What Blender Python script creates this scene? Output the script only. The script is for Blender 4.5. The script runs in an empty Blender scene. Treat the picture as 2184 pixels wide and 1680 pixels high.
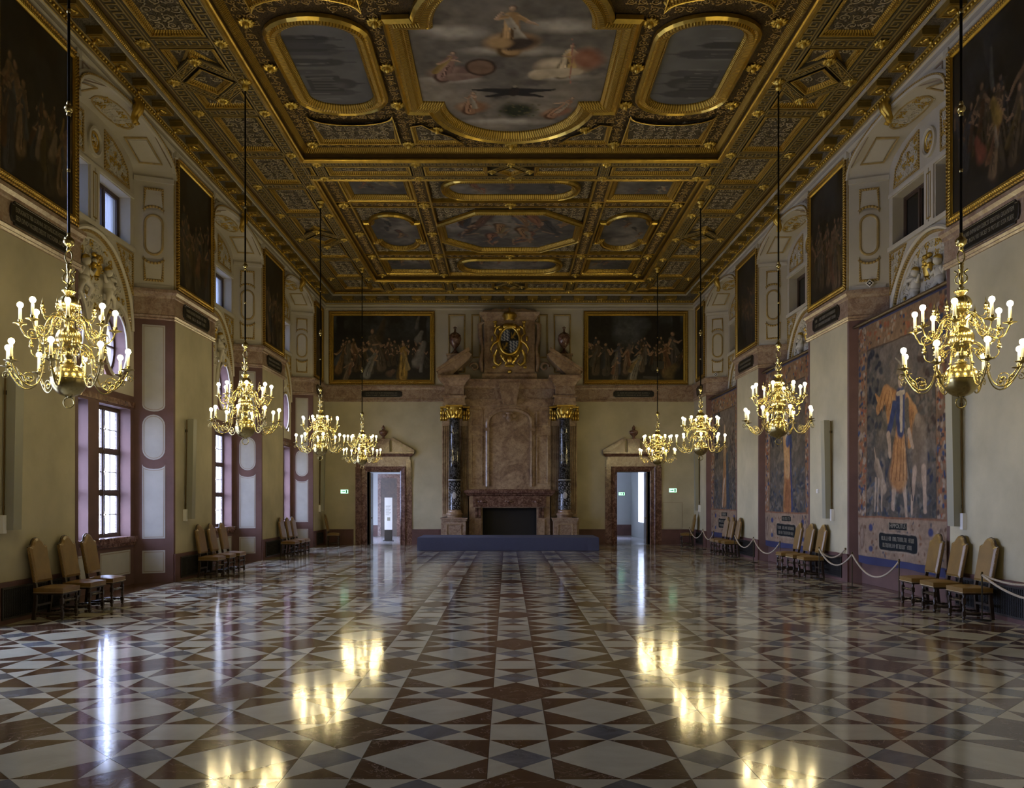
import bpy, math, random
import numpy as np
from mathutils import Vector, Matrix
random.seed(7); np.random.seed(7)
PI = math.pi
# ------------------------------------------------------------------ camera, world, exposure
scene = bpy.context.scene
COL = scene.collection
HW, YF, YB = 7.53, 34.3, -0.9          # half width of the hall, far wall, rear wall
CAMZ, CAMX = 1.855, -0.09
cam_d = bpy.data.cameras.new('camera'); cam = bpy.data.objects.new('camera', cam_d); COL.objects.link(cam)
cam_d.sensor_width = 36.0; cam_d.lens = 1793.0 / 2184.0 * 36.0
cam_d.shift_x = 10.0 / 2184.0; cam_d.shift_y = 224.0 / 2184.0
cam_d.clip_start = 0.05; cam_d.clip_end = 400
cam.location = (CAMX, 0, CAMZ); cam.rotation_euler = (PI / 2, 0, 0)
scene.camera = cam
world = bpy.data.worlds.new('overcast_sky'); scene.world = world; world.use_nodes = True
_bg = world.node_tree.nodes['Background']
_bg.inputs['Color'].default_value = (0.57, 0.66, 1.0, 1); _bg.inputs['Strength'].default_value = 39.0
BULB = 182.0                            # emission of the chandelier bulbs
BULBC = (1.0, 0.81, 0.40, 1)
scene.view_settings.view_transform = 'Standard'; scene.view_settings.look = 'None'
scene.view_settings.gamma = 1.0; scene.view_settings.use_curve_mapping = False
scene.view_settings.exposure = -0.10
scene.cycles.use_denoising = True
try: scene.cycles.denoiser = 'OPENIMAGEDENOISE'
except Exception: pass
scene.cycles.max_bounces = 8; scene.cycles.diffuse_bounces = 5; scene.cycles.glossy_bounces = 4
scene.cycles.transparent_max_bounces = 12; scene.cycles.sample_clamp_indirect = 6.0
scene.cycles.caustics_reflective = False; scene.cycles.caustics_refractive = False
def portal(name, loc, rot, sx, sy):
    l = bpy.data.lights.new(name, 'AREA'); l.shape = 'RECTANGLE'; l.size = sx; l.size_y = sy
    l.cycles.is_portal = True
    o = bpy.data.objects.new(name, l); o.location = loc; o.rotation_euler = rot; COL.objects.link(o); return o

# ------------------------------------------------------------------ materials
MAT = {}
def _nt(name):
    m = bpy.data.materials.new(name); m.use_nodes = True; nt = m.node_tree
    return m, nt, nt.nodes['Principled BSDF']
def _ramp(nt, fac, stops):
    r = nt.nodes.new('ShaderNodeValToRGB'); cr = r.color_ramp
    while len(cr.elements) < len(stops): cr.elements.new(0.5)
    for e, (p, c) in zip(cr.elements, stops): e.position = p; e.color = (*c, 1)
    nt.links.new(fac, r.inputs['Fac']); return r.outputs['Color']
def _coord(nt, kind='Object', scale=(1, 1, 1)):
    tc = nt.nodes.new('ShaderNodeTexCoord'); mp = nt.nodes.new('ShaderNodeMapping')
    mp.inputs['Scale'].default_value = scale
    if kind == 'World':
        g = nt.nodes.new('ShaderNodeNewGeometry'); nt.links.new(g.outputs['Position'], mp.inputs['Vector'])
    else: nt.links.new(tc.outputs[kind], mp.inputs['Vector'])
    return mp.outputs['Vector']
def _noise(nt, vec, scale, detail=4, rough=0.55, dist=0.0):
    n = nt.nodes.new('ShaderNodeTexNoise'); n.inputs['Scale'].default_value = scale
    n.inputs['Detail'].default_value = detail; n.inputs['Roughness'].default_value = rough
    n.inputs['Distortion'].default_value = dist
    nt.links.new(vec, n.inputs['Vector']); return n.outputs['Fac']
def _bump(nt, b, height, strength, dist=0.02):
    bp = nt.nodes.new('ShaderNodeBump'); bp.inputs['Strength'].default_value = strength
    bp.inputs['Distance'].default_value = dist
    nt.links.new(height, bp.inputs['Height']); nt.links.new(bp.outputs['Normal'], b.inputs['Normal'])
def plain(name, c, rough=0.5, metal=0.0, noise=0.0, nscale=6.0, bump=0.0, bscale=40.0, coat=0.0):
    m, nt, b = _nt(name)
    b.inputs['Base Color'].default_value = (*c, 1); b.inputs['Roughness'].default_value = rough
    b.inputs['Metallic'].default_value = metal; b.inputs['Coat Weight'].default_value = coat
    v = _coord(nt, 'World')
    if noise:
        lo = tuple(x * (1 - noise) for x in c); hi = tuple(min(1, x * (1 + noise)) for x in c)
        nt.links.new(_ramp(nt, _noise(nt, v, nscale, 5), [(0.3, lo), (0.7, hi)]), b.inputs['Base Color'])
    if bump: _bump(nt, b, _noise(nt, v, bscale, 3), bump)
    MAT[name] = m; return m
def marble(name, base, dark, light, scale=3.0, rough=0.25, veins=0.5):
    m, nt, b = _nt(name); v = _coord(nt, 'World')
    f = _noise(nt, v, scale, 8, 0.68, 1.2)
    c1 = _ramp(nt, f, [(0.30, dark), (0.48, base), (0.60, light), (0.72, base)])
    w = _noise(nt, v, scale * 6, 5, 0.7, 0.5)
    mx = nt.nodes.new('ShaderNodeMix'); mx.data_type = 'RGBA'; mx.blend_type = 'MULTIPLY'
    mx.inputs['Factor'].default_value = veins
    nt.links.new(c1, mx.inputs['A'])
    nt.links.new(_ramp(nt, w, [(0.35, (0.45, 0.40, 0.40)), (0.6, (1, 1, 1))]), mx.inputs['B'])
    nt.links.new(mx.outputs['Result'], b.inputs['Base Color'])
    b.inputs['Roughness'].default_value = rough
    MAT[name] = m; return m
def relief(name, ground, raised, scale=9.0, metal=0.0, rough=0.55, strength=0.9):
    """carved arabesque ground: scrolling noise bands give fine relief"""
    m, nt, b = _nt(name); v = _coord(nt, 'World')
    f = _noise(nt, v, scale * 1.5, 4, 0.55, 2.6)
    d = nt.nodes.new('ShaderNodeMath'); d.operation = 'SUBTRACT'; d.inputs[1].default_value = 0.5; nt.links.new(f, d.inputs[0])
    ab = nt.nodes.new('ShaderNodeMath'); ab.operation = 'ABSOLUTE'; nt.links.new(d.outputs[0], ab.inputs[0])
    hf = nt.nodes.new('ShaderNodeMath'); hf.operation = 'MULTIPLY_ADD'; hf.inputs[1].default_value = -4.2; hf.inputs[2].default_value = 0.78
    nt.links.new(ab.outputs[0], hf.inputs[0])
    nt.links.new(_ramp(nt, hf.outputs[0], [(0.36, ground), (0.58, raised)]), b.inputs['Base Color'])
    b.inputs['Metallic'].default_value = metal; b.inputs['Roughness'].default_value = rough
    _bump(nt, b, hf.outputs[0], strength, 0.05)
    MAT[name] = m; return m
def gold_carved(name, c, dark, freq, rough=0.38, metal=0.8):
    """gilt moulding with repeated carved eggs: u runs along the moulding"""
    m, nt, b = _nt(name)
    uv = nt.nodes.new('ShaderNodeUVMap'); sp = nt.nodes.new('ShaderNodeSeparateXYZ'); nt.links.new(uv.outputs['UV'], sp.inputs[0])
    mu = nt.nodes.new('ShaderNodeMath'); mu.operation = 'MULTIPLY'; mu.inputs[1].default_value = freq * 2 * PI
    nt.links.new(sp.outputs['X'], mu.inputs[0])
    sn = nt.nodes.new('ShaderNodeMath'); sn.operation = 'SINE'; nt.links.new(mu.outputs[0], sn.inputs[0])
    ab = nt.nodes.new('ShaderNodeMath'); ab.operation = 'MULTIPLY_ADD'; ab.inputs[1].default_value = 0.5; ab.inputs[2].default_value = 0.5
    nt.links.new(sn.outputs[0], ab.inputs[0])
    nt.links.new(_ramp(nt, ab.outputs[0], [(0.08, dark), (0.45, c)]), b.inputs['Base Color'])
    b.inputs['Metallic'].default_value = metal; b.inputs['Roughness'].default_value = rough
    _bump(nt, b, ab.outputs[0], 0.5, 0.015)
    MAT[name] = m; return m
def stone_tile(name, base, var, vein, veinamt, rough):
    m, nt, b = _nt(name); v = _coord(nt, 'World')
    oi = nt.nodes.new('ShaderNodeNewGeometry')
    f = _noise(nt, v, 2.3, 6, 0.6, 0.8)
    lo = tuple(x * (1 - var) for x in base); hi = tuple(x * (1 + var) for x in base)
    c1 = _ramp(nt, f, [(0.35, lo), (0.65, hi)])
    hs = nt.nodes.new('ShaderNodeHueSaturation')
    mr = nt.nodes.new('ShaderNodeMapRange'); mr.inputs['To Min'].default_value = 0.75; mr.inputs['To Max'].default_value = 1.22
    nt.links.new(oi.outputs['Random Per Island'], mr.inputs['Value']); nt.links.new(mr.outputs[0], hs.inputs['Value'])
    nt.links.new(c1, hs.inputs['Color'])
    vn = _noise(nt, v, 1.7, 9, 0.62, 1.6)
    d = nt.nodes.new('ShaderNodeMath'); d.operation = 'SUBTRACT'; d.inputs[1].default_value = 0.5; nt.links.new(vn, d.inputs[0])
    a = nt.nodes.new('ShaderNodeMath'); a.operation = 'ABSOLUTE'; nt.links.new(d.outputs[0], a.inputs[0])
    mk = nt.nodes.new('ShaderNodeMapRange'); mk.inputs['From Min'].default_value = 0.0; mk.inputs['From Max'].default_value = 0.006
    mk.inputs['To Min'].default_value = veinamt; mk.inputs['To Max'].default_value = 0.0
    nt.links.new(a.outputs[0], mk.inputs['Value'])
    mx = nt.nodes.new('ShaderNodeMix'); mx.data_type = 'RGBA'
    nt.links.new(mk.outputs[0], mx.inputs['Factor']); nt.links.new(hs.outputs['Color'], mx.inputs['A'])
    mx.inputs['B'].default_value = (*vein, 1)
    nt.links.new(mx.outputs['Result'], b.inputs['Base Color'])
    rn = _noise(nt, v, 5.0, 4)
    rr = nt.nodes.new('ShaderNodeMapRange'); rr.inputs['To Min'].default_value = rough * 0.75; rr.inputs['To Max'].default_value = rough * 1.35
    nt.links.new(rn, rr.inputs['Value']); nt.links.new(rr.outputs[0], b.inputs['Roughness'])
    b.inputs['IOR'].default_value = 1.5
    _bump(nt, b, _noise(nt, v, 9.0, 2), 0.05, 0.01)
    MAT[name] = m; return m
def emit(name, c, s):
    m = bpy.data.materials.new(name); m.use_nodes = True; nt = m.node_tree
    nt.nodes.remove(nt.nodes['Principled BSDF']); e = nt.nodes.new('ShaderNodeEmission')
    e.inputs['Color'].default_value = c; e.inputs['Strength'].default_value = s
    nt.links.new(e.outputs[0], nt.nodes['Material Output'].inputs['Surface']); MAT[name] = m; return m
def glass(name, tint=(0.95, 0.97, 1.0), gloss=0.08):
    m = bpy.data.materials.new(name); m.use_nodes = True; nt = m.node_tree
    nt.nodes.remove(nt.nodes['Principled BSDF'])
    t = nt.nodes.new('ShaderNodeBsdfTransparent'); t.inputs['Color'].default_value = (*tint, 1)
    g = nt.nodes.new('ShaderNodeBsdfGlossy'); g.inputs['Roughness'].default_value = 0.03
    x = nt.nodes.new('ShaderNodeMixShader'); x.inputs[0].default_value = gloss
    nt.links.new(t.outputs[0], x.inputs[1]); nt.links.new(g.outputs[0], x.inputs[2])
    nt.links.new(x.outputs[0], nt.nodes['Material Output'].inputs['Surface']); MAT[name] = m; return m
def sheer(name):
    m = bpy.data.materials.new(name); m.use_nodes = True; nt = m.node_tree
    nt.nodes.remove(nt.nodes['Principled BSDF'])
    t = nt.nodes.new('ShaderNodeBsdfTranslucent'); t.inputs['Color'].default_value = (0.075, 0.08, 0.09, 1)
    d = nt.nodes.new('ShaderNodeBsdfDiffuse'); d.inputs['Color'].default_value = (0.7, 0.7, 0.72, 1)
    x = nt.nodes.new('ShaderNodeMixShader'); x.inputs[0].default_value = 0.35
    nt.links.new(t.outputs[0], x.inputs[1]); nt.links.new(d.outputs[0], x.inputs[2])
    nt.links.new(x.outputs[0], nt.nodes['Material Output'].inputs['Surface']); MAT[name] = m; return m
def painted(name, rough=0.45, gloss=0.5, weave=0.0):
    m, nt, b = _nt(name)
    a = nt.nodes.new('ShaderNodeVertexColor'); a.layer_name = 'Col'
    nt.links.new(a.outputs['Color'], b.inputs['Base Color']); b.inputs['Roughness'].default_value = rough
    b.inputs['Specular IOR Level'].default_value = gloss
    if weave: _bump(nt, b, _noise(nt, _coord(nt, 'World', (1, 40, 40)), 6.0, 2), weave, 0.01)
    MAT[name] = m; return m

plain('plaster', (0.435, 0.39, 0.262), 0.9, 0, 0.16, 0.9, 0.10, 18)
plain('cream', (0.49, 0.45, 0.36), 0.7, 0, 0.06, 1.5)
plain('cream_panel', (0.54, 0.50, 0.405), 0.65, 0, 0.05, 3)
plain('red_paint', (0.108, 0.056, 0.048), 0.75, 0, 0.18, 2.0, 0.08, 14)
plain('grey_panel', (0.38, 0.37, 0.335), 0.75, 0, 0.08, 2.5)
plain('panel_line', (0.25, 0.19, 0.13), 0.8)
plain('dado_red', (0.105, 0.048, 0.040), 0.55, 0, 0.22, 3.0)
marble('band_marble', (0.32, 0.222, 0.155), (0.16, 0.092, 0.068), (0.40, 0.31, 0.23), 4.5, 0.3, 0.65)
marble('chimney_marble', (0.35, 0.24, 0.152), (0.15, 0.085, 0.058), (0.47, 0.345, 0.22), 1.3, 0.28, 0.7)
marble('red_marble', (0.135, 0.066, 0.044), (0.055, 0.023, 0.016), (0.27, 0.165, 0.12), 6.5, 0.22, 0.7)
marble('dark_column', (0.016, 0.016, 0.018), (0.004, 0.004, 0.005), (0.10, 0.10, 0.10), 9.0, 0.12, 0.2)
GC, GD = (0.56, 0.37, 0.065), (0.19, 0.115, 0.02)
plain('gold', GC, 0.36, 0.85, 0.25, 5)
plain('gold_bright', (0.72, 0.51, 0.11), 0.28, 0.95, 0.15, 8)
plain('gold_dull', (0.27, 0.18, 0.036), 0.55, 0.5, 0.25, 4)
plain('gold_dark', (0.12, 0.07, 0.016), 0.6, 0.3, 0.2, 6)
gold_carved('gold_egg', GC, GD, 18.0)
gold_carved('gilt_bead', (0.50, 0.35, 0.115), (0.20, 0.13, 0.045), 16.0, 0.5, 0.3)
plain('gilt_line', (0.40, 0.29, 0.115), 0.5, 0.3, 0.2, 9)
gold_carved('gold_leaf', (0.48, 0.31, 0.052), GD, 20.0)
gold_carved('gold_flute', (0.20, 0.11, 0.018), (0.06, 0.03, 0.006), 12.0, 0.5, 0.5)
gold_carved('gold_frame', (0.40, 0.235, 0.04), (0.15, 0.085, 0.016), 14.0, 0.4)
relief('ceiling_relief', (0.060, 0.045, 0.024), (0.17, 0.13, 0.070), 9.0)
relief('ceiling_arabesque', (0.050, 0.030, 0.012), (0.17, 0.105, 0.030), 10.0, 0.2)
plain('scroll_grey', (0.36, 0.295, 0.17), 0.55, 0.15, 0.3, 3)
plain('scroll_gold', (0.42, 0.28, 0.085), 0.45, 0.4, 0.35, 3)
relief('frieze_relief', (0.16, 0.13, 0.085), (0.34, 0.29, 0.20), 10.0)
plain('key_ground', (0.065, 0.05, 0.022), 0.7)
plain('key_line', (0.29, 0.205, 0.06), 0.5, 0.35)
plain('brass', (0.50, 0.41, 0.175), 0.27, 1.0)
plain('brass_dark', (0.10, 0.075, 0.03), 0.35, 0.9)
plain('rod_black', (0.012, 0.012, 0.01), 0.4, 0.4)
plain('candle', (0.85, 0.80, 0.62), 0.5)
emit('bulb', BULBC, BULB)
stone_tile('tile_white', (0.485, 0.445, 0.325), 0.07, (0.35, 0.3, 0.25), 0.0, 0.10)
stone_tile('tile_brown', (0.088, 0.046, 0.026), 0.22, (0.5, 0.42, 0.36), 0.55, 0.10)
stone_tile('tile_grey', (0.145, 0.147, 0.148), 0.30, (0.3, 0.3, 0.33), 0.3, 0.10)
plain('grout', (0.035, 0.028, 0.022), 0.8)
plain('leather', (0.20, 0.115, 0.028), 0.33, 0, 0.18, 5, 0.06, 60)
plain('dark_wood', (0.032, 0.020, 0.012), 0.35, 0, 0.25, 9)
plain('stud', (0.62, 0.52, 0.34), 0.3, 0.9)
plain('window_wood', (0.075, 0.048, 0.036), 0.5)
glass('window_glass'); sheer('curtain')
plain('dark_glass', (0.012, 0.014, 0.018), 0.08)  # darkness of the corridor behind is put into the pane colour
plain('grille_black', (0.010, 0.009, 0.009), 0.6)
plain('plaque_black', (0.010, 0.010, 0.009), 0.3)
plain('lettering', (0.19, 0.175, 0.135), 0.5)
plain('blue_cloth', (0.062, 0.068, 0.120), 0.85, 0, 0.06, 20)
plain('hem_blue', (0.022, 0.026, 0.085), 0.9)
plain('rope', (0.40, 0.33, 0.24), 0.85, 0, 0.2, 60)
plain('post_iron', (0.055, 0.05, 0.045), 0.4, 0.7)
plain('casing', (0.26, 0.25, 0.185), 0.6)
plain('white_plastic', (0.75, 0.74, 0.70), 0.5)
plain('soot_and_dark', (0.012, 0.010, 0.009), 0.9, 0, 0.3, 6)  # hearth soot and grille wire, also the darkness behind the right windows
plain('oak', (0.060, 0.035, 0.018), 0.4, 0, 0.3, 8)
plain('silver_inlay', (0.40, 0.40, 0.42), 0.4, 0.2)
emit('exit_green', (0.45, 1.0, 0.62, 1), 2.2)
plain('exit_mark', (0.02, 0.30, 0.12), 0.5)
plain('ground_stone', (0.25, 0.25, 0.25), 0.9)
plain('room_wall', (0.48, 0.49, 0.47), 0.8, 0, 0.05, 1)
plain('room_floor', (0.34, 0.33, 0.33), 0.16, 0, 0.2, 2)
painted('oil_paint', 0.38, 0.5); painted('fresco', 0.7, 0.3); painted('tapestry_weave', 0.95, 0.1, 0.5); painted('enamel', 0.3)

# ------------------------------------------------------------------ mesh helpers
class MB:
    def __init__(s): s.v = []; s.f = []; s.uv = {}; s.sm = set(); s.mi = {}
    def add(s, vs, fs, uvs=None, smooth=False, mi=0):
        b = len(s.v); s.v.extend(vs)
        for i, f in enumerate(fs):
            k = len(s.f); s.f.append(tuple(b + j for j in f))
            if uvs: s.uv[k] = uvs[i]
            if smooth: s.sm.add(k)
            if mi: s.mi[k] = mi
        return s
    def box(s, x0, x1, y0, y1, z0, z1, mi=0):
        return s.add([(x0,y0,z0),(x1,y0,z0),(x1,y1,z0),(x0,y1,z0),(x0,y0,z1),(x1,y0,z1),(x1,y1,z1),(x0,y1,z1)],
                     [(0,3,2,1),(4,5,6,7),(0,1,5,4),(1,2,6,5),(2,3,7,6),(3,0,4,7)], mi=mi)
    def quad(s, a, b, c, d): return s.add([a, b, c, d], [(0, 1, 2, 3)])
    def prism(s, poly, h0, h1, xf):
        n = len(poly)
        vs = [xf(u, v, h0) for u, v in poly] + [xf(u, v, h1) for u, v in poly]
        fs = [tuple(range(n)), tuple(range(n, 2 * n))] + [(i, (i + 1) % n, n + (i + 1) % n, n + i) for i in range(n)]
        return s.add(vs, fs)
    def sweep(s, path, prof, closed, xf, smooth=False, vscale=1.0):
        n = len(path); k = len(prof); P = [Vector(p) for p in path]
        nrm = []
        for i in range(n if closed else n - 1):
            d = (P[(i + 1) % n] - P[i]); d = d / max(d.length, 1e-9); nrm.append(Vector((-d.y, d.x)))
        vs = []; L = [0.0]
        for i in range(n):
            if closed: a, b = nrm[i - 1], nrm[i]
            else: a = nrm[max(0, i - 1)]; b = nrm[min(i, n - 2)]
            m = (a + b) / max(0.15, 1 + a.dot(b))
            for o, h in prof: vs.append(xf(P[i].x + m.x * o, P[i].y + m.y * o, h))
        for i in range(n): L.append(L[-1] + (P[(i + 1) % n] - P[i]).length)
        fs = []; uvs = []
        for i in range(n if closed else n - 1):
            j = (i + 1) % n
            for q in range(k - 1):
                fs.append((i*k+q, j*k+q, j*k+q+1, i*k+q+1))
                uvs.append([(L[i], q/(k-1)), (L[i+1], q/(k-1)), (L[i+1], (q+1)/(k-1)), (L[i], (q+1)/(k-1))])
        return s.add(vs, fs, uvs, smooth)
    def lathe(s, prof, n=16, c=(0, 0, 0), ribs=0, ribamp=0.0, smooth=True, a0=0.0, a1=2 * PI):
        full = abs(a1 - a0 - 2 * PI) < 1e-6; m = n if full else n + 1; vs = []; k = len(prof)
        for i in range(m):
            a = a0 + (a1 - a0) * i / n
            for r, z in prof:
                rr = r * (1 + ribamp * (abs(math.cos(ribs * a / 2)) - 0.6)) if ribs else r
                vs.append((c[0] + rr * math.cos(a), c[1] + rr * math.sin(a), c[2] + z))
        fs = []
        for i in range(n):
            j = (i + 1) % m
            for q in range(k - 1): fs.append((i*k+q, j*k+q, j*k+q+1, i*k+q+1))
        return s.add(vs, fs, None, smooth)
    def tube(s, pts, rad, n=6, closed=False, smooth=True):
        P = [Vector(p) for p in pts]; N = len(P); R = rad if isinstance(rad, (list, tuple)) else [rad] * N
        vs = []; a = None
        for i in range(N):
            if closed: t = P[(i + 1) % N] - P[i - 1]
            else: t = P[min(i + 1, N - 1)] - P[max(i - 1, 0)]
            if t.length < 1e-9: t = Vector((0, 0, 1))
            t.normalize()
            if a is not None: a = a - t * a.dot(t)
            if a is None or a.length < 1e-4: a = t.orthogonal()
            a.normalize(); b = t.cross(a)
            for q in range(n):
                an = 2 * PI * q / n; vs.append(tuple(P[i] + (a * math.cos(an) + b * math.sin(an)) * R[i]))
        fs = []
        for i in range(N if closed else N - 1):
            j = (i + 1) % N
            for q in range(n): fs.append((i*n+q, i*n+(q+1)%n, j*n+(q+1)%n, j*n+q))
        if not closed: fs += [tuple(range(n)), tuple(range((N-1)*n, N*n))]
        return s.add(vs, fs, None, smooth)
    def ell(s, c, r, nu=10, nv=6, rot=None):
        vs = []; fs = []
        for j in range(nv + 1):
            ph = PI * j / nv
            for i in range(nu):
                th = 2 * PI * i / nu
                p = Vector((r[0]*math.sin(ph)*math.cos(th), r[1]*math.sin(ph)*math.sin(th), r[2]*math.cos(ph)))
                if rot: p = rot @ p
                vs.append((c[0]+p.x, c[1]+p.y, c[2]+p.z))
        for j in range(nv):
            for i in range(nu): fs.append((j*nu+i, j*nu+(i+1)%nu, (j+1)*nu+(i+1)%nu, (j+1)*nu+i))
        return s.add(vs, fs, None, True)
    def map(s, fn): s.v = [fn(*p) for p in s.v]; return s
    def mesh(s, name, mats):
        me = bpy.data.meshes.new(name); me.from_pydata([tuple(v) for v in s.v], [], s.f)
        if s.uv:
            uvl = me.uv_layers.new(name='UVMap')
            for k, p in enumerate(me.polygons):
                if k in s.uv:
                    for li, u in zip(p.loop_indices, s.uv[k]): uvl.data[li].uv = u
        if s.sm: me.polygons.foreach_set('use_smooth', [k in s.sm for k in range(len(s.f))])
        if not isinstance(mats, (list, tuple)): mats = [mats]
        for m in mats: me.materials.append(MAT[m] if isinstance(m, str) else m)
        if s.mi:
            me.polygons.foreach_set('material_index', [s.mi.get(k, 0) for k in range(len(s.f))])
        me.update(); return me
    def build(s, name, mat, parent=None, kind=None, loc=None):
        return link(name, s.mesh(name, mat), parent, kind, loc)
def link(name, me, parent=None, kind=None, loc=None):
    o = bpy.data.objects.new(name, me); COL.objects.link(o)
    if parent: o.parent = parent
    if kind: o['kind'] = kind
    if loc: o.location = loc
    return o
def empty(name, loc=(0, 0, 0), rz=0.0):
    o = bpy.data.objects.new(name, None); o.empty_display_size = 0.2; COL.objects.link(o)
    o.location = loc; o.rotation_euler = (0, 0, rz); return o
def tag(o, label, cat, group=None):
    o['label'] = label; o['category'] = cat
    if group: o['group'] = group
    return o
def struct(name): o = empty(name); o['kind'] = 'structure'; return o
def copy_tree(o, parent=None):
    c = o.copy(); COL.objects.link(c); c.parent = parent
    for ch in list(o.children): copy_tree(ch, c)
    return c
def rect(u0, u1, v0, v1): return [(u0, v0), (u1, v0), (u1, v1), (u0, v1)]      # counter-clockwise: inward is positive
def oval(cu, cv, a, b, n=32): return [(cu + a*math.cos(2*PI*i/n), cv + b*math.sin(2*PI*i/n)) for i in range(n)]
def stadium(cu, cv, a, b, rise, n=10):
    """straight sides at cu+-a, elliptical ends of the given rise, half length b along v"""
    pts = []
    for i in range(n + 1):
        t = PI * i / n; pts.append((cu + a*math.cos(t), cv + b - rise + rise*math.sin(t)))
    for i in range(n + 1):
        t = PI + PI * i / n; pts.append((cu + a*math.cos(t), cv - b + rise + rise*math.sin(t)))
    return pts
def inset(path, o):
    n = len(path); out = []
    for i in range(n):
        p0, p1, p2 = Vector(path[i-1]), Vector(path[i]), Vector(path[(i+1) % n])
        a = (p1-p0).normalized(); b = (p2-p1).normalized()
        na = Vector((-a.y, a.x)); nb = Vector((-b.y, b.x)); m = (na+nb)/max(0.15, 1+na.dot(nb))
        out.append((p1.x+m.x*o, p1.y+m.y*o))
    return out
# surface frames: (u, v, h) -> world, h measured towards the room
def XL(u, v, h): return (-HW + h, u, v)                 # left wall  u = Y, v = Z
def XR(u, v, h): return (HW - h, u, v)                  # right wall
def XFAR(u, v, h): return (u, YF - h, v)                # far wall   u = X
def XC(z): return lambda u, v, h: (u, v, z - h)         # ceiling at height z
def text_mesh(txt, size, name='lettering', extrude=0.0015):
    cu = bpy.data.curves.new(name, 'FONT'); cu.body = txt; cu.size = size; cu.align_x = 'CENTER'; cu.align_y = 'CENTER'; cu.extrude = extrude
    o = bpy.data.objects.new(name, cu); COL.objects.link(o)
    dg = bpy.context.evaluated_depsgraph_get(); me = bpy.data.meshes.new_from_object(o.evaluated_get(dg))
    bpy.data.objects.remove(o); bpy.data.curves.remove(cu); return me
def text_on(txt, size, xf, cu, cv, h, parent, width=None, mat='lettering', name='lettering'):
    me = text_mesh(txt, size, name); co = np.empty(len(me.vertices)*3); me.vertices.foreach_get('co', co); co = co.reshape(-1, 3)
    if width: co[:, 0] *= width / max(1e-6, co[:, 0].max() - co[:, 0].min())
    new = [xf(cu + p[0], cv + p[1], h + p[2]) for p in co]
    me.vertices.foreach_set('co', np.array(new).ravel()); me.materials.clear(); me.materials.append(MAT[mat]); me.update()
    return link(name, me, parent)
def scribble(xf, cu, cv, width, h, size, parent, seed, mat='lettering'):
    """letter-like strokes of an inscription too far away to read"""
    rr = random.Random(seed); mb = MB(); x = -width / 2
    while x < width / 2 - size * 0.5:
        w = size * rr.uniform(0.35, 0.65); st = size * 0.13
        if rr.random() < 0.14: x += w; continue
        mb.prism(rect(cu+x, cu+x+st, cv-size/2, cv+size/2), h, h+0.002, xf)
        if rr.random() < 0.7: mb.prism(rect(cu+x+w-st, cu+x+w, cv-size/2, cv+size/2), h, h+0.002, xf)
        yy = rr.choice((-0.5, 0, 0.37)) * size
        mb.prism(rect(cu+x, cu+x+w, cv+yy, cv+yy+st), h, h+0.002, xf)
        x += w + size * 0.22
    return mb.build('lettering', mat, parent, 'stuff')

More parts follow.
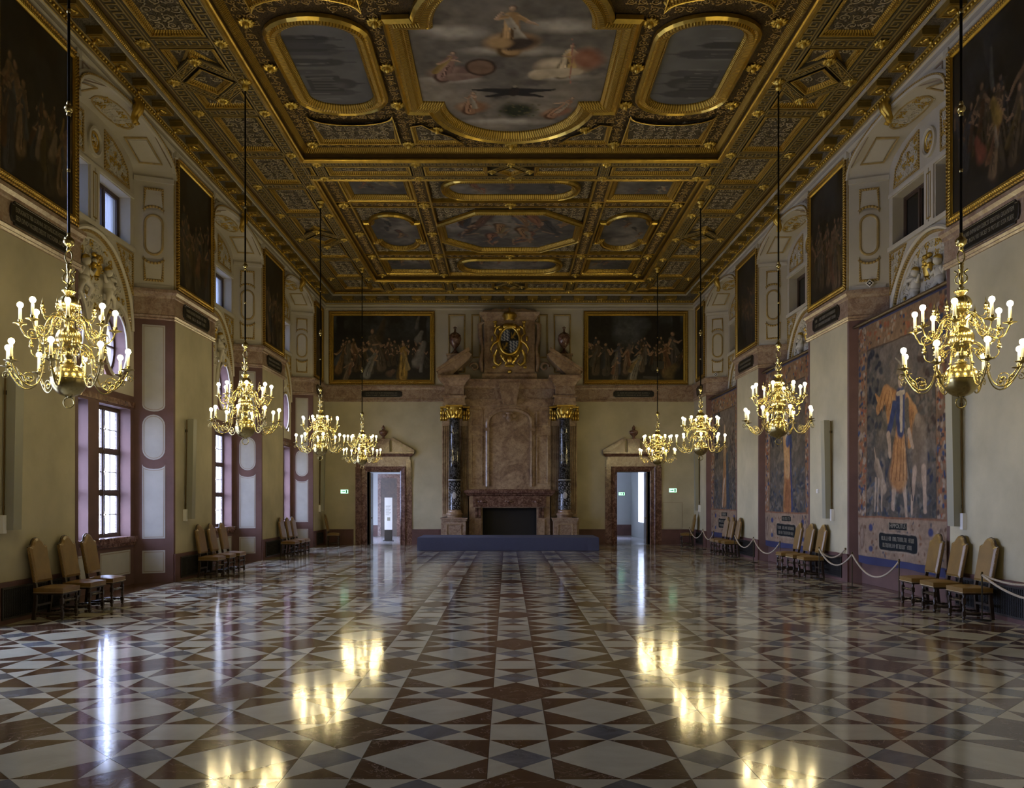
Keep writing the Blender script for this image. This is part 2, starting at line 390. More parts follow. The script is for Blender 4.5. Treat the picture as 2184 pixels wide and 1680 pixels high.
# ------------------------------------------------------------------ canvases painted in code
class Paint:
    def __init__(s, w, h, res, bg):
        s.w, s.h = w, h; s.nx = max(8, int(w*res)); s.ny = max(8, int(h*res))
        s.U, s.V = np.meshgrid(np.linspace(0, w, s.nx), np.linspace(0, h, s.ny))
        s.U0, s.V0 = s.U.copy(), s.V.copy()
        s.C = np.ones((s.ny, s.nx, 3)) * np.array(bg)
    def warp(s, amp, scale, seed):
        s.U = s.U0 + amp*(s.noise(scale, seed+101, 3)-0.5)*2; s.V = s.V0 + amp*(s.noise(scale, seed+202, 3)-0.5)*2
    def strokes(s, amt, scale, seed):
        s.C *= (1-amt+2*amt*s.noise(scale, seed+303, 3))[..., None]
    def noise(s, scale, seed, octv=4):
        rs = np.random.RandomState(seed); out = np.zeros_like(s.U); amp = 1; tot = 0
        for o in range(octv):
            g = rs.rand(64, 64); a = (s.U0*scale*2**o+17.3*o) % 63; b = (s.V0*scale*2**o+5.1*o) % 63
            i, j = a.astype(int), b.astype(int); fu, fv = a-i, b-j
            fu = fu*fu*(3-2*fu); fv = fv*fv*(3-2*fv)
            out += amp*((g[j, i]*(1-fu)+g[j, i+1]*fu)*(1-fv)+(g[j+1, i]*(1-fu)+g[j+1, i+1]*fu)*fv); tot += amp; amp *= 0.55
        return out/tot
    def mix(s, mask, col):
        s.C += (np.array(col)-s.C)*np.clip(mask, 0, 1)[..., None]
    def ell(s, cx, cy, rx, ry, col, ang=0.0, soft=0.25, light=None):
        c, n = math.cos(ang), math.sin(ang); du, dv = s.U-cx, s.V-cy
        a = (du*c+dv*n)/rx; b = (-du*n+dv*c)/ry; d = np.sqrt(a*a+b*b)
        m = np.clip((1-d)/soft, 0, 1); s.mix(m, col)
        if light is not None:
            l = np.clip(1-np.sqrt((a+0.35)**2+(b-0.35)**2)/0.75, 0, 1)*m; s.mix(l, light)
    def limb(s, x0, y0, x1, y1, w0, w1, col, light=None, soft=0.3):
        dx, dy = x1-x0, y1-y0; L2 = dx*dx+dy*dy+1e-9
        t = np.clip(((s.U-x0)*dx+(s.V-y0)*dy)/L2, 0, 1); w = w0+(w1-w0)*t
        d = np.sqrt((s.U-x0-t*dx)**2+(s.V-y0-t*dy)**2)/w; m = np.clip((1-d)/soft, 0, 1); s.mix(m, col)
        if light is not None:
            sd = ((s.U-x0)*dy-(s.V-y0)*dx)/math.sqrt(L2)/w; s.mix(m*np.clip(-sd*0.9, 0, 1), light)
    def band(s, u0, u1, v0, v1, col, soft=0.01):
        m = np.clip((s.U-u0)/soft, 0, 1)*np.clip((u1-s.U)/soft, 0, 1)*np.clip((s.V-v0)/soft, 0, 1)*np.clip((v1-s.V)/soft, 0, 1); s.mix(m, col)
    def figure(s, x, y, H, robe, rr, skin=(0.20, 0.115, 0.06), lean=0.0, k=1.0):
        """a standing or leaning draped figure: feet at (x, y), height H"""
        dk = tuple(c*0.35 for c in robe); hi = tuple(min(1, c*1.9*k) for c in robe); sk2 = tuple(min(1, c*1.7*k) for c in skin)
        ax, ay = x+lean*0.5*H, y+0.52*H; hx, hy = x+lean*0.95*H, y+0.93*H
        s.limb(x-0.04*H, y, ax, ay, 0.19*H, 0.12*H, dk); s.limb(x, y+0.02*H, ax, ay, 0.14*H, 0.105*H, robe, hi)
        s.limb(ax, ay, hx-lean*0.1*H, y+0.79*H, 0.105*H, 0.095*H, robe, hi); kq = sum(robe)/3; cl = rr.choice(((kq*1.5, kq*0.75, kq*0.4), (kq*0.6, kq*0.65, kq*0.75), (kq*1.3, kq*1.15, kq*0.9), (kq*1.4, kq*1.0, kq*0.4))); s.limb(hx-0.07*H, y+0.78*H, x+rr.choice((-1, 1))*0.12*H, y+0.25*H, 0.05*H, 0.085*H, cl, tuple(min(1, c*1.8) for c in cl))
        for sd in (-1, 1):
            ex, ey = ax+sd*rr.uniform(0.08, 0.2)*H, ay+rr.uniform(0.0, 0.22)*H
            wx, wy = ex+rr.uniform(-0.16, 0.16)*H, ey+rr.uniform(-0.1, 0.15)*H
            sx, sy = hx-lean*0.1*H+sd*0.06*H, y+0.77*H
            s.limb(sx, sy, ex, ey, 0.042*H, 0.034*H, robe if rr.random() < 0.6 else skin, hi if rr.random() < 0.6 else sk2)
            s.limb(ex, ey, wx, wy, 0.032*H, 0.02*H, skin, sk2)
        for q in range(3): # folds
            fx = x+rr.uniform(-0.06, 0.06)*H; s.limb(fx, y+0.03*H, ax+rr.uniform(-0.04, 0.04)*H, ay, 0.012*H, 0.008*H, hi if q % 2 else dk)
        s.ell(hx+0.005*H, hy+0.012*H, 0.066*H, 0.072*H, tuple(c*0.25 for c in skin), 0, 0.5)
        s.ell(hx, hy, 0.05*H, 0.062*H, skin, 0, 0.4, sk2)
    def canvas(s, name, mat, xf, parent=None, mask=None, h=0.0):
        U, V = s.U0, s.V0; nx, ny = s.nx, s.ny
        vs = [xf(u, v, h) for u, v in zip(U.ravel(), V.ravel())]
        idx = np.arange(nx*ny).reshape(ny, nx); keep = np.ones((ny-1, nx-1), bool)
        if mask is not None:
            mm = mask(U, V); keep = mm[:-1, :-1] | mm[1:, :-1] | mm[:-1, 1:] | mm[1:, 1:]
        q = np.stack([idx[:-1, :-1], idx[:-1, 1:], idx[1:, 1:], idx[1:, :-1]], -1)[keep]
        used = np.unique(q); remap = -np.ones(nx*ny, int); remap[used] = np.arange(len(used))
        me = bpy.data.meshes.new(name); me.from_pydata([vs[i] for i in used], [], remap[q].tolist())
        ca = me.color_attributes.new('Col', 'FLOAT_COLOR', 'POINT')
        col = np.ones((len(used), 4)); col[:, :3] = np.clip(s.C.reshape(-1, 3)[used], 0, 1)
        ca.data.foreach_set('color', col.ravel()); me.materials.append(MAT[mat]); me.update()
        return link(name, me, parent)
def poly_mask(poly):
    px = np.array([p[0] for p in poly]); py = np.array([p[1] for p in poly])
    def f(U, V):
        ins = np.zeros(U.shape, bool); n = len(px)
        for i in range(n):
            j = i-1; c = (py[i] > V) != (py[j] > V)
            with np.errstate(divide='ignore', invalid='ignore'):
                xx = (px[j]-px[i])*(V-py[i])/(py[j]-py[i]+1e-12)+px[i]
            ins ^= c & (U < xx)
        return ins
    return f
# ================================================================== THE SETTING
# ------------------------------------------------------------------ floor of inlaid stone
NW, NB, ND = 2.08, 1.78, 0.75            # niche half width at front and back, depth
NICHES_L = [9.95, 16.65, 23.35, 30.05]; NICHES_R = [16.65, 23.35, 30.05]  # unseen nearest left niche left out: solid wall there cuts daylight
def build_floor():
    fl = MB().box(-HW-1.0, HW+1.0, YB-0.3, YF+0.02, -0.30, -0.022).build('floor', 'grout', None, 'structure')
    a = 0.4523; T = []; P3 = 3*a; Y0 = 8.06
    W, B, G = 0, 1, 2
    for i in range(-7, 8):
        cx = i*P3                                       # centre of a strip
        for j in range(-8, 21):
            cy = Y0+j*P3; brown = (i+j) % 2 == 0
            x0, x1, y0, y1 = cx-a/2, cx+a/2, cy-a/2, cy+a/2
            X1, Y1 = x1+2*a, y1+2*a; mx, my = (x1+X1)/2, (y1+Y1)/2
            if brown: T.append(([(cx-a, cy), (cx, cy-a), (cx+a, cy), (cx, cy+a)], B))
            else:
                T.append((rect(x0, x1, y0, y1), W))
                T += [([(x0, y0), (x0, y1), (cx-a, cy)], B), ([(x1, y0), (x1, y1), (cx+a, cy)], B),
                      ([(x0, y0), (x1, y0), (cx, cy-a)], B), ([(x0, y1), (x1, y1), (cx, cy+a)], B)]
            # large field
            T.append(([(mx, y1), (X1, my), (mx, Y1), (x1, my)], W))
            for (qx, qy) in ((x1, y1), (X1, y1), (X1, Y1), (x1, Y1)): T.append(([(qx, qy), (mx, qy), (qx, my)], B))
            # band between two fields, lying across
            T.append(([(mx-a/2, cy), (mx, y0), (mx+a/2, cy), (mx, y1)], G))
            for sx in (-1, 1):
                for sy in (-1, 1): T.append(([(mx, cy+sy*a/2), (mx+sx*a, cy+sy*a/2), (mx+sx*a/2, cy)], W))
            # the same, lying along the hall
            T.append(([(cx, my-a/2), (x1, my), (cx, my+a/2), (x0, my)], G))
            for sx in (-1, 1):
                for sy in (-1, 1): T.append(([(cx+sx*a/2, my), (cx+sx*a/2, my+sy*a), (cx, my+sy*a/2)], W))
    # a band's own long side triangles belong to the strip squares, already laid
    def clip(poly, ax, lim, keep_less):
        out = []
        for i in range(len(poly)):
            p, q = poly[i-1], poly[i]; ip = (p[ax] <= lim) == keep_less; iq = (q[ax] <= lim) == keep_less
            if ip != iq:
                t = (lim-p[ax])/(q[ax]-p[ax]); out.append((p[0]+t*(q[0]-p[0]), p[1]+t*(q[1]-p[1])))
            if iq: out.append(q)
        return out
    rnd = random.Random(3); tiles = []
    for poly, m in T:
        for ax, lim, kl in ((0, HW-0.01, True), (0, -HW+0.01, False), (1, YF-0.01, True), (1, YB+0.02, False)):
            poly = clip(poly, ax, lim, kl)
            if len(poly) < 3: break
        if len(poly) < 3: continue
        ar = sum(poly[i-1][0]*poly[i][1]-poly[i][0]*poly[i-1][1] for i in range(len(poly)))/2
        if abs(ar) < 2e-4: continue
        if ar < 0: poly = poly[::-1]
        c = (sum(p[0] for p in poly)/len(poly), sum(p[1] for p in poly)/len(poly))
        vis = c[1] > 5.6 and abs((c[0]-CAMX)/c[1]*1793) < 1085
        tiles.append((abs(ar)/c[1]**3 if vis else 0, inset(poly, 0.0016), m, c))
    tiles.sort(key=lambda t: -t[0])
    names = ('tile_white', 'tile_brown', 'tile_grey'); stuff = MB()
    def slab(mb, poly, c, m, off):
        tx, ty = rnd.gauss(0, 0.0006), rnd.gauss(0, 0.0006); dz = rnd.uniform(-0.0007, 0)
        n = len(poly)
        top = [(x-off[0], y-off[1], dz+(x-c[0])*tx+(y-c[1])*ty) for x, y in poly]
        bot = [(x-off[0], y-off[1], -0.022) for x, y in poly]
        mb.add(top+bot, [tuple(range(n))]+[(i, n+i, n+(i+1) % n, (i+1) % n) for i in range(n)], mi=m)
    for k, (s, poly, m, c) in enumerate(tiles):
        if k < 300:
            mb = MB(); slab(mb, poly, c, 0, c); mb.build('tile', names[m], fl, None, (c[0], c[1], 0))
        else: slab(stuff, poly, c, m, (0, 0))
    stuff.build('floor_tiles', list(names), fl, 'stuff')
    for yc in NICHES_L: MB().box(-HW-ND-0.06, -HW+0.008, yc-NW-0.05, yc+NW+0.05, -0.022, -0.002).build('niche_floor', 'tile_brown', fl)
    for yc in NICHES_R: MB().box(HW-0.008, HW+ND+0.06, yc-NW-0.05, yc+NW+0.05, -0.022, -0.002).build('niche_floor', 'tile_brown', fl)
    return fl
build_floor()

# ------------------------------------------------------------------ long walls with niches
NW, NB, ND = 2.08, 1.78, 0.75            # niche half width at front and back, depth
ZB0, ZB1, ZS, RISE = 5.88, 6.48, 8.95, 0.62
SHELF = 0.24                             # depth of the shallow recess behind the tapestries
def arch_pts(hw, z0, rise, n=18):
    return [(hw*math.cos(PI*i/n), z0+rise*math.sin(PI*i/n)**0.85) for i in range(n+1)]
BEAD = [(0, 0), (0.0, 0.02), (0.015, 0.034), (0.037, 0.034), (0.052, 0.02), (0.052, 0)]
def molding(name, path, prof, xf, parent, mat, closed=True, smooth=False):
    mb = MB()
    mb.sweep(path, prof, closed, xf, smooth); return mb.build(name, mat, parent)
def build_long_wall(side):
    nm = 'left' if side < 0 else 'right'; XW = XL if side < 0 else XR
    niches = NICHES_L if side < 0 else NICHES_R
    wall = struct('wall_'+nm)
    edges = [YB]
    for c in niches: edges += [c-NW, c+NW]
    edges.append(YF)
    for k in range(0, len(edges), 2):
        a, b = edges[k], edges[k+1]
        MB().prism(rect(a, b, 0.62, ZB1-0.02), -0.30, 0.0, XW).build('pier_plaster', 'plaster', wall)
        MB().prism(rect(a, b, ZB1-0.02, 10.10), -0.30, 0.0, XW).build('pier_top', 'cream', wall)
        MB().prism(rect(a+0.02, b-0.02, 0.0, 0.60), -0.30, 0.035, XW).prism(rect(a+0.02, b-0.02, 0.60, 0.625), -0.3, 0.05, XW).build('pier_base', 'dado_red', wall)
        if b > 12:
            # red painted edges along the niche, a thin line beside the plaster
            for e, s in ((a, 1), (b, -1)):
                if e > 12 and e < YF-1:
                    MB().prism(rect(min(e, e+s*0.10), max(e, e+s*0.10), 0.62, ZB0), 0.0, 0.004, XW).build('pier_edge', 'red_paint', wall)
            # carved corner strips beside the painting
            for e, s in ((a, 1), (b, -1)):
                if e > 13 and e < YF-1:
                    for off, w, mt in ((0.03, 0.035, 'gilt_line'), (0.09, 0.05, 'cream_panel')):
                        u0 = e+s*off; u1 = u0+s*w
                        MB().prism(rect(min(u0, u1), max(u0, u1), ZB1+0.04, 9.50), 0.0, 0.022, XW).build('corner_strip', mt, wall)
                    MB().prism(rect(min(e, e+s*0.16), max(e, e+s*0.16), 9.46, 9.60), 0.0, 0.07, XW).build('corner_capital', 'cream_panel', wall)
    # marble band that follows the wall and turns into the niches
    prof = [(0, ZB0-0.06), (0.03, ZB0-0.06), (0.05, ZB0-0.03), (0.03, ZB0-0.01), (0.06, ZB0+0.03), (0.035, ZB0+0.06), (0.035, 6.30), (0.06, 6.32), (0.07, 6.37), (0.115, 6.42), (0.115, ZB1), (0, ZB1)]
    for k in range(0, len(edges), 2):
        a, b = edges[k], edges[k+1]; x = side*HW; xb = side*(HW+ND)
        path = []
        if k > 0: path.append((xb, a+(NW-NB)*-1))
        path += [(x, a), (x, b)]
        if k < len(edges)-2: path.append((xb, b+(NW-NB)))
        if side < 0: path = path[::-1]                  # left normal must look into the room
        MB().sweep(path, prof, False, lambda u, v, h: (u, v, h)).build('marble_band', 'band_marble', wall)
    for yc in niches: build_niche(side, yc, wall, detail=yc > 12)
    return wall

SCROLLS = []
for _k in range(6):
    _m = MB(); _sg = 1 if _k % 2 else -1; _n = 13; _tn = 1.25+0.15*(_k % 3)
    _m.tube([((1-0.8*i/_n)*math.cos(_sg*_tn*2*PI*i/_n), (1-0.8*i/_n)*math.sin(_sg*_tn*2*PI*i/_n), 0.0) for i in range(_n+1)], [0.15-0.06*i/_n for i in range(_n+1)], 4)
    for _a in (0.6, 2.7, 4.4): _m.ell((1.05*math.cos(_a), 1.05*math.sin(_a), 0), (0.34, 0.20, 0.16), 6, 4, Matrix.Rotation(_a+0.8, 3, 'Z'))
    _m.ell((0, 0, 0.02), (0.22, 0.22, 0.2), 6, 4); SCROLLS.append((np.array(_m.v), _m.f))
def relief_scrolls(xf, parent, poly, step, r, seed, excl=(), gold=0.35):
    """low relief of scrolls and leaves inside a polygon on a wall surface, partly gilt"""
    rr_ = random.Random(seed); xs = [p[0] for p in poly]; ys = [p[1] for p in poly]
    nx = max(1, round((max(xs)-min(xs))/step)); ny = max(1, round((max(ys)-min(ys))/step))
    U, V = np.meshgrid([min(xs)+(i+0.5)*(max(xs)-min(xs))/nx for i in range(nx)], [min(ys)+(j+0.5)*(max(ys)-min(ys))/ny for j in range(ny)])
    ok = poly_mask(poly)(U, V)
    for e in excl: ok &= ~poly_mask(e)(U, V)
    A, B = MB(), MB()
    for u, v in zip(U[ok], V[ok]):
        co, fs = SCROLLS[rr_.randrange(6)]; an = rr_.uniform(0, 2*PI); s_ = r*rr_.uniform(0.8, 1.1); ca, sa = math.cos(an)*s_, math.sin(an)*s_
        (A if rr_.random() < gold else B).add([xf(u+c[0]*ca-c[1]*sa, v+c[0]*sa+c[1]*ca, c[2]*s_+0.008) for c in co], fs, None, True)
    if A.v: A.build('gilt_scrolls', 'gold', parent, 'stuff')
    if B.v: B.build('stucco_scrolls', 'cream_panel', parent, 'stuff')
def relief_figures(xf, parent, seed, half):
    """stucco lunette: two putti with a basket, scrolls and fruit; u in -half..half, v from 0 to half"""
    rr = random.Random(seed); w = MB(); g = MB()
    def E(mb, u, v, h, ru, rv, rh):
        m = MB().ell((0, 0, 0), (ru, rv, rh), 9, 6); mb.add([xf(u+p[0], v+p[1], h+p[2]) for p in m.v], m.f, None, True)
    def Tt(mb, pts, r, n=6):
        m = MB().tube(pts, r, n); mb.add([xf(*p) for p in m.v], m.f, None, True)
    def spiral(mb, cu, cv, r0, turns, d, r, sg=1, a0=0.0):
        pts = []; rad = []
        N = int(14*turns)
        for i in range(N+1):
            t = i/N; a = a0+sg*turns*2*PI*t; q = r0*(1-0.82*t); pts.append((cu+q*math.cos(a), cv+q*math.sin(a), d)); rad.append(r*(1-0.5*t))
        Tt(mb, pts, rad)
    for s in (-1, 1):
        bu = s*half*0.34
        E(w, bu, half*0.42, 0.05, 0.12, 0.17, 0.10); E(w, bu+s*0.02, half*0.34, 0.06, 0.13, 0.10, 0.10)
        E(w, bu-s*0.03, half*0.60, 0.08, 0.085, 0.095, 0.085); E(g, bu-s*0.03, half*0.635, 0.075, 0.09, 0.075, 0.075)
        Tt(w, [(bu-s*0.08, half*0.48, 0.08), (bu-s*0.20, half*0.44, 0.11), (bu-s*0.30, half*0.53, 0.12)], [0.05, 0.042, 0.03])
        Tt(w, [(bu+s*0.08, half*0.48, 0.06), (bu+s*0.20, half*0.40, 0.09), (bu+s*0.28, half*0.50, 0.08)], [0.05, 0.04, 0.028])
        Tt(w, [(bu, half*0.32, 0.08), (bu-s*0.14, half*0.24, 0.13), (bu-s*0.10, half*0.12, 0.09)], [0.07, 0.055, 0.03])
        Tt(w, [(bu+s*0.04, half*0.32, 0.06), (bu+s*0.18, half*0.24, 0.1), (bu+s*0.24, half*0.12, 0.07)], [0.07, 0.055, 0.03])
        spiral(w, s*half*0.66, half*0.30, 0.17, 1.6, 0.03, 0.028, s, PI/2); spiral(w, s*half*0.78, half*0.12, 0.10, 1.4, 0.03, 0.02, -s, 0)
        spiral(w, s*half*0.30, half*0.10, 0.10, 1.5, 0.03, 0.022, s, 0)
        E(w, s*half*0.55, half*0.55, 0.02, 0.16, 0.05, 0.05)
        for q in range(9):
            E(g if q % 3 == 0 else w, s*half*rr.uniform(0.25, 0.85), half*rr.uniform(0.04, 0.42), 0.03, rr.uniform(0.025, 0.05), rr.uniform(0.03, 0.06), 0.03)
    m = MB().lathe([(0.08, 0), (0.10, 0.06), (0.12, 0.14), (0.13, 0.18)], 12, ribs=12, ribamp=0.1)
    g.add([xf(p[0], half*0.46+p[2], 0.05+p[1]*0.6) for p in m.v], m.f, None, True)
    for q in range(16):
        E(g if rr.random() < 0.6 else w, rr.uniform(-0.14, 0.14), half*0.46+0.2+rr.uniform(0, 0.26), 0.06, 0.05, 0.05, 0.05)
    w.build('stucco_relief', 'cream_panel', parent); g.build('gilt_relief', 'gold', parent)
def leaf_relief(xf, parent, cu, cv, ru, rv, seed, mats=('gold', 'cream_panel')):
    rr = random.Random(seed); A = MB(); B = MB()
    for q in range(26):
        a = rr.uniform(0, 2*PI); t = math.sqrt(rr.random())*0.85; u = cu+ru*t*math.cos(a); v = cv+rv*t*math.sin(a)
        m = MB().ell((0, 0, 0), (rr.uniform(0.035, 0.07), rr.uniform(0.02, 0.04), 0.025), 8, 5, Matrix.Rotation(rr.uniform(0, PI), 3, 'Z'))
        (A if q % 2 else B).add([xf(u+p[0], v+p[1], p[2]+0.005) for p in m.v], m.f, None, True)
    A.build('gilt_leaves', mats[0], parent); B.build('stucco_leaves', mats[1], parent)

def build_niche(side, yc, wall, detail=True):
    def X(u, d, z): return (side*(HW+d), yc+u, z)
    SB = lambda u, v, h: X(u, ND-h, v)                        # back wall, u along Y, v up
    L = math.hypot(NW-NB, ND)
    left = side < 0
    hasx = left or detail
    # --- jambs
    for s in (-1, 1):
        def J(u, v, h, s=s):                                  # u from front edge inwards
            t = u/L; nx, ny = (NW-NB)/L, ND/L                 # inward normal of the jamb
            return X(s*(NW-(NW-NB)*t-ny*h), ND*t-nx*h, v)
        MB().prism(rect(0, L+0.02, -0.02, ZB0), -0.06, 0.0, J).build('jamb', 'red_paint', wall)
        MB().prism(rect(0, L, ZB0, ZS), -0.06, 0.0, J).build('jamb_top', 'cream', wall)
        if not detail: continue
        # upper jamb: rectangle, long oval, rectangle, all in gilt beading
        MB().prism(rect(0.06, L-0.06, ZB1+0.02, ZB1+0.10), 0, 0.03, J).build('jamb_sill', 'cream_panel', wall)
        MB().prism(rect(-0.02, L, ZS-0.10, ZS), 0, 0.05, J).build('jamb_cornice', 'cream_panel', wall)
        m0, m1 = 0.20, L-0.20; mu = (m0+m1)/2; zz = (6.66, 7.22, 8.10, 8.72)
        lo = [(m0, zz[0]), (m1, zz[0]), (m1, zz[1])]+[(mu+(m1-mu)*math.cos(t), zz[1]-0.0-0.13*math.sin(t)) for t in [PI*i/8 for i in range(9)]][1:-1]+[(m0, zz[1])]
        hi = [(m0, zz[2]+0.06)]+[(mu+(m1-mu)*-math.cos(t), zz[2]+0.06+0.13*math.sin(t)) for t in [PI*i/8 for i in range(9)]][1:-1]+[(m1, zz[2]+0.06), (m1, zz[3]), (m0, zz[3])]
        st = stadium(mu, (zz[1]+zz[2])/2+0.03, (m1-m0)/2, (zz[2]-zz[1])/2+0.02, (m1-m0)/2)
        for path, mt in ((lo, 'gilt_bead'), (hi, 'gilt_bead'), (st, 'gilt_line')):
            MB().prism(inset(path, 0.035), 0, 0.012, J).build('jamb_panel', 'cream_panel', wall)
            molding('panel_beading', path, BEAD, J, wall, mt)
        if left:  # painted panels on the red lower jamb
            n0, n1 = 0.17, L-0.17; nu = (n0+n1)/2; r = (n1-n0)/2
            p1 = [(n0, 3.66), (n1, 3.66)]; 
            p_top = [(n0, 3.72)]+[(nu-r*math.cos(t), 3.72-0.16*math.sin(t)*0) for t in ()]+[(n1, 3.72), (n1, 5.72), (n0, 5.72)]
            dip = [PI*i/8 for i in range(1, 8)]
            p_top = [(n0, 3.92)]+[(nu-r*math.cos(t), 3.92-0.13*math.sin(t)) for t in dip]+[(n1, 3.92), (n1, 5.70), (n0, 5.70)]
            p_mid = stadium(nu, 3.22, r, 0.50, r)
            p_low = [(n0, 0.98), (n1, 0.98), (n1, 2.62)]+[(nu+r*math.cos(t), 2.62-0.10*math.sin(t)) for t in dip]+[(n0, 2.62)]
            p_bot = rect(n0, n1, 0.22, 0.72)
            for path in (p_top, p_mid, p_low, p_bot):
                MB().prism(path, 0, 0.006, J).build('painted_panel', 'grey_panel', wall)
                molding('panel_line', inset(path, 0.03), [(0, 0.006), (0, 0.009), (0.012, 0.009), (0.012, 0.006)], J, wall, 'panel_line')
    # --- vault
    A0 = arch_pts(NW, ZS, RISE); A1 = arch_pts(NB, ZS, RISE*0.9)
    v = [X(u, 0, z) for u, z in A0]+[X(u, ND, z) for u, z in A1]; n = len(A0)
    MB().add(v, [(i, i+1, n+i+1, n+i) for i in range(n-1)], None, True).build('vault', 'cream', wall)
    # spandrels above the arch
    top = 10.0; sp = MB(); vs = [X(u, 0, z) for u, z in A0]+[X(u, 0, top) for u, z in A0]
    sp.add(vs, [(i, i+1, n+i+1, n+i) for i in range(n-1)]).build('spandrel', 'cream', wall)
    XW = (lambda u, vv, h: X(u, -h, vv))
    molding('arch_moulding', A0, [(-0.0, 0), (-0.0, 0.05), (-0.05, 0.06), (-0.07, 0.03), (-0.12, 0.035), (-0.15, 0.02), (-0.15, 0)], XW, wall, 'cream_panel', False)
    if detail:
        molding('arch_beading', A0, [(-0.055, 0.055), (-0.06, 0.07), (-0.085, 0.07), (-0.09, 0.03)], XW, wall, 'gilt_bead', False)
        # gilt scroll keystone under the cornice
        k = MB(); zk = ZS+RISE
        pts = [(-0.0, 0.10, zk+0.18), (0, 0.17, zk+0.10), (0, 0.15, zk+0.0), (0, 0.08, zk-0.10), (0, 0.05, zk-0.2), (0, 0.09, zk-0.26), (0, 0.04, zk-0.29)]
        for dx in (-0.05, 0.05):
            k.tube([X(dx, -p[1], p[2]) for p in pts], [0.05, 0.075, 0.07, 0.055, 0.05, 0.05, 0.02], 8)
        k.ell(X(0, -0.10, zk+0.02), (0.09, 0.10, 0.10), 10, 6); k.ell(X(0, -0.08, zk-0.17), (0.05, 0.05, 0.09), 8, 6)
        k.build('keystone_scroll', 'gold', wall)
        mb = MB(); 
        for sx in (-1, 1):                                      # sunk triangular panels in the spandrels
            path = [(sx*1.95, 9.18), (sx*1.95, 9.52), (sx*1.0, 9.52)]
            if sx < 0: path = path[::-1]
            mb.sweep(path, [(0, 0), (0, 0.015), (0.03, 0.015), (0.03, 0)], True, XW)
        mb.build('spandrel_panel', 'panel_line', wall)
        # vault ornaments: oval of leaves in the crown, a framed panel to each side
        def V(u, w, h):                                         # u across the arch (angle), w 0 front .. 1 back
            t = PI/2-u; q = math.sin(t)**0.85 if math.sin(t) > 0 else 0
            hw = NW+(NB-NW)*w; return X(hw*math.cos(t), ND*w, ZS+(RISE*(1-0.1*w))*q-h)
        molding('vault_oval', stadium(0.0, 0.5, 0.38, 0.33, 0.30, 8), [(0, 0), (0, 0.02), (0.03, 0.02), (0.03, 0)], V, wall, 'gilt_line')
        relief_scrolls(lambda u, vv, h: V(u/2.0, vv/0.75, h), wall, [(p[0]*2.0, p[1]*0.75) for p in stadium(0.0, 0.5, 0.34, 0.27, 0.24, 8)], 0.17, 0.075, int(yc*10), (), 0.6)
        for sx in (-1, 1):
            path = rect(min(sx*0.55, sx*1.18), max(sx*0.55, sx*1.18), 0.2, 0.8)
            molding('vault_panel', path, [(0, 0), (0, 0.02), (0.035, 0.02), (0.035, 0)], V, wall, 'gilt_line')
            MB().prism(inset(path, 0.07), 0, 0.012, V).build('vault_panel_field', 'cream_panel', wall)
    # --- back wall with its openings
    wins = []; lu0, lu1 = 0.22, 1.62
    if left:
        for s in (-1, 1):
            wins.append(('low', min(s*lu0, s*lu1), max(s*lu0, s*lu1), 1.05, 3.80)); wins.append(('oval', min(s*0.42, s*1.44), max(s*0.42, s*1.44), 4.40, 5.78))
    for s in (-1, 1): wins.append(('up', min(s*lu0, s*lu1), max(s*lu0, s*lu1), 7.35, 8.40))
    us = sorted({-NB, NB}|{w[1] for w in wins}|{w[2] for w in wins}); zs = sorted({-0.06, 4.1, 8.95}|{w[3] for w in wins}|{w[4] for w in wins})
    lowmb, upmb = MB(), MB()
    for i in range(len(us)-1):
        for j in range(len(zs)-1):
            cu, cz = (us[i]+us[i+1])/2, (zs[j]+zs[j+1])/2
            if any(w[1] < cu < w[2] and w[3] < cz < w[4] for w in wins): continue
            mb = lowmb if cz < (4.1 if left else 5.5) else upmb
            mb.quad(SB(us[i], zs[j], 0), SB(us[i+1], zs[j], 0), SB(us[i+1], zs[j+1], 0), SB(us[i], zs[j+1], 0))
    lowmb.build('niche_back', 'red_paint', wall)
    lun = [(u, z) for u, z in A1]; nn = len(lun)
    upmb.add([SB(u, ZS, 0) for u, z in lun]+[SB(u, z, 0) for u, z in lun], [(i, i+1, nn+i+1, nn+i) for i in range(nn-1)])
    upmb.build('niche_back_top', 'cream', wall)
    R = 0.30; RB = 0.50 if left else 0.36
    for kind, u0, u1, z0, z1 in wins:
        cu = (u0+u1)/2
        rv = MB()
        if kind == 'oval':
            o = oval(cu, (z0+z1)/2, 0.47, 0.645, 28); Nn = len(o)
            ring = MB(); outer = []
            for (pu, pz) in o:                                  # project on the rectangle
                du, dz = pu-cu, pz-(z0+z1)/2; k = max(abs(du)/((u1-u0)/2), abs(dz)/((z1-z0)/2)); outer.append((cu+du/k, (z0+z1)/2+dz/k))
            ring.add([SB(*p, 0) for p in o]+[SB(*p, 0) for p in outer], [(i, (i+1) % Nn, Nn+(i+1) % Nn, Nn+i) for i in range(Nn)])
            ring.build('oval_surround', 'red_paint', wall)
            rv.add([SB(*p, 0) for p in o]+[SB(*p, -R) for p in o], [(i, (i+1) % Nn, Nn+(i+1) % Nn, Nn+i) for i in range(Nn)], None, True)
            MB().add([SB(*p, -R) for p in o]+[SB(*p, -RB) for p in o], [(i, (i+1) % Nn, Nn+(i+1) % Nn, Nn+i) for i in range(Nn)], None, True).build('outer_reveal', 'cream_panel', wall)
            rv.build('window_reveal', 'red_paint', wall)
            if detail: molding('oval_moulding', o, [(0.0, 0), (0, 0.03), (-0.04, 0.03), (-0.05, 0)], SB, wall, 'cream_panel')
        else:
            c = [(u0, z0), (u1, z0), (u1, z1), (u0, z1)]
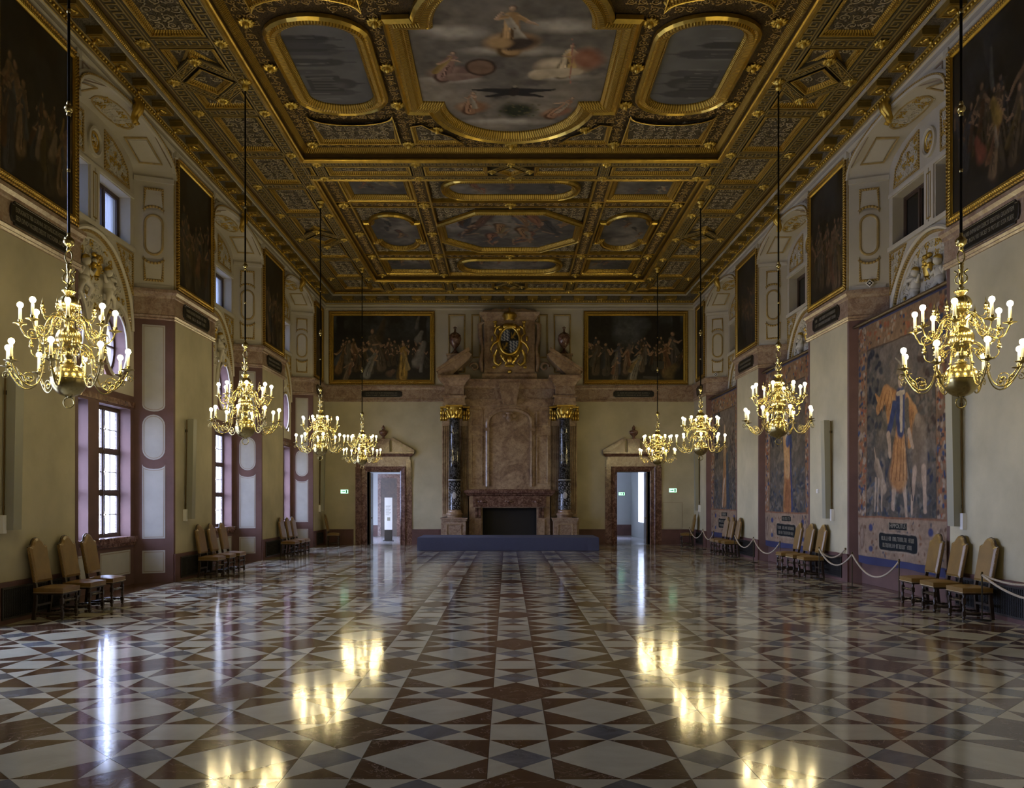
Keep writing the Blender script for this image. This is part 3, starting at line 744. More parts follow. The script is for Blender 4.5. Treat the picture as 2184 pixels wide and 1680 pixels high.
            rv.add([SB(*p, 0) for p in c]+[SB(*p, -R) for p in c], [(i, (i+1) % 4, 4+(i+1) % 4, 4+i) for i in range(4)])
            MB().add([SB(*p, -R) for p in c]+[SB(*p, -RB) for p in c], [(i, (i+1) % 4, 4+(i+1) % 4, 4+i) for i in range(4)]).build('outer_reveal', 'cream_panel', wall)
            rv.build('window_reveal', 'red_paint' if kind == 'low' else 'cream', wall)
        build_window(side, kind, SB, u0, u1, z0, z1, R, yc, detail)
    if detail:
        # lunette arch over the lower windows
        la = [(1.66*math.cos(PI*i/24), 5.50+1.72*math.sin(PI*i/24)) for i in range(25)]
        molding('lunette_arch', la, [(0.0, 0), (0.0, 0.07), (0.04, 0.09), (0.08, 0.06), (0.08, 0)], SB, wall, 'cream_panel', False)
        molding('lunette_beading', la, [(0.09, 0), (0.09, 0.05), (0.13, 0.05), (0.13, 0)], SB, wall, 'gilt_bead', False)
        molding('lunette_inner', [(u*0.87, 5.5+(z-5.5)*0.87) for u, z in la], [(0, 0), (0, 0.03), (0.03, 0.03), (0.03, 0)], SB, wall, 'cream_panel', False)
        relief_figures(lambda u, vv, h: SB(u, 5.62+vv, h), wall, int(yc*7), 1.40)
        lp = [(1.36*math.cos(PI*i/24), 5.56+1.42*math.sin(PI*i/24)) for i in range(25)]; lx = [oval(s*0.48, 6.18, 0.22, 0.36, 12) for s in (-1, 1)]+([oval(s*0.93, 5.3, 0.62, 0.70, 16) for s in (-1, 1)] if left else [])
        relief_scrolls(SB, wall, lp, 0.19, 0.085, int(yc*11), lx, 0.3)
        for s in (-1, 1):   # corner relief beside the lunette
            path = [(s*1.72, 6.30), (s*1.72, 7.22), (s*0.95, 7.22)]
            if s < 0: path = path[::-1]
            molding('corner_panel', path, [(0, 0), (0, 0.03), (0.04, 0.03), (0.04, 0)], SB, wall, 'gilt_bead')
            relief_scrolls(SB, wall, inset(path, 0.05), 0.15, 0.065, int(yc*3)+s, (), 0.4)
            MB().prism(rect(min(s*0.02, s*0.18), max(s*0.02, s*0.18), 7.30, 8.42), 0, 0.03, SB).build('mullion_strip', 'cream_panel', wall)
        molding('mullion_beading', rect(-0.10, 0.10, 7.40, 8.34), BEAD, SB, wall, 'gold_dull')
        MB().prism(rect(-NB+0.02, NB-0.02, 7.24, 7.34), 0, 0.05, SB).build('upper_sill', 'cream_panel', wall)
        MB().prism(rect(-NB+0.02, NB-0.02, 8.42, 8.50), 0, 0.03, SB).build('upper_lintel', 'cream_panel', wall)
        # tympanum: medallion between two leaf panels
        molding('medallion', oval(0, 8.93, 0.27, 0.30), [(0, 0), (0, 0.05), (0.05, 0.06), (0.08, 0.03), (0.08, 0)], SB, wall, 'cream_panel')
        molding('medallion_beading', oval(0, 8.93, 0.18, 0.21), BEAD, SB, wall, 'gold')
        leaf_relief(SB, wall, 0, 8.93, 0.13, 0.15, int(yc*5), ('gold', 'cream_panel'))
        for s in (-1, 1):
            q = [(s*0.42, 8.56), (s*1.55, 8.56), (s*1.46, 8.95), (s*1.15, 9.18), (s*0.80, 9.30), (s*0.42, 9.36)]
            if s < 0: q = q[::-1]
            molding('tympanum_panel', q, [(0, 0), (0, 0.025), (0.045, 0.025), (0.045, 0)], SB, wall, 'gilt_bead')
            relief_scrolls(SB, wall, inset(q, 0.06), 0.18, 0.08, int(yc*9)+s, (), 0.55)
        if left:
            # sill ledge and parapet panels under the low windows
            MB().prism(rect(-NB+0.01, NB-0.01, 0.93, 1.05), -0.05, 0.09, SB).build('window_sill', 'red_marble', wall)
            MB().prism(rect(-NB+0.01, NB-0.01, 0.86, 0.93), 0, 0.05, SB).build('window_sill', 'red_marble', wall)
            for s in (-1, 1):
                path = rect(min(s*0.25, s*1.6), max(s*0.25, s*1.6), 0.24, 0.76)
                MB().prism(path, 0, 0.006, SB).build('painted_panel', 'grey_panel', wall)
                molding('panel_line', inset(path, 0.03), [(0, 0.006), (0, 0.009), (0.012, 0.009), (0.012, 0.006)], SB, wall, 'panel_line')
            MB().prism(rect(-NB+0.01, NB-0.01, 3.84, 3.96), 0, 0.04, SB).build('transom_ledge', 'red_marble', wall)
            for s in (-1, 1):
                ca = [(s*0.93+0.60*math.cos(PI*i/14), 5.12+0.80*math.sin(PI*i/14)) for i in range(15)]
                molding('window_arch', ca, [(0, 0), (0, 0.05), (-0.06, 0.06), (-0.1, 0.03), (-0.1, 0)], SB, wall, 'cream_panel', False)
    if not left:
        # shallow lower recess where the tapestry hangs
        FR = lambda u, vv, h: X(u, SHELF-h, vv)
        MB().prism(rect(-NW+0.10, NW-0.10, 0, 5.72), -0.05, 0, FR).build('recess_back', 'red_paint', wall)
        MB().prism(rect(-NW+0.10, NW-0.10, 5.66, 5.74), -0.10, 0.05, FR).build('recess_ledge', 'oak', wall)

WN = [0]
def build_window(side, kind, SB, u0, u1, z0, z1, R, yc, detail):
    WN[0] += 1
    w = struct('window_%d' % WN[0]); d0, d1 = -R, -R+0.06
    left = side < 0; gl = 'window_glass' if left else 'dark_glass'
    cu, cz = (u0+u1)/2, (z0+z1)/2
    if kind == 'oval':
        o = oval(cu, cz, 0.47, 0.645, 28)
        molding('frame', o, [(0, d0), (0, d1), (0.05, d1), (0.05, d0)], SB, w, 'window_wood')
        MB().prism(rect(cu-0.02, cu+0.02, z0+0.05, z1-0.05), d0, d1, SB).prism(rect(u0+0.05, u1-0.05, cz-0.02, cz+0.02), d0, d1, SB).build('glazing_bar', 'window_wood', w)
        MB().prism(inset(o, 0.03), d0+0.02, d0+0.024, SB).build('pane', gl, w); return
    fr = 0.055
    molding('frame', rect(u0, u1, z0, z1), [(0, d0), (0, d1), (fr, d1), (fr, d0)], SB, w, 'window_wood')
    rows = 3 if kind == 'low' else 1
    MB().prism(rect(cu-0.03, cu+0.03, z0+fr, z1-fr), d0, d1+0.01, SB).build('mullion', 'window_wood', w)
    hz = (z1-z0-2*fr)/rows
    for r in range(1, rows): MB().prism(rect(u0+fr, u1-fr, z0+fr+hz*r-0.035, z0+fr+hz*r+0.035), d0, d1, SB).build('transom', 'window_wood', w)
    for c in (0, 1):
        for r in range(rows):
            a, b = (u0+fr, cu-0.03) if c == 0 else (cu+0.03, u1-fr)
            p, q = z0+fr+hz*r+(0.035 if r else 0), z0+fr+hz*(r+1)-(0.035 if r < rows-1 else 0)
            molding('sash', rect(a, b, p, q), [(0, d0), (0, d1-0.015), (0.028, d1-0.015), (0.028, d0)], SB, w, 'window_wood')
            MB().prism(rect(a+0.03, b-0.03, p+0.03, q-0.03), d0+0.02, d0+0.024, SB).build('pane', gl, w)
            if detail and left and kind == 'low':
                MB().prism(rect((a+b)/2-0.005, (a+b)/2+0.005, p, q), d0+0.012, d0+0.032, SB).prism(rect(a, b, (p+q)/2-0.007, (p+q)/2+0.007), d0+0.012, d0+0.032, SB).build('glazing_bar', 'window_wood', w)
                if c: MB().prism(rect(cu-0.012, cu+0.012, (p+q)/2-0.07, (p+q)/2+0.07), d1, d1+0.025, SB).prism(rect(cu-0.05, cu+0.02, (p+q)/2-0.012, (p+q)/2+0.012), d1+0.02, d1+0.04, SB).build('window_catch', 'stud', w)
    if not left:
        MB().prism(rect(u0-0.05, u1+0.05, z0-0.05, z1+0.05), d0-0.06, d0-0.03, SB).build('dark_backing', 'soot_and_dark', w)  # black sheet added to stand in for the dark space behind the glass
    if kind == 'up' and left and detail:
        pts = []
        N = 48; mb = MB(); vs = []
        for i in range(N+1):
            u = u0+(u1-u0)*i/N; h = d0-0.10+0.03*math.sin(i*1.35)+0.012*math.sin(i*0.5)
            vs += [SB(u, z0, h), SB(u, z1, h)]
        mb.add(vs, [(2*i, 2*i+2, 2*i+3, 2*i+1) for i in range(N)], None, True)
        o = mb.build('sheer_curtain', 'curtain')
        near = 'near' if u0 < 0 else 'far'
        order = {16.65: 'nearest', 23.35: 'middle', 30.05: 'farthest'}[yc]
        tag(o, 'sheer white curtain, %s upper window of the %s niche on the left wall' % (near, order), 'curtain', 'sheer curtains behind the upper left windows')

wall_l = build_long_wall(-1); wall_r = build_long_wall(1)
for yc in NICHES_L:
    portal('window_portal', (-(HW+ND+0.52), yc, 2.42), (0, -PI/2, 0), 2.8, 3.4)
    portal('window_portal', (-(HW+ND+0.52), yc, 5.10), (0, -PI/2, 0), 1.4, 3.4)
    portal('window_portal', (-(HW+ND+0.52), yc, 7.88), (0, -PI/2, 0), 1.2, 3.4)
MB().box(-120, -8.9, -80, 120, -6.2, -6.0).build('unseen_ground', 'ground_stone', None, 'structure')  # unseen ground, added to block sky light coming from below
rw = MB().box(-HW-0.4, HW+0.4, YB-0.3, YB, 0, 10.6).build('wall_rear', 'plaster', None, 'structure')

# ------------------------------------------------------------------ far wall with two door openings
DOORS = ((-5.13, 0.67), (5.05, 0.67)); DTOP = 2.97; WT = 0.75
def build_far_wall():
    w = struct('wall_far'); m = MB(); up = MB()
    xs = [-HW-0.02]
    for c, h in DOORS: xs += [c-h, c+h]
    xs.append(HW+0.02)
    for k in range(0, len(xs), 2): m.prism(rect(xs[k], xs[k+1], 0, DTOP), -WT, 0, XFAR)
    m.prism(rect(-HW-0.02, HW+0.02, DTOP, ZB1-0.02), -WT, 0, XFAR)
    m.build('plaster_face', 'plaster', w)
    MB().prism(rect(-HW-0.02, HW+0.02, ZB1-0.02, 10.6), -WT, 0, XFAR).build('upper_face', 'cream', w)
    prof = [(0, ZB0-0.06), (0.03, ZB0-0.06), (0.05, ZB0-0.03), (0.03, ZB0-0.01), (0.06, ZB0+0.03), (0.035, ZB0+0.06), (0.035, 6.30), (0.06, 6.32), (0.07, 6.37), (0.115, 6.42), (0.115, ZB1), (0, ZB1)]
    for a, b in ((-HW, -2.2), (2.2, HW)):
        MB().sweep([(b, YF), (a, YF)], [(o, h) for o, h in prof], False, lambda u, v, h: (u, v, h)).build('marble_band', 'band_marble', w)
    for a, b in ((-HW+0.04, -6.36), (-4.0, -2.8), (2.8, 3.9), (6.2, HW-0.04)):
        MB().prism(rect(a, b, 0, 0.60), 0, 0.035, XFAR).prism(rect(a, b, 0.60, 0.625), 0, 0.05, XFAR).build('wall_base', 'dado_red', w)
    # cream wall panels beside the chimney attic
    for s in (-1, 1):
        for u0, u1, z0 in ((1.80, 2.50, 7.0), (1.18, 1.56, 7.6)):
            p = rect(min(s*u0, s*u1), max(s*u0, s*u1), z0, 9.38)
            molding('wall_panel', p, [(0, 0), (0, 0.03), (0.03, 0.045), (0.06, 0.02), (0.06, 0)], XFAR, w, 'gilt_line')
            MB().prism(inset(p, 0.10), 0, 0.012, XFAR).build('wall_panel_field', 'cream_panel', w)
        MB().prism(rect(min(s*7.30, s*7.45), max(s*7.30, s*7.45), ZB1, 9.55), 0, 0.02, XFAR).build('corner_strip', 'cream_panel', w)
    # access hatch beside the right door
    molding('hatch', rect(6.25, 7.05, 0.66, 1.72), [(0, 0), (0, 0.006), (0.012, 0.006), (0.012, 0)], XFAR, w, 'panel_line')
    return w
build_far_wall()

# ------------------------------------------------------------------ cornice all round
PLAN = [(HW, YB), (HW, YF), (-HW, YF), (-HW, YB)]        # left normal looks into the room
PXY = lambda u, v, h: (u, v, h)
def build_cornice():
    c = struct('trim_1')
    MB().sweep(PLAN, [(0, 9.56), (0.04, 9.58), (0.06, 9.63), (0.035, 9.66), (0.035, 9.74), (0.06, 9.77), (0.03, 9.80), (0.03, 9.84)], False, PXY).build('cornice_foot', 'cream', c)
    MB().sweep(PLAN, [(0.045, 9.765), (0.06, 9.785), (0.045, 9.80)], False, PXY).build('cornice_fillet', 'gold', c)
    MB().sweep(PLAN, [(0.02, 9.84), (0.05, 9.86), (0.06, 9.92), (0.10, 9.94)], False, PXY).build('cornice_step', 'gold_dull', c)
    MB().sweep(PLAN, [(0.10, 9.94), (0.10, 10.09)], False, PXY).build('cornice_frieze', 'frieze_relief', c)
    MB().sweep(PLAN, [(0.10, 10.09), (0.40, 10.09)], False, PXY).build('cornice_soffit', 'frieze_relief', c)
    MB().sweep(PLAN, [(0.40, 10.09), (0.40, 10.05), (0.43, 10.05), (0.43, 10.12)], False, PXY).build('corona', 'cream', c)
    MB().sweep(PLAN, [(0.43, 10.12), (0.46, 10.10), (0.50, 10.12), (0.52, 10.17), (0.50, 10.20)], False, PXY).build('leaf_moulding', 'gold_leaf', c)
    # gilt pearls in a row
    b = MB(); proto = MB().ell((0, 0, 0), (0.030, 0.030, 0.030), 6, 4)
    def put(x, y):
        b.add([(x+p[0], y+p[1], 9.895+p[2]) for p in proto.v], proto.f, None, True)
    y = 12.5
    while y < YF-0.1:
        put(-HW+0.07, y); put(HW-0.07, y); y += 0.105
    x = -HW+0.15
    while x < HW-0.1: put(x, YF-0.07); x += 0.105
    b.build('pearl_row', 'gold_bright', c, 'stuff')
    # modillions: one bracket block with gilt leaf, repeated
    mb = MB(); mb.box(0.0, 0.29, -0.21, 0.21, 0.0, 0.135); mb.box(0.0, 0.32, -0.24, 0.24, 0.10, 0.14)
    me1 = mb.mesh('modillion', 'gold_dull')
    g = MB(); g.sweep(rect(0.03, 0.26, -0.18, 0.18), [(0, 0), (0, 0.012), (0.02, 0.012), (0.02, 0)], True, lambda u, v, h: (u, v, -h))
    g.ell((0.13, 0, -0.012), (0.05, 0.11, 0.02), 8, 5); g.ell((0.13, 0, -0.016), (0.09, 0.05, 0.02), 8, 5); g.ell((0.03, 0, -0.03), (0.035, 0.035, 0.035), 8, 6)
    g.ell((0.19, 0, -0.02), (0.03, 0.03, 0.03), 8, 6)
    me2 = g.mesh('modillion_leaf', 'gold_bright')
    def bracket(loc, rz):
        o = link('modillion', me1, c, None, loc); o.rotation_euler.z = rz
        q = link('modillion_leaf', me2, o)
    y = 13.05
    while y < YF-0.5:
        bracket((-HW+0.10, y, 9.955), 0); bracket((HW-0.10, y, 9.955), PI); y += 0.905
    for i in range(-7, 8): bracket((i*0.935, YF-0.10, 9.955), -PI/2)
build_cornice()
# ------------------------------------------------------------------ coffered ceiling
ZC, ZF, ZR = 10.13, 10.20, 10.42            # underside of the bands, sunk coffer ground, raised compartments
CI = 5.09                                   # half width of the compartments
C1, C2 = (12.70, 20.60), (21.84, 31.90)
YC1, YC2 = 16.65, 26.75
ceil = struct('ceiling')
CF = XC(ZF)
SCR = {'scroll_grey': MB(), 'scroll_gold': MB()}
def scrollwork(poly, z, key, step=0.25, r=0.105, excl=(), seed=0):
    rr_ = random.Random(seed); xs = [p[0] for p in poly]; ys = [p[1] for p in poly]
    if max(ys) < 13.9: return
    nx = max(1, round((max(xs)-min(xs))/step)); ny = max(1, round((max(ys)-min(ys))/step))
    gx = [min(xs)+(i+0.5)*(max(xs)-min(xs))/nx for i in range(nx)]; gy = [min(ys)+(j+0.5)*(max(ys)-min(ys))/ny for j in range(ny)]
    U, V = np.meshgrid(gx, gy); ok = poly_mask(poly)(U, V) & (V > 13.6)
    for e in excl: ok &= ~poly_mask(e)(U, V)
    for u, v in zip(U[ok], V[ok]):
        co, fs = SCROLLS[rr_.randrange(6)]; a = rr_.uniform(0, 2*PI); s_ = r*rr_.uniform(0.85, 1.12); ca, sa = math.cos(a)*s_, math.sin(a)*s_
        q = np.stack([u+co[:, 0]*ca-co[:, 1]*sa, v+co[:, 0]*sa+co[:, 1]*ca, z-co[:, 2]*s_*0.8], 1)
        SCR[key].add([tuple(t) for t in q.tolist()], fs, None, True)
def coffer(path, z=ZF, mold='gold_egg', ground='ceiling_relief', w=0.09, dep=0.07, name='coffer'):
    """a sunk panel with its carved gilt border; path counter-clockwise"""
    MB().prism(path, 0.0, 0.012, XC(z)).build(name+'_panel', ground, ceil)
    scrollwork(inset(path, 0.10), z-0.014, 'scroll_grey', seed=len(SCR['scroll_grey'].f))
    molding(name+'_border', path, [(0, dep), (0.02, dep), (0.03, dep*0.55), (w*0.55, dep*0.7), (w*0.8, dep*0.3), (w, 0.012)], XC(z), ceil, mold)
    molding(name+'_fillet', path, [(-0.03, dep), (-0.03, dep+0.012), (0.0, dep+0.012), (0.0, dep)], XC(z), ceil, 'gold_bright')
def key_band(u0, v0, u1, v1, w, z, acc, gr):
    """running key fret along a straight band, on its own strip"""
    L = math.hypot(u1-u0, v1-v0); d = ((u1-u0)/L, (v1-v0)/L); n = (-d[1], d[0]); c = w*0.62; N = max(1, round(L/c)); cl = L/N
    def xf(s, t, h): return (u0+d[0]*s+n[0]*t, v0+d[1]*s+n[1]*t, z-h)
    gr.prism([(0, -w/2), (L, -w/2), (L, w/2), (0, w/2)], -0.10, 0.0, xf)
    k = w*0.56; o = -k/2
    for i in range(N):
        for x0, x1, y0, y1 in ((0, .14, 0, 1), (.14, .76, .86, 1), (.62, .76, .36, .86), (.36, .62, .36, .5), (.14, 1, 0, .14)):
            b = len(acc.v); s0, s1, t0, t1 = (i+x0)*cl, (i+x1)*cl, o+y0*k, o+y1*k
            acc.prism([(s0, t0), (s1, t0), (s1, t1), (s0, t1)], 0, 0.014, xf)
    for sg in (-1, 1):
        t = sg*w*0.40
        acc.prism([(0, t-w*0.035), (L, t-w*0.035), (L, t+w*0.035), (0, t+w*0.035)], 0, 0.016, xf)
_ros = MB(); _ros.lathe([(0.0, 0.0), (0.115, 0.0), (0.125, -0.02), (0.09, -0.045), (0.05, -0.02), (0.045, -0.05)], 40, ribs=12, ribamp=0.5)
_ros.lathe([(0.052, -0.02), (0.05, -0.07), (0.03, -0.10), (0.0, -0.11)], 10)
ROS = _ros.mesh('rosette', 'gold_bright')
def rosette(x, y, z, s=1.0):
    o = link('rosette', ROS, ceil, None, (x, y, z)); o.scale = (s, s, s)
# --- ground slabs
base = MB()
for s in (-1, 1): base.box(min(s*CI, s*(HW+0.6)), max(s*CI, s*(HW+0.6)), YB-0.4, YF+0.8, ZF, ZF+0.3)
base.box(-CI, CI, C1[1], C2[0], ZF, ZF+0.3); base.box(-CI, CI, C2[1], YF+0.8, ZF, ZF+0.3); base.box(-CI, CI, YB-0.4, C1[0], ZF, ZF+0.3)
base.build('ceiling_ground', 'gold_dark', ceil)
for (y0, y1) in (C1, C2):
    MB().box(-CI-0.05, CI+0.05, y0-0.05, y1+0.05, ZR, ZR+0.1).build('compartment_ground', 'ceiling_arabesque', ceil)
    p = rect(-CI, CI, y0, y1)
    molding('compartment_frieze', p, [(-0.02, 0.29), (-0.02, 0.0)], XC(ZR), ceil, 'gold_flute')
    molding('compartment_rim', p, [(-0.10, 0.285), (-0.08, 0.31), (-0.02, 0.32), (0.0, 0.28), (0.03, 0.27), (0.03, 0.24), (-0.02, 0.22)], XC(ZR), ceil, 'gold')
    molding('compartment_leaf', p, [(-0.01, 0.12), (0.05, 0.10), (0.09, 0.04), (0.12, 0.0)], XC(ZR), ceil, 'gold_leaf')
# --- side borders
KEY, KG = MB(), MB()
YS = [13.10, 15.25, 18.00, 20.20, 22.25, 24.50, 29.00, 31.50]
OUT, INN = 6.70, 5.28
for s in (-1, 1):
    key_band(s*OUT, 12.3, s*OUT, 33.30, 0.40, ZC, KEY, KG); key_band(s*INN, 12.3, s*INN, 32.20, 0.36, ZC, KEY, KG)
    for y in YS:
        key_band(s*(INN+0.18), y, s*(OUT-0.20), y, 0.36, ZC, KEY, KG)
        rosette(s*OUT, y, ZC); rosette(s*INN, y, ZC)
    a, b = sorted((s*(INN+0.23), s*(OUT-0.25)))
    for i in range(len(YS)-1):
        y0, y1 = YS[i]+0.23, YS[i+1]-0.23; ym = (y0+y1)/2
        if abs(ym-YC1) < 0.4 or abs(ym-YC2) < 0.4:
            yc = YC1 if abs(ym-YC1) < 0.4 else YC2; xm = s*(INN+OUT)/2; hx, hy = (OUT-INN)/2, 0.78
            V = [(xm+hx, yc), (xm, yc+hy), (xm-hx, yc), (xm, yc-hy)]
            for q in range(4): key_band(*V[q], *V[(q+1) % 4], 0.26, ZC-0.004, KEY, KG)
            for q in range(4): rosette(*V[q], ZC-0.01, 0.95)
            coffer(inset(V, 0.20), ZF-0.02, 'gold_egg', name='lozenge')
            for sy in (-1, 1):                                 # the remaining fields above and below the lozenge
                ye = y0 if sy < 0 else y1; g = 0.17
                yv = yc+sy*(hy+0.20); k = hy/hx
                pts = [(a, ye), (b, ye), (b, yc+sy*(0.10+(0.5-0.48)*k+0.10)), (xm, yv), (a, yc+sy*(0.10+0.12))]
                if sy > 0: pts = pts[::-1]
                coffer(pts, ZF, 'gold_egg')
        else: coffer(rect(a, b, y0, y1))
    # corner field at the far end
    coffer(rect(a, b, YS[-1]+0.23, 33.08))
# --- row of coffers between the compartments and at the far end
RX = (2.36, 4.80)
for (y0, y1) in ((C1[1], C2[0]), (C2[1], 33.62)):
    yb = (y0+0.17, y1-0.17)
    for y in yb: key_band(-INN+0.18, y, INN-0.18, y, 0.28, ZC, KEY, KG)
    for s in (-1, 1):
        for x in RX:
            key_band(s*x, yb[0]+0.14, s*x, yb[1]-0.14, 0.28, ZC, KEY, KG)
            for y in yb: rosette(s*x, y, ZC, 0.9)
        v0, v1 = yb[0]+0.20, yb[1]-0.20
        a, b = sorted((s*(RX[0]+0.20), s*(RX[1]-0.20))); coffer(rect(a, b, v0, v1))
        a, b = sorted((s*0.62, s*(RX[0]-0.20))); coffer(rect(a, b, v0, v1))
        a, b = sorted((s*(RX[1]+0.20), s*5.46)); coffer(rect(a, b, v0, v1))
    ym = (y0+y1)/2; hy = (yb[1]-yb[0])/2; V = [(0.48, ym), (0, ym+hy), (-0.48, ym), (0, ym-hy)]
    for q in range(4): key_band(*V[q], *V[(q+1) % 4], 0.16, ZC-0.004, KEY, KG)
    for q in range(4): rosette(*V[q], ZC-0.008, 0.8)
    coffer(inset(V, 0.13), ZF-0.02, name='lozenge')
KG.build('fret_band', 'key_ground', ceil); KEY.build('key_fret', 'key_line', ceil, 'stuff')

# --- ceiling paintings: each a thing with frame and canvas
def paint_sky(w, h, seed, warm=1.0, res=26, figs=6, dark=1.0):
    P = Paint(w, h, res, (0.10*dark, 0.095*dark, 0.085*dark)); rr = random.Random(seed)
    P.warp(0.07, 2.6, seed); n = P.noise(0.9, seed); P.mix(np.clip((n-0.45)*3.5, 0, 1), (0.26*dark, 0.235*dark, 0.20*dark)); n = P.noise(2.2, seed+5); P.mix(np.clip((n-0.55)*3, 0, 0.8), (0.05, 0.045, 0.04))
    for i in range(figs):
        x, y = w*rr.uniform(0.1, 0.9), h*rr.uniform(0.05, 0.62); H = min(w, h)*rr.uniform(0.26, 0.42)
        robe = rr.choice(((0.22, 0.13, 0.06), (0.10, 0.06, 0.045), (0.26, 0.22, 0.15), (0.05, 0.05, 0.05), (0.20, 0.10, 0.06)))
        P.ell(x, y+0.02, H*0.5, H*0.14, (0.20*dark, 0.18*dark, 0.15*dark), 0, 0.7)
        P.figure(x, y, H, tuple(c*dark for c in robe), rr, (0.26*dark, 0.17*dark, 0.11*dark), rr.uniform(-0.5, 0.5))
    P.strokes(0.35, 5.0, seed); return P
def paint_city(w, h, seed):
    """grey view of domed buildings lying across the oval (tops towards the hall's middle)"""
    P = Paint(w, h, 34, (0.10, 0.10, 0.098)); rr = random.Random(seed); P.warp(0.02, 3.0, seed)
    P.mix(np.clip((P.noise(1.2, seed)-0.4)*2.5, 0, 1), (0.15, 0.15, 0.145))
    for i in range(9):
        y = h*rr.uniform(0.12, 0.88); l = w*rr.uniform(0.35, 0.72); t = h*rr.uniform(0.02, 0.05)
        g = rr.uniform(0.03, 0.075); P.band(0, l, y-t, y+t, (g, g, g*1.02), 0.015)
        P.ell(l, y, t*1.6, t, (g*0.9, g*0.9, g*0.9), 0, 0.4); P.limb(l, y, l+t*3, y, t*0.25, t*0.05, (g, g, g))
    P.band(0.10*w, 0.58*w, 0.60*h, 0.80*h, (0.045, 0.045, 0.046), 0.02); P.ell(0.60*w, 0.70*h, 0.20*w, 0.07*h, (0.05, 0.05, 0.05), 0, 0.2, (0.10, 0.10, 0.10)); P.limb(0.76*w, 0.70*h, 0.92*w, 0.70*h, 0.012*h, 0.003*h, (0.05, 0.05, 0.05))
    for q in range(5): P.band(0.16*w, 0.5*w, (0.62+0.035*q)*h, (0.632+0.035*q)*h, (0.12, 0.12, 0.118), 0.01)
    for i in range(14):
        y = h*rr.uniform(0.05, 0.95); P.band(w*rr.uniform(0.02, 0.3), w*rr.uniform(0.3, 0.55), y, y+h*0.008, (0.17, 0.17, 0.165), 0.01)
    return P
FRAME = [(-0.40, 0.0), (-0.40, 0.06), (-0.34, 0.10), (-0.30, 0.06), (-0.24, 0.055), (-0.20, 0.10), (-0.10, 0.085), (-0.06, 0.045), (-0.03, 0.06), (0.03, 0.02), (0.05, -0.05)]
def ceiling_painting(path, P, umin, vmin, z, label, fw=1.0, depth=1.0):
    o = empty('ceiling_painting', (sum(p[0] for p in path)/len(path), sum(p[1] for p in path)/len(path), z))
    lx, ly = o.location.x, o.location.y
    loc = lambda u, v, h: (u-lx, v-ly, -h)
    k = len(FRAME); f1 = [(a*fw, b*depth) for a, b in FRAME]
    MB().sweep(path, f1[:4], True, loc).build('frame_outer', 'gold_bright', o)
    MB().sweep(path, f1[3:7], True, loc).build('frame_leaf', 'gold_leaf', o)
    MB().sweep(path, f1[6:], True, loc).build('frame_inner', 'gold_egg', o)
    P.canvas('canvas', 'fresco', lambda u, v, h: (umin+u-lx, vmin+v-ly, 0.0-h), o, (lambda U, V: poly_mask(path)(U+umin, V+vmin)), -0.004)
    return tag(o, label, 'painting', 'paintings set into the ceiling')
def cpath_center(cx, cy, hx, hy, r):
    pts = [(cx+hx, cy-hy), (cx+hx, cy+hy)]
    pts += [(cx+r*math.cos(PI*i/24), cy+hy+0.02+r*math.sin(PI*i/24)) for i in range(25)]
    pts += [(cx-hx, cy+hy), (cx-hx, cy-hy)]
    pts += [(cx-r*math.cos(PI*i/24), cy-hy-0.02-r*math.sin(PI*i/24)) for i in range(25)]
    return pts
P = Paint(3.9, 5.9, 34, (0.115, 0.105, 0.09)); rr = random.Random(5); P.warp(0.045, 2.6, 5)
n = P.noise(0.7, 3); P.mix(np.clip((n-0.42)*3, 0, 1), (0.20, 0.175, 0.14)); n = P.noise(1.7, 9); P.mix(np.clip((n-0.58)*4, 0, 0.7), (0.06, 0.055, 0.05))
def V_(y): return 5.9-y                                     # the picture's top lies towards the viewer
def fl(fn):
    """draw in a frame whose 'up' points back to the viewer"""
    P.V = 5.9-P.V; fn(); P.V = 5.9-P.V
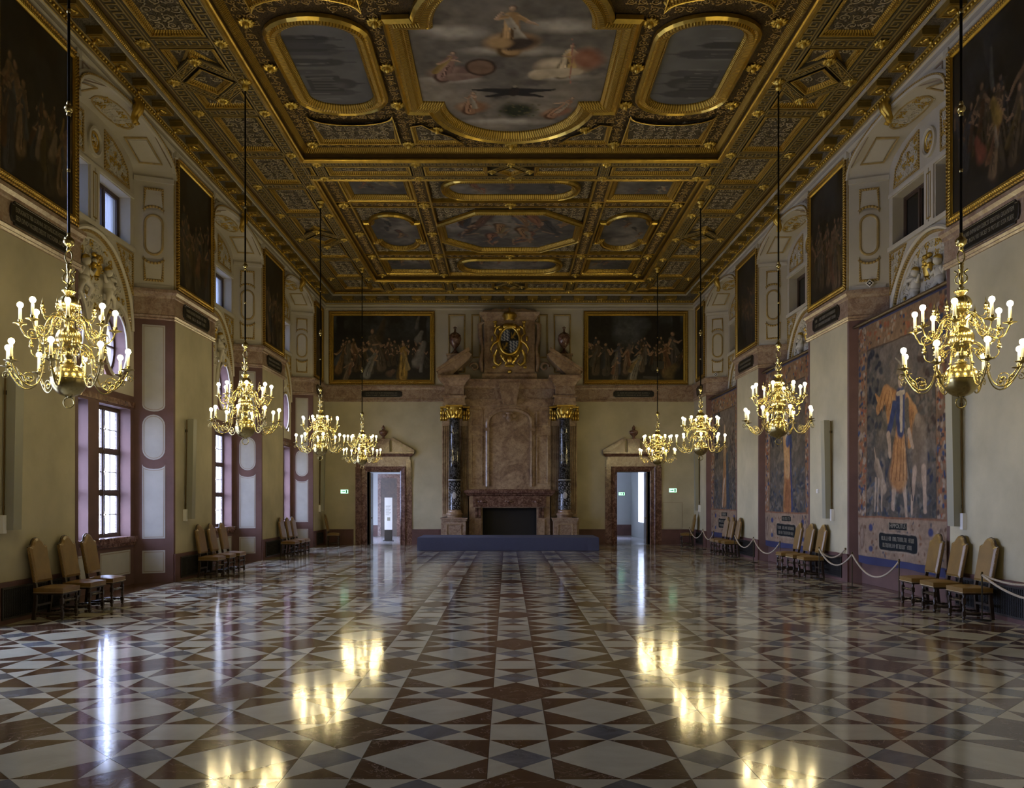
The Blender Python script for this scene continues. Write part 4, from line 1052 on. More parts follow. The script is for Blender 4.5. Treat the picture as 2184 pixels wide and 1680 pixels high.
def draw_center():
    for (x, y, rx, ry) in ((2.0, 3.55, 1.2, 0.22), (0.75, 2.45, 0.85, 0.16), (3.0, 2.55, 0.8, 0.18), (1.9, 0.55, 1.2, 0.2), (2.9, 4.4, 0.9, 0.3), (0.9, 4.2, 0.8, 0.3)):
        P.ell(x, y, rx, ry, (0.27, 0.245, 0.20), 0, 0.7, (0.34, 0.31, 0.26))
    P.ell(1.95, 3.85, 0.62, 0.42, (0.20, 0.13, 0.07), 0.1, 0.35, (0.36, 0.26, 0.15)); P.ell(0.72, 2.72, 0.55, 0.34, (0.15, 0.10, 0.08), 0.1, 0.4, (0.26, 0.19, 0.15)); P.ell(2.95, 2.95, 0.62, 0.40, (0.30, 0.24, 0.16), -0.1, 0.35, (0.44, 0.37, 0.26))
    P.ell(1.10, 1.25, 0.42, 0.34, (0.17, 0.10, 0.06), 0.2, 0.4, (0.30, 0.20, 0.13)); P.ell(2.95, 1.0, 0.45, 0.25, (0.18, 0.10, 0.065), 0.5, 0.4, (0.30, 0.19, 0.12))
    P.figure(1.95, 3.55, 1.5, (0.26, 0.17, 0.085), rr, (0.30, 0.21, 0.14)); P.ell(2.05, 3.8, 0.45, 0.25, (0.055, 0.045, 0.04), 0.2, 0.4)
    P.ell(1.75, 3.85, 0.28, 0.22, (0.30, 0.20, 0.10), -0.3, 0.4)
    P.figure(0.55, 2.5, 1.05, (0.17, 0.11, 0.09), rr, (0.28, 0.19, 0.13), 0.25); P.limb(0.75, 2.55, 1.3, 2.62, 0.18, 0.10, (0.16, 0.11, 0.09), (0.24, 0.18, 0.14))
    P.ell(1.32, 2.95, 0.34, 0.36, (0.045, 0.032, 0.025), 0, 0.15); P.ell(1.32, 2.95, 0.28, 0.30, (0.15, 0.10, 0.07), 0, 0.2)
    P.figure(3.0, 2.65, 1.15, (0.33, 0.27, 0.18), rr, (0.30, 0.21, 0.14), 0.1); P.limb(2.5, 2.66, 3.25, 2.78, 0.22, 0.14, (0.34, 0.28, 0.19), (0.40, 0.34, 0.24))
    P.ell(3.4, 3.25, 0.4, 0.5, (0.20, 0.10, 0.065), 0.3, 0.5); P.limb(3.15, 2.3, 3.1, 4.0, 0.012, 0.012, (0.25, 0.12, 0.09))
    for sx in (-1, 1): P.limb(2.0, 1.95, 2.0+sx*0.85, 2.05, 0.16, 0.03, (0.025, 0.022, 0.02)); P.limb(2.0, 1.9, 2.0+sx*0.6, 1.75, 0.12, 0.04, (0.03, 0.026, 0.02))
    P.ell(2.0, 1.95, 0.12, 0.24, (0.035, 0.03, 0.025)); P.ell(2.0, 2.17, 0.05, 0.06, (0.2, 0.18, 0.14))
    P.figure(1.05, 1.0, 0.95, (0.20, 0.12, 0.075), rr, (0.28, 0.19, 0.13), 0.1); P.figure(2.85, 0.8, 0.9, (0.22, 0.13, 0.08), rr, (0.28, 0.19, 0.13), 0.45)
    P.ell(2.1, 1.1, 0.5, 0.42, (0.035, 0.04, 0.028), 0, 0.5)
    for i in range(30): P.ell(2.1+rr.uniform(-0.45, 0.45), 1.1+rr.uniform(-0.35, 0.35), 0.05, 0.035, rr.choice(((0.06, 0.07, 0.04), (0.10, 0.09, 0.05))), rr.uniform(0, 3), 0.5)
fl(draw_center); P.strokes(0.28, 5.0, 5); P.C = np.clip((P.C-0.10)*1.5+0.115, 0.01, 1)
pc = cpath_center(0, YC1, 1.94, 1.45, 1.47)
ceiling_painting(pc, P, -1.95, YC1-2.95, ZR-0.02, 'largest ceiling painting, cross-shaped with rounded ends and seated figures on clouds', 0.95, 1.4)
P.V = P.V
for s, nm in ((-1, 'left'), (1, 'right')):
    pp = stadium(s*3.60, YC1, 0.70, 1.60, 0.48, 14); Q = paint_city(1.5, 3.3, 21+s)
    if s > 0: Q.C = Q.C[:, ::-1].copy()
    ceiling_painting(pp, Q, s*3.60-0.75, YC1-1.65, ZR-0.02, 'grey oval ceiling painting of buildings to the %s of the largest painting' % nm, 0.72, 1.2)
# compartment 1: curved panels at the ends of the ovals, spandrels beside the round end
for s in (-1, 1):
    for sy in (-1, 1):
        ye, yi = YC1+sy*3.42, YC1+sy*2.02
        arc = [(s*3.60+1.9/2*math.cos(t), yi+sy*0.42*math.sin(t)) for t in [PI*i/12 for i in range(13)]]
        pts = [(s*3.60-0.95, ye), (s*3.60+0.95, ye)]+arc[0:]
        ar = sum(pts[i-1][0]*pts[i][1]-pts[i][0]*pts[i-1][1] for i in range(len(pts)))
        if ar < 0: pts = pts[::-1]
        coffer(pts, ZR-0.01, 'gold_egg', 'ceiling_relief', 0.11, 0.08, 'trophy')
        xa = s*2.28
        arc2 = [(s*(0.0+2.35*math.cos(t)), YC1+sy*(1.47+2.02*math.sin(t))) for t in [0.52, 0.62, 0.72, 0.82, 0.92, 1.0]]
        pts = [(xa, YC1+sy*3.45), (s*1.18, YC1+sy*3.45)]+[(p[0], min(p[1], YC1+3.40) if sy > 0 else max(p[1], YC1-3.40)) for p in arc2[::-1]][1:]+[(xa, YC1+sy*2.55)]
        ar = sum(pts[i-1][0]*pts[i][1]-pts[i][0]*pts[i-1][1] for i in range(len(pts)))
        if ar < 0: pts = pts[::-1]
        coffer(pts, ZR-0.01, 'gold_egg', 'ceiling_relief', 0.08, 0.06, 'spandrel')
for s in (-1, 1):
    for y in (13.05, 15.07, 16.65, 18.23, 20.25):
        rosette(s*4.78, y, ZR-0.01, 1.15)
        rosette(s*2.47, y, ZR-0.01, 1.15)
    rosette(s*1.72, 19.45, ZR-0.01, 1.1)
rosette(0, 20.32, ZR-0.01, 1.2)
# compartment 2: ribs
R1 = MB(); RB = MB()
def rib(u0, u1, v0, v1): MB().box(u0, u1, v0, v1, ZR-0.10, ZR).build('rib', 'ceiling_arabesque', ceil)
ys2 = (24.15, 29.25)
for s in (-1, 1):
    for x in (2.48, 4.80):
        rib(s*x-0.19, s*x+0.19, C2[0]+0.05, C2[1]-0.05)
        for e in (-0.21, 0.21): MB().box(s*x+e-0.025, s*x+e+0.025, C2[0]+0.05, C2[1]-0.05, ZR-0.125, ZR).build('rib_edge', 'gold', ceil)
        for y in (ys2[0], YC2, ys2[1], 31.68, 22.05): rosette(s*x, y, ZR-0.11, 1.2)
for y in ys2:
    rib(-CI+0.1, CI-0.1, y-0.17, y+0.17)
    for e in (-0.19, 0.19): MB().box(-CI+0.1, CI-0.1, y+e-0.025, y+e+0.025, ZR-0.127, ZR).build('rib_edge', 'gold', ceil)
    rosette(0, y, ZR-0.11, 1.2)
rows = ((C2[0]+0.30, ys2[0]-0.24, 'near'), (ys2[1]+0.24, C2[1]-0.30, 'far'))
for v0, v1, nm in rows:
    vc = (v0+v1)/2
    for s, sn in ((-1, 'left'), (1, 'right')):
        cx = s*3.64; hx, hy = 0.76, (v1-v0)/2-0.30
        Q = paint_sky(2*hx, 2*hy, int(vc*10)+s, 1, 32, 4, 0.75)
        ceiling_painting(rect(cx-hx, cx+hx, vc-hy, vc+hy), Q, cx-hx, vc-hy, ZR-0.02, 'small rectangular ceiling painting, %s %s corner of the far compartment' % (nm, sn), 0.62, 1.2)
    MB().prism(rect(-2.2, 2.2, v0+0.02, v1-0.02), 0, 0.02, XC(ZR)).build('coffer_panel', 'ceiling_relief', ceil)
    pp = [(p[1], p[0]) for p in stadium(vc, 0, (v1-v0)/2-0.36, 1.70, 0.55, 12)][::-1]
    Q = paint_sky(3.5, 1.6, int(vc*7), 1, 32, 5, 0.75)
    ceiling_painting(pp, Q, -1.75, vc-0.8, ZR-0.04, 'long rounded ceiling painting in the %s middle of the far compartment' % nm, 0.55, 1.2)
for s, sn in ((-1, 'left'), (1, 'right')):
    cx = s*3.64; MB().prism(rect(cx-0.92, cx+0.92, ys2[0]+0.26, ys2[1]-0.26), 0, 0.02, XC(ZR)).build('coffer_panel', 'ceiling_relief', ceil)
    pts = [(cx+0.72, YC2-0.85), (cx+0.72, YC2+0.85), (cx+0.55, YC2+0.85)]+[(cx+0.55*math.cos(PI*i/14), YC2+0.87+0.72*math.sin(PI*i/14)) for i in range(15)]
    pts += [(cx-0.55, YC2+0.85), (cx-0.72, YC2+0.85), (cx-0.72, YC2-0.85), (cx-0.55, YC2-0.85)]+[(cx-0.55*math.cos(PI*i/14), YC2-0.87-0.72*math.sin(PI*i/14)) for i in range(15)]+[(cx+0.55, YC2-0.85)]
    pts = [p for i, p in enumerate(pts) if math.dist(p, pts[i-1]) > 0.012]
    Q = paint_sky(1.6, 3.3, 61+s, 1, 34, 5, 0.65)
    ceiling_painting(pts, Q, cx-0.8, YC2-1.65, ZR-0.04, 'dark lobed ceiling painting, %s side of the far compartment' % sn, 0.40, 1.2)
MB().prism(rect(-2.2, 2.2, ys2[0]+0.26, ys2[1]-0.26), 0, 0.02, XC(ZR)).build('coffer_panel', 'ceiling_relief', ceil)
oc = [(2.05, YC2-0.70), (2.05, YC2+0.70), (0.95, YC2+1.75), (-0.95, YC2+1.75), (-2.05, YC2+0.70), (-2.05, YC2-0.70), (-0.95, YC2-1.75), (0.95, YC2-1.75)]
Q = paint_sky(4.2, 3.6, 77, 1, 34, 12, 0.8)
ceiling_painting(oc, Q, -2.1, YC2-1.8, ZR-0.04, 'octagonal ceiling painting crowded with figures in the middle of the far compartment', 0.60, 1.3)

# carved scrollwork over the open grounds
ex = [inset(pc, -0.52)]+[inset(stadium(s_*3.60, YC1, 0.70, 1.60, 0.48, 14), -0.42) for s_ in (-1, 1)]
for s_ in (-1, 1):
    for sy in (-1, 1):
        a_, b_ = sorted((YC1+sy*2.0, YC1+sy*3.50)); ex.append(rect(s_*3.60-1.02, s_*3.60+1.02, a_+(0.25 if sy > 0 else 0), b_-(0.25 if sy < 0 else 0)))
        a_, b_ = sorted((s_*1.3, s_*2.30)); c_, d_ = sorted((YC1+sy*2.95, YC1+sy*3.5)); ex.append(rect(a_, b_, c_, d_))
scrollwork(rect(-CI+0.14, CI-0.14, C1[0]+0.14, C1[1]-0.14), ZR-0.005, 'scroll_gold', 0.215, 0.09, ex, 1)
for s_ in (-1, 1):
    for x_ in (2.48, 4.80): scrollwork(rect(s_*x_-0.17, s_*x_+0.17, C2[0]+0.1, C2[1]-0.1), ZR-0.105, 'scroll_gold', 0.24, 0.10, (), 3)
for y_ in ys2: scrollwork(rect(-CI+0.3, CI-0.3, y_-0.15, y_+0.15), ZR-0.105, 'scroll_gold', 0.24, 0.09, (), 4)
for v0_, v1_, nm_ in rows:
    pp_ = [(p[1], p[0]) for p in stadium((v0_+v1_)/2, 0, (v1_-v0_)/2-0.36, 1.70, 0.55, 12)][::-1]
    scrollwork(rect(-2.2, 2.2, v0_+0.02, v1_-0.02), ZR-0.022, 'scroll_grey', 0.23, 0.10, [inset(pp_, -0.25)], 5)
scrollwork(rect(-2.2, 2.2, ys2[0]+0.26, ys2[1]-0.26), ZR-0.022, 'scroll_grey', 0.23, 0.10, [inset(oc, -0.27)], 6)
for s_ in (-1, 1): scrollwork(rect(s_*3.64-0.92, s_*3.64+0.92, ys2[0]+0.26, ys2[1]-0.26), ZR-0.022, 'scroll_grey', 0.23, 0.10, [rect(s_*3.64-0.85, s_*3.64+0.85, YC2-1.0, YC2+1.0), oval(s_*3.64, YC2, 0.72, 1.85)], 7)
for k_, m_ in SCR.items(): m_.build('scrollwork', k_, ceil, 'stuff')
# ================================================================== THINGS ON THE WALLS
FR_WALL = [(0.0, 0.0), (0.0, 0.06), (0.025, 0.075), (0.045, 0.055), (0.07, 0.05), (0.10, 0.07), (0.125, 0.06), (0.14, 0.03), (0.16, 0.03)]
def scene_paint(w, h, seed, figs, accents, res=60, light=1.0, horse=False):
    P = Paint(w, h, res, (0.011, 0.010, 0.009)); rr = random.Random(seed); P.warp(0.05, 3.0, seed)
    n = P.noise(0.8, seed); P.mix(np.clip((n-0.45)*2.5, 0, 1), (0.026*light, 0.027*light, 0.026*light))
    sky = np.clip((P.V/h-0.55)*2.2, 0, 1)*np.clip((P.noise(1.1, seed+3)-0.42)*4, 0, 1); P.mix(sky*0.8, (0.050*light, 0.055*light, 0.060*light))
    P.band(0, w, 0, 0.12*h, (0.017, 0.014, 0.011), 0.1*h)
    for (u, v0, v1) in ((0.08, 0.2, 1), (0.93, 0.25, 1)): P.band(u*w-0.05*w, u*w+0.04*w, v0*h, v1*h, (0.012, 0.011, 0.010), 0.05)
    crowd = [(rr.uniform(0.02, 0.98), rr.uniform(0.16, 0.34), rr.uniform(0.26, 0.38), rr.choice(((0.03, 0.026, 0.02), (0.045, 0.034, 0.022), (0.026, 0.028, 0.032), (0.055, 0.035, 0.02))), rr.uniform(-0.3, 0.3)) for _ in range(int(6*w))]
    for f in sorted(figs+crowd, key=lambda f: -f[1]):
        x, y, H, robe, lean = f; P.figure(x*w, y*h, H*h, robe, rr, (0.17*light, 0.105*light, 0.062*light), lean, 1.0)
    for a in accents: P.limb(a[0]*w-a[2]*h*0.5, a[1]*h-a[3]*h*0.7, a[0]*w+a[2]*h*0.5, a[1]*h+a[3]*h*0.7, a[2]*h*1.1, a[2]*h*0.6, tuple(c*0.8 for c in a[4]), tuple(c*1.5 for c in a[4]), 0.6)
    P.strokes(0.5, 4.0, seed); P.strokes(0.3, 14.0, seed+7); return P
def wall_painting(xf, u0, u1, v0, v1, P, label, loc, fw=1.0):
    o = empty('wall_painting', loc); L = Vector(loc)
    X = lambda u, v, h: tuple(Vector(xf(u, v, h))-L)
    f = [(a*fw, b*fw) for a, b in FR_WALL]; p = rect(u0, u1, v0, v1)
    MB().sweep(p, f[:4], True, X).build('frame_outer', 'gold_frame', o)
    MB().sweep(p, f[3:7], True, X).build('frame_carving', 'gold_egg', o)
    MB().sweep(p, f[6:], True, X).build('frame_sight_edge', 'gold_bright', o)
    e = 0.15*fw; MB().prism(rect(u0+0.01, u1-0.01, v0+0.01, v1-0.01), 0.003, 0.012, X).build('backing', 'dark_wood', o)
    sc = ((u1-u0-2*e)/P.w, (v1-v0-2*e)/P.h)
    P.canvas('canvas', 'oil_paint', lambda u, v, h: X(u0+e+u*sc[0], v0+e+v*sc[1], h), o, None, 0.022)
    return tag(o, label, 'painting', 'large framed paintings on the upper walls')
R = random.Random(11)
def rfigs(n, cols, Hs=(0.4, 0.6), ys=(0.03, 0.2), seed=1):
    r = random.Random(seed); return [(r.uniform(0.06, 0.94), r.uniform(*ys), r.uniform(*Hs), r.choice(cols), r.uniform(-0.25, 0.25)) for _ in range(n)]
DK = [(0.035, 0.028, 0.020), (0.055, 0.04, 0.025), (0.03, 0.03, 0.035), (0.09, 0.06, 0.035)]
wl = [  # centre Y, half width, label, side
 (-1, 13.30, 1.19, 'dark framed painting on the nearest left pier, cropped by the picture edge', rfigs(7, DK, (0.35, 0.5), (0.05, 0.3), 3), [(0.72, 0.35, 0.05, 0.10, (0.16, 0.12, 0.08), 0.5), (0.50, 0.30, 0.03, 0.12, (0.15, 0.11, 0.08), 0.1), (0.85, 0.5, 0.02, 0.08, (0.14, 0.09, 0.03), 0)]),
 (-1, 20.00, 1.17, 'dark tall framed painting on the second pier of the left wall', rfigs(8, DK, (0.4, 0.55), (0.03, 0.2), 4), [(0.6, 0.30, 0.06, 0.12, (0.12, 0.06, 0.03), 0.4)]),
 (-1, 26.70, 1.17, 'dark tall framed painting on the third pier of the left wall', rfigs(7, DK, (0.4, 0.55), (0.03, 0.2), 5), []),
 (-1, 33.05, 0.72, 'narrow dark framed painting in the far corner of the left wall', rfigs(5, DK, (0.4, 0.5), (0.03, 0.2), 6), []),
 (1, 13.30, 1.19, 'dark framed painting on the nearest right pier, with yellow and red cloaks', rfigs(6, DK, (0.35, 0.5), (0.08, 0.25), 7), [(0.40, 0.45, 0.05, 0.10, (0.20, 0.13, 0.03), 0.4), (0.62, 0.30, 0.06, 0.07, (0.18, 0.055, 0.035), 0.5), (0.45, 0.72, 0.025, 0.16, (0.07, 0.07, 0.06), 0.2), (0.38, 0.30, 0.02, 0.08, (0.17, 0.14, 0.10), 0)]),
 (1, 20.00, 1.17, 'dark tall framed painting on the second pier of the right wall', rfigs(8, DK, (0.4, 0.55), (0.03, 0.2), 8), [(0.35, 0.2, 0.05, 0.14, (0.11, 0.055, 0.035), 0.1)]),
 (1, 26.70, 1.17, 'dark tall framed painting on the third pier of the right wall', rfigs(7, DK, (0.4, 0.55), (0.03, 0.2), 9), []),
 (1, 33.05, 0.72, 'narrow dark framed painting in the far corner of the right wall', rfigs(5, DK, (0.4, 0.5), (0.03, 0.2), 10), [])]
for i, (s, yc, hw, lab, figs, acc) in enumerate(wl):
    xf = XL if s < 0 else XR; P = scene_paint(2*hw, 3.0, 30+i, figs, acc, 44, 0.8)
    wall_painting(xf, yc-hw, yc+hw, 6.54, 9.53, P, lab, (s*HW, yc, 6.54))
figL = rfigs(9, [(0.06, 0.05, 0.035), (0.10, 0.085, 0.06), (0.05, 0.045, 0.04), (0.12, 0.07, 0.03)], (0.42, 0.52), (0.12, 0.28), 21)
figL = [(0.05+0.11*i, 0.14+0.03*(i % 3), 0.45, c[3], c[4]) for i, c in enumerate(figL[:4])]+[(0.34, 0.06, 0.42, (0.14, 0.14, 0.13), 0.35), (0.50, 0.20, 0.60, (0.08, 0.06, 0.04), -0.25), (0.72, 0.05, 0.55, (0.24, 0.15, 0.03), 0.0), (0.13, 0.02, 0.33, (0.12, 0.09, 0.06), 0.3)]
P = scene_paint(4.0, 2.73, 41, figL, [(0.90, 0.42, 0.09, 0.20, (0.17, 0.16, 0.14), 0.15), (0.89, 0.68, 0.06, 0.09, (0.18, 0.17, 0.15), 0.6), (0.91, 0.25, 0.03, 0.15, (0.15, 0.14, 0.12), 0.1), (0.60, 0.12, 0.06, 0.03, (0.13, 0.08, 0.05), 0), (0.5, 0.78, 0.08, 0.2, (0.05, 0.035, 0.02), 0.6), (0.87, 0.9, 0.03, 0.12, (0.14, 0.13, 0.11), 0.1)], 70, 1.6)
wall_painting(XFAR, -7.36, -3.05, 6.52, 9.51, P, 'wide crowded painting on the far wall left of the chimney, with a white horse', (-5.2, YF, 6.52), 1.2)
figR = [(0.08, 0.12, 0.5, (0.07, 0.05, 0.03), 0.1), (0.19, 0.1, 0.48, (0.05, 0.04, 0.03), 0), (0.30, 0.12, 0.46, (0.08, 0.08, 0.10), 0.1), (0.40, 0.13, 0.45, (0.13, 0.09, 0.06), 0.1), (0.47, 0.03, 0.42, (0.18, 0.165, 0.13), 0.28), (0.28, 0.01, 0.36, (0.13, 0.10, 0.07), 0.1), (0.92, 0.2, 0.55, (0.06, 0.05, 0.045), -0.1), (0.82, 0.12, 0.45, (0.12, 0.07, 0.03), 0), (0.56, 0.16, 0.4, (0.09, 0.07, 0.05), 0.2)]
P = scene_paint(4.0, 2.73, 43, figR, [(0.50, 0.78, 0.24, 0.12, (0.075, 0.08, 0.085), 0.3), (0.88, 0.15, 0.10, 0.10, (0.12, 0.085, 0.03), 0.3)], 70, 1.55)
P.band(2.75, 3.2, 0.45, 0.8, (0.055, 0.05, 0.04)); P.band(2.3, 3.0, 0.05, 0.18, (0.06, 0.055, 0.045))
wall_painting(XFAR, 3.02, 7.27, 6.52, 9.51, P, 'wide crowded painting on the far wall right of the chimney, with pale kneeling woman', (5.15, YF, 6.52), 1.2)

# ------------------------------------------------------------------ black inscription plaques on the marble band
def plaque(xf, uc, hw, zc, hz, h0, lines, label, loc, flip=1, seed=0):
    o = empty('inscription_plaque', loc); L = Vector(loc)
    X = lambda u, v, h: tuple(Vector(xf(uc+flip*(u), zc+v, h0+h))-L)
    n = 7; pts = []
    for sx, sy in ((1, -1), (1, 1), (-1, 1), (-1, -1)):
        cx, cy = sx*(hw-hz*0.55), sy*hz
        if sx*sy < 0: seq = [(sx*(hw-hz*0.55), sy*hz), (sx*(hw-hz*0.5), sy*hz*0.75), (sx*(hw-hz*0.15), sy*hz*0.72), (sx*hw, sy*hz*0.4)]
        else: seq = [(sx*hw, sy*hz*0.4), (sx*(hw-hz*0.15), sy*hz*0.72), (sx*(hw-hz*0.5), sy*hz*0.75), (sx*(hw-hz*0.55), sy*hz)]
        pts += seq
    MB().prism(pts, 0.0, 0.02, X).build('plaque_board', 'plaque_black', o)
    molding('plaque_rim', pts, [(-0.012, 0.0), (-0.012, 0.022), (0.006, 0.026), (0.012, 0.02)], X, o, 'post_iron')
    for i, t in enumerate(lines):
        v = hz*(0.36-0.72*i)
        if t: text_on(t, hz*0.62, X, 0, v, 0.021, o, hw*1.72)
        else: scribble(X, 0, v, hw*1.6, 0.02, hz*0.42, o, seed+i)
    return tag(o, label, 'plaque', 'black inscription plaques on the marble band')
BZ = 6.14
plaque(XL, 13.33, 0.82, BZ, 0.17, 0.04, ('EXPUGNATE TIBI CORVINE DET GALLICUS HOSTEM', 'SED DIVO VICERE DEDIT VICTORIA OPEM'), 'black plaque with two Latin lines under the nearest left painting', (-HW, 13.33, BZ))
plaque(XR, 13.25, 0.82, BZ, 0.17, 0.04, ('DAVID INMANEM DEIICIT DEXTRA GIGANTEM', 'QUID NON VIR FACIET SI POTUIT ISTA PUER!'), 'black plaque with two Latin lines under the nearest right painting', (HW, 13.25, BZ), -1)
for s, y, lab in ((-1, 20.0, 'second pier of the left wall'), (-1, 26.7, 'third pier of the left wall'), (1, 20.0, 'second pier of the right wall'), (1, 26.7, 'third pier of the right wall'), (-1, 33.1, 'far corner of the left wall'), (1, 33.1, 'far corner of the right wall')):
    plaque(XL if s < 0 else XR, y, 0.82 if y < 30 else 0.5, BZ, 0.17, 0.04, (None, None), 'small black plaque on the marble band, '+lab, (s*HW, y, BZ), -s, int(y*3)+s)
plaque(XFAR, -5.20, 0.82, 6.13, 0.125, 0.04, (None, None), 'black plaque under the far left painting', (-5.2, YF, 6.13), 1, 91)
plaque(XFAR, 5.06, 0.82, 6.13, 0.125, 0.04, (None, None), 'black plaque under the far right painting', (5.06, YF, 6.13), 1, 95)

# ------------------------------------------------------------------ tapestries on the right wall
def tapestry(yc, kind, label, title):
    z0, z1 = 0.62, 5.60; w, h = 3.78, z1-z0; xs = HW+SHELF-0.05; y0 = yc-w/2-0.02
    o = empty('tapestry', (xs, yc, z0)); 
    # u runs from the far edge to the near edge (as the viewer reads it), v upwards
    def X(u, v, hh, amp=1.0):
        wave = amp*(0.018*math.sin(u*5.1+v*0.7)+0.012*math.sin(u*2.3+1.0))*(0.35+0.65*(1-v/h))
        return (-(hh+0.03+wave), (yc+w/2-u)-yc, v)
    rr = random.Random(kind*5+2)
    P = Paint(w, h, 72, (0.15, 0.125, 0.10)); P.warp(0.035, 3.5, kind); b = 0.42; fb = 0.86; tb = 0.55
    # garden ground of the picture field
    n = P.noise(1.6, kind+3); P.mix(np.clip((n-0.40)*4, 0, 1), (0.105, 0.098, 0.092)); n = P.noise(5.0, kind+8); P.mix(np.clip((n-0.52)*5, 0, 0.8), (0.24, 0.195, 0.15))
    P.mix(np.clip((P.V/h-0.62)*4, 0, 1)*0.7, (0.21, 0.17, 0.15))
    for i in range(120):
        x, y = rr.uniform(b, w-b), fb+rr.uniform(0, 1.0)**1.5*1.2; P.ell(x, y, rr.uniform(0.05, 0.16), rr.uniform(0.03, 0.07), rr.choice(((0.055, 0.065, 0.105), (0.10, 0.115, 0.15), (0.20, 0.185, 0.155), (0.07, 0.078, 0.08))), rr.uniform(0, 3), 0.5)
    for i in range(90):   # tree on the far side
        x, y = b+rr.uniform(0, 0.75), fb+1.9+rr.uniform(0, 2.0); P.ell(x, y, 0.09, 0.12, rr.choice(((0.035, 0.04, 0.06), (0.06, 0.065, 0.08), (0.12, 0.11, 0.10))), rr.uniform(0, 3), 0.5)
    if kind != 1:
        for i in range(60):
            x, y = w-b-rr.uniform(0, 0.7), fb+1.5+rr.uniform(0, 1.7); P.ell(x, y, 0.08, 0.11, rr.choice(((0.09, 0.06, 0.05), (0.15, 0.11, 0.085), (0.22, 0.17, 0.13))), rr.uniform(0, 3), 0.5)
    P.C *= 0.72
    OR, BL, SK, PA = (0.36, 0.17, 0.055), (0.035, 0.05, 0.13), (0.38, 0.27, 0.19), (0.38, 0.31, 0.24)
    cx = w*(0.50 if kind else 0.52)
    if kind == 0:   # a young man with billowing orange cloak, a dog, a companion behind
        OH, OD = (0.47, 0.26, 0.10), (0.20, 0.085, 0.03)
        P.limb(cx-0.20, 3.30, cx-0.62, 3.42, 0.12, 0.20, OR, OH); P.limb(cx-0.62, 3.42, cx-0.98, 3.12, 0.20, 0.13, OR, OH); P.limb(cx-0.55, 3.35, cx-0.50, 2.85, 0.18, 0.09, OR, OH); P.limb(cx-0.9, 3.25, cx-1.12, 3.45, 0.10, 0.03, OR, OH)
        for q in range(4): P.limb(cx-0.35-0.14*q, 3.48-0.02*q, cx-0.48-0.15*q, 3.05, 0.012, 0.02, OD)
        P.limb(cx+0.25, 3.2, cx+0.52, 2.85, 0.12, 0.20, OR, OH); P.limb(cx+0.52, 2.85, cx+0.40, 2.30, 0.20, 0.10, OR, OH)
        for q in range(3): P.limb(cx+0.42+0.07*q, 3.0-0.05*q, cx+0.40+0.06*q, 2.45, 0.01, 0.02, OD)
        P.limb(cx+0.75, 2.55, cx+0.8, 1.8, 0.28, 0.30, (0.16, 0.12, 0.085), (0.25, 0.19, 0.14)); P.ell(cx+0.72, 2.72, 0.13, 0.15, (0.22, 0.16, 0.11), 0, 0.3, (0.3, 0.23, 0.17)); P.limb(cx+0.62, 1.8, cx+0.50, 0.98, 0.10, 0.06, SK); P.limb(cx+0.95, 1.8, cx+1.0, 1.0, 0.10, 0.06, SK)
        P.limb(cx-0.25, 1.75, cx-0.32, 1.05, 0.12, 0.07, SK, PA); P.limb(cx+0.10, 1.75, cx+0.22, 0.92, 0.12, 0.07, SK, PA)
        P.limb(cx-0.05, 2.55, cx-0.10, 1.75, 0.24, 0.44, OR, (0.46, 0.25, 0.10)); [P.limb(cx-0.25+0.13*q, 2.45, cx-0.42+0.17*q, 1.62, 0.012, 0.022, OD) for q in range(5)]; P.limb(cx-0.02, 3.25, cx-0.02, 2.62, 0.27, 0.22, BL, (0.07, 0.09, 0.19)); P.limb(cx+0.02, 3.25, cx, 2.6, 0.09, 0.07, PA, (0.45, 0.37, 0.28))
        P.limb(cx-0.30, 3.1, cx-0.52, 2.55, 0.12, 0.09, BL); P.limb(cx-0.52, 2.55, cx-0.48, 2.1, 0.09, 0.06, SK); P.limb(cx+0.28, 3.1, cx+0.36, 2.55, 0.11, 0.09, (0.10, 0.085, 0.07)); P.limb(cx+0.36, 2.55, cx+0.55, 2.25, 0.08, 0.06, SK)
        P.ell(cx, 3.60, 0.14, 0.19, SK, 0, 0.3, (0.42, 0.31, 0.23)); P.ell(cx-0.04, 3.79, 0.22, 0.08, (0.24, 0.18, 0.11), 0.2, 0.4); P.ell(cx-0.03, 3.86, 0.13, 0.09, (0.20, 0.15, 0.09), 0.1, 0.4); P.limb(cx+0.02, 3.88, cx-0.25, 4.08, 0.03, 0.015, (0.30, 0.26, 0.2)); P.ell(cx-0.05, 3.62, 0.02, 0.012, (0.05, 0.04, 0.03)); P.ell(cx+0.05, 3.62, 0.02, 0.012, (0.05, 0.04, 0.03)); P.limb(cx, 3.62, cx, 3.56, 0.012, 0.018, (0.28, 0.18, 0.12)); P.limb(cx-0.03, 3.50, cx+0.03, 3.50, 0.012, 0.012, (0.22, 0.10, 0.08)); P.limb(cx-0.16, 3.34, cx+0.16, 3.34, 0.06, 0.06, PA, (0.48, 0.40, 0.31))
        P.limb(cx-1.05, 1.95, cx-0.72, 1.45, 0.17, 0.16, (0.24, 0.175, 0.12), (0.40, 0.31, 0.22)); P.ell(cx-0.70, 1.45, 0.16, 0.11, (0.30, 0.22, 0.15), -0.6, 0.3, (0.4, 0.31, 0.22)); P.limb(cx-1.08, 2.0, cx-1.2, 2.3, 0.04, 0.02, (0.30, 0.22, 0.15))
        for lx in (-1.12, -0.98, -0.78): P.limb(cx+lx, 1.65, cx+lx-0.05, 0.98, 0.06, 0.035, (0.33, 0.25, 0.18))
        P.limb(cx+0.15, 2.6, cx+0.55, 1.2, 0.02, 0.02, (0.06, 0.05, 0.045))
    elif kind == 1:  # standing woman in a long orange gown with a blue sleeve
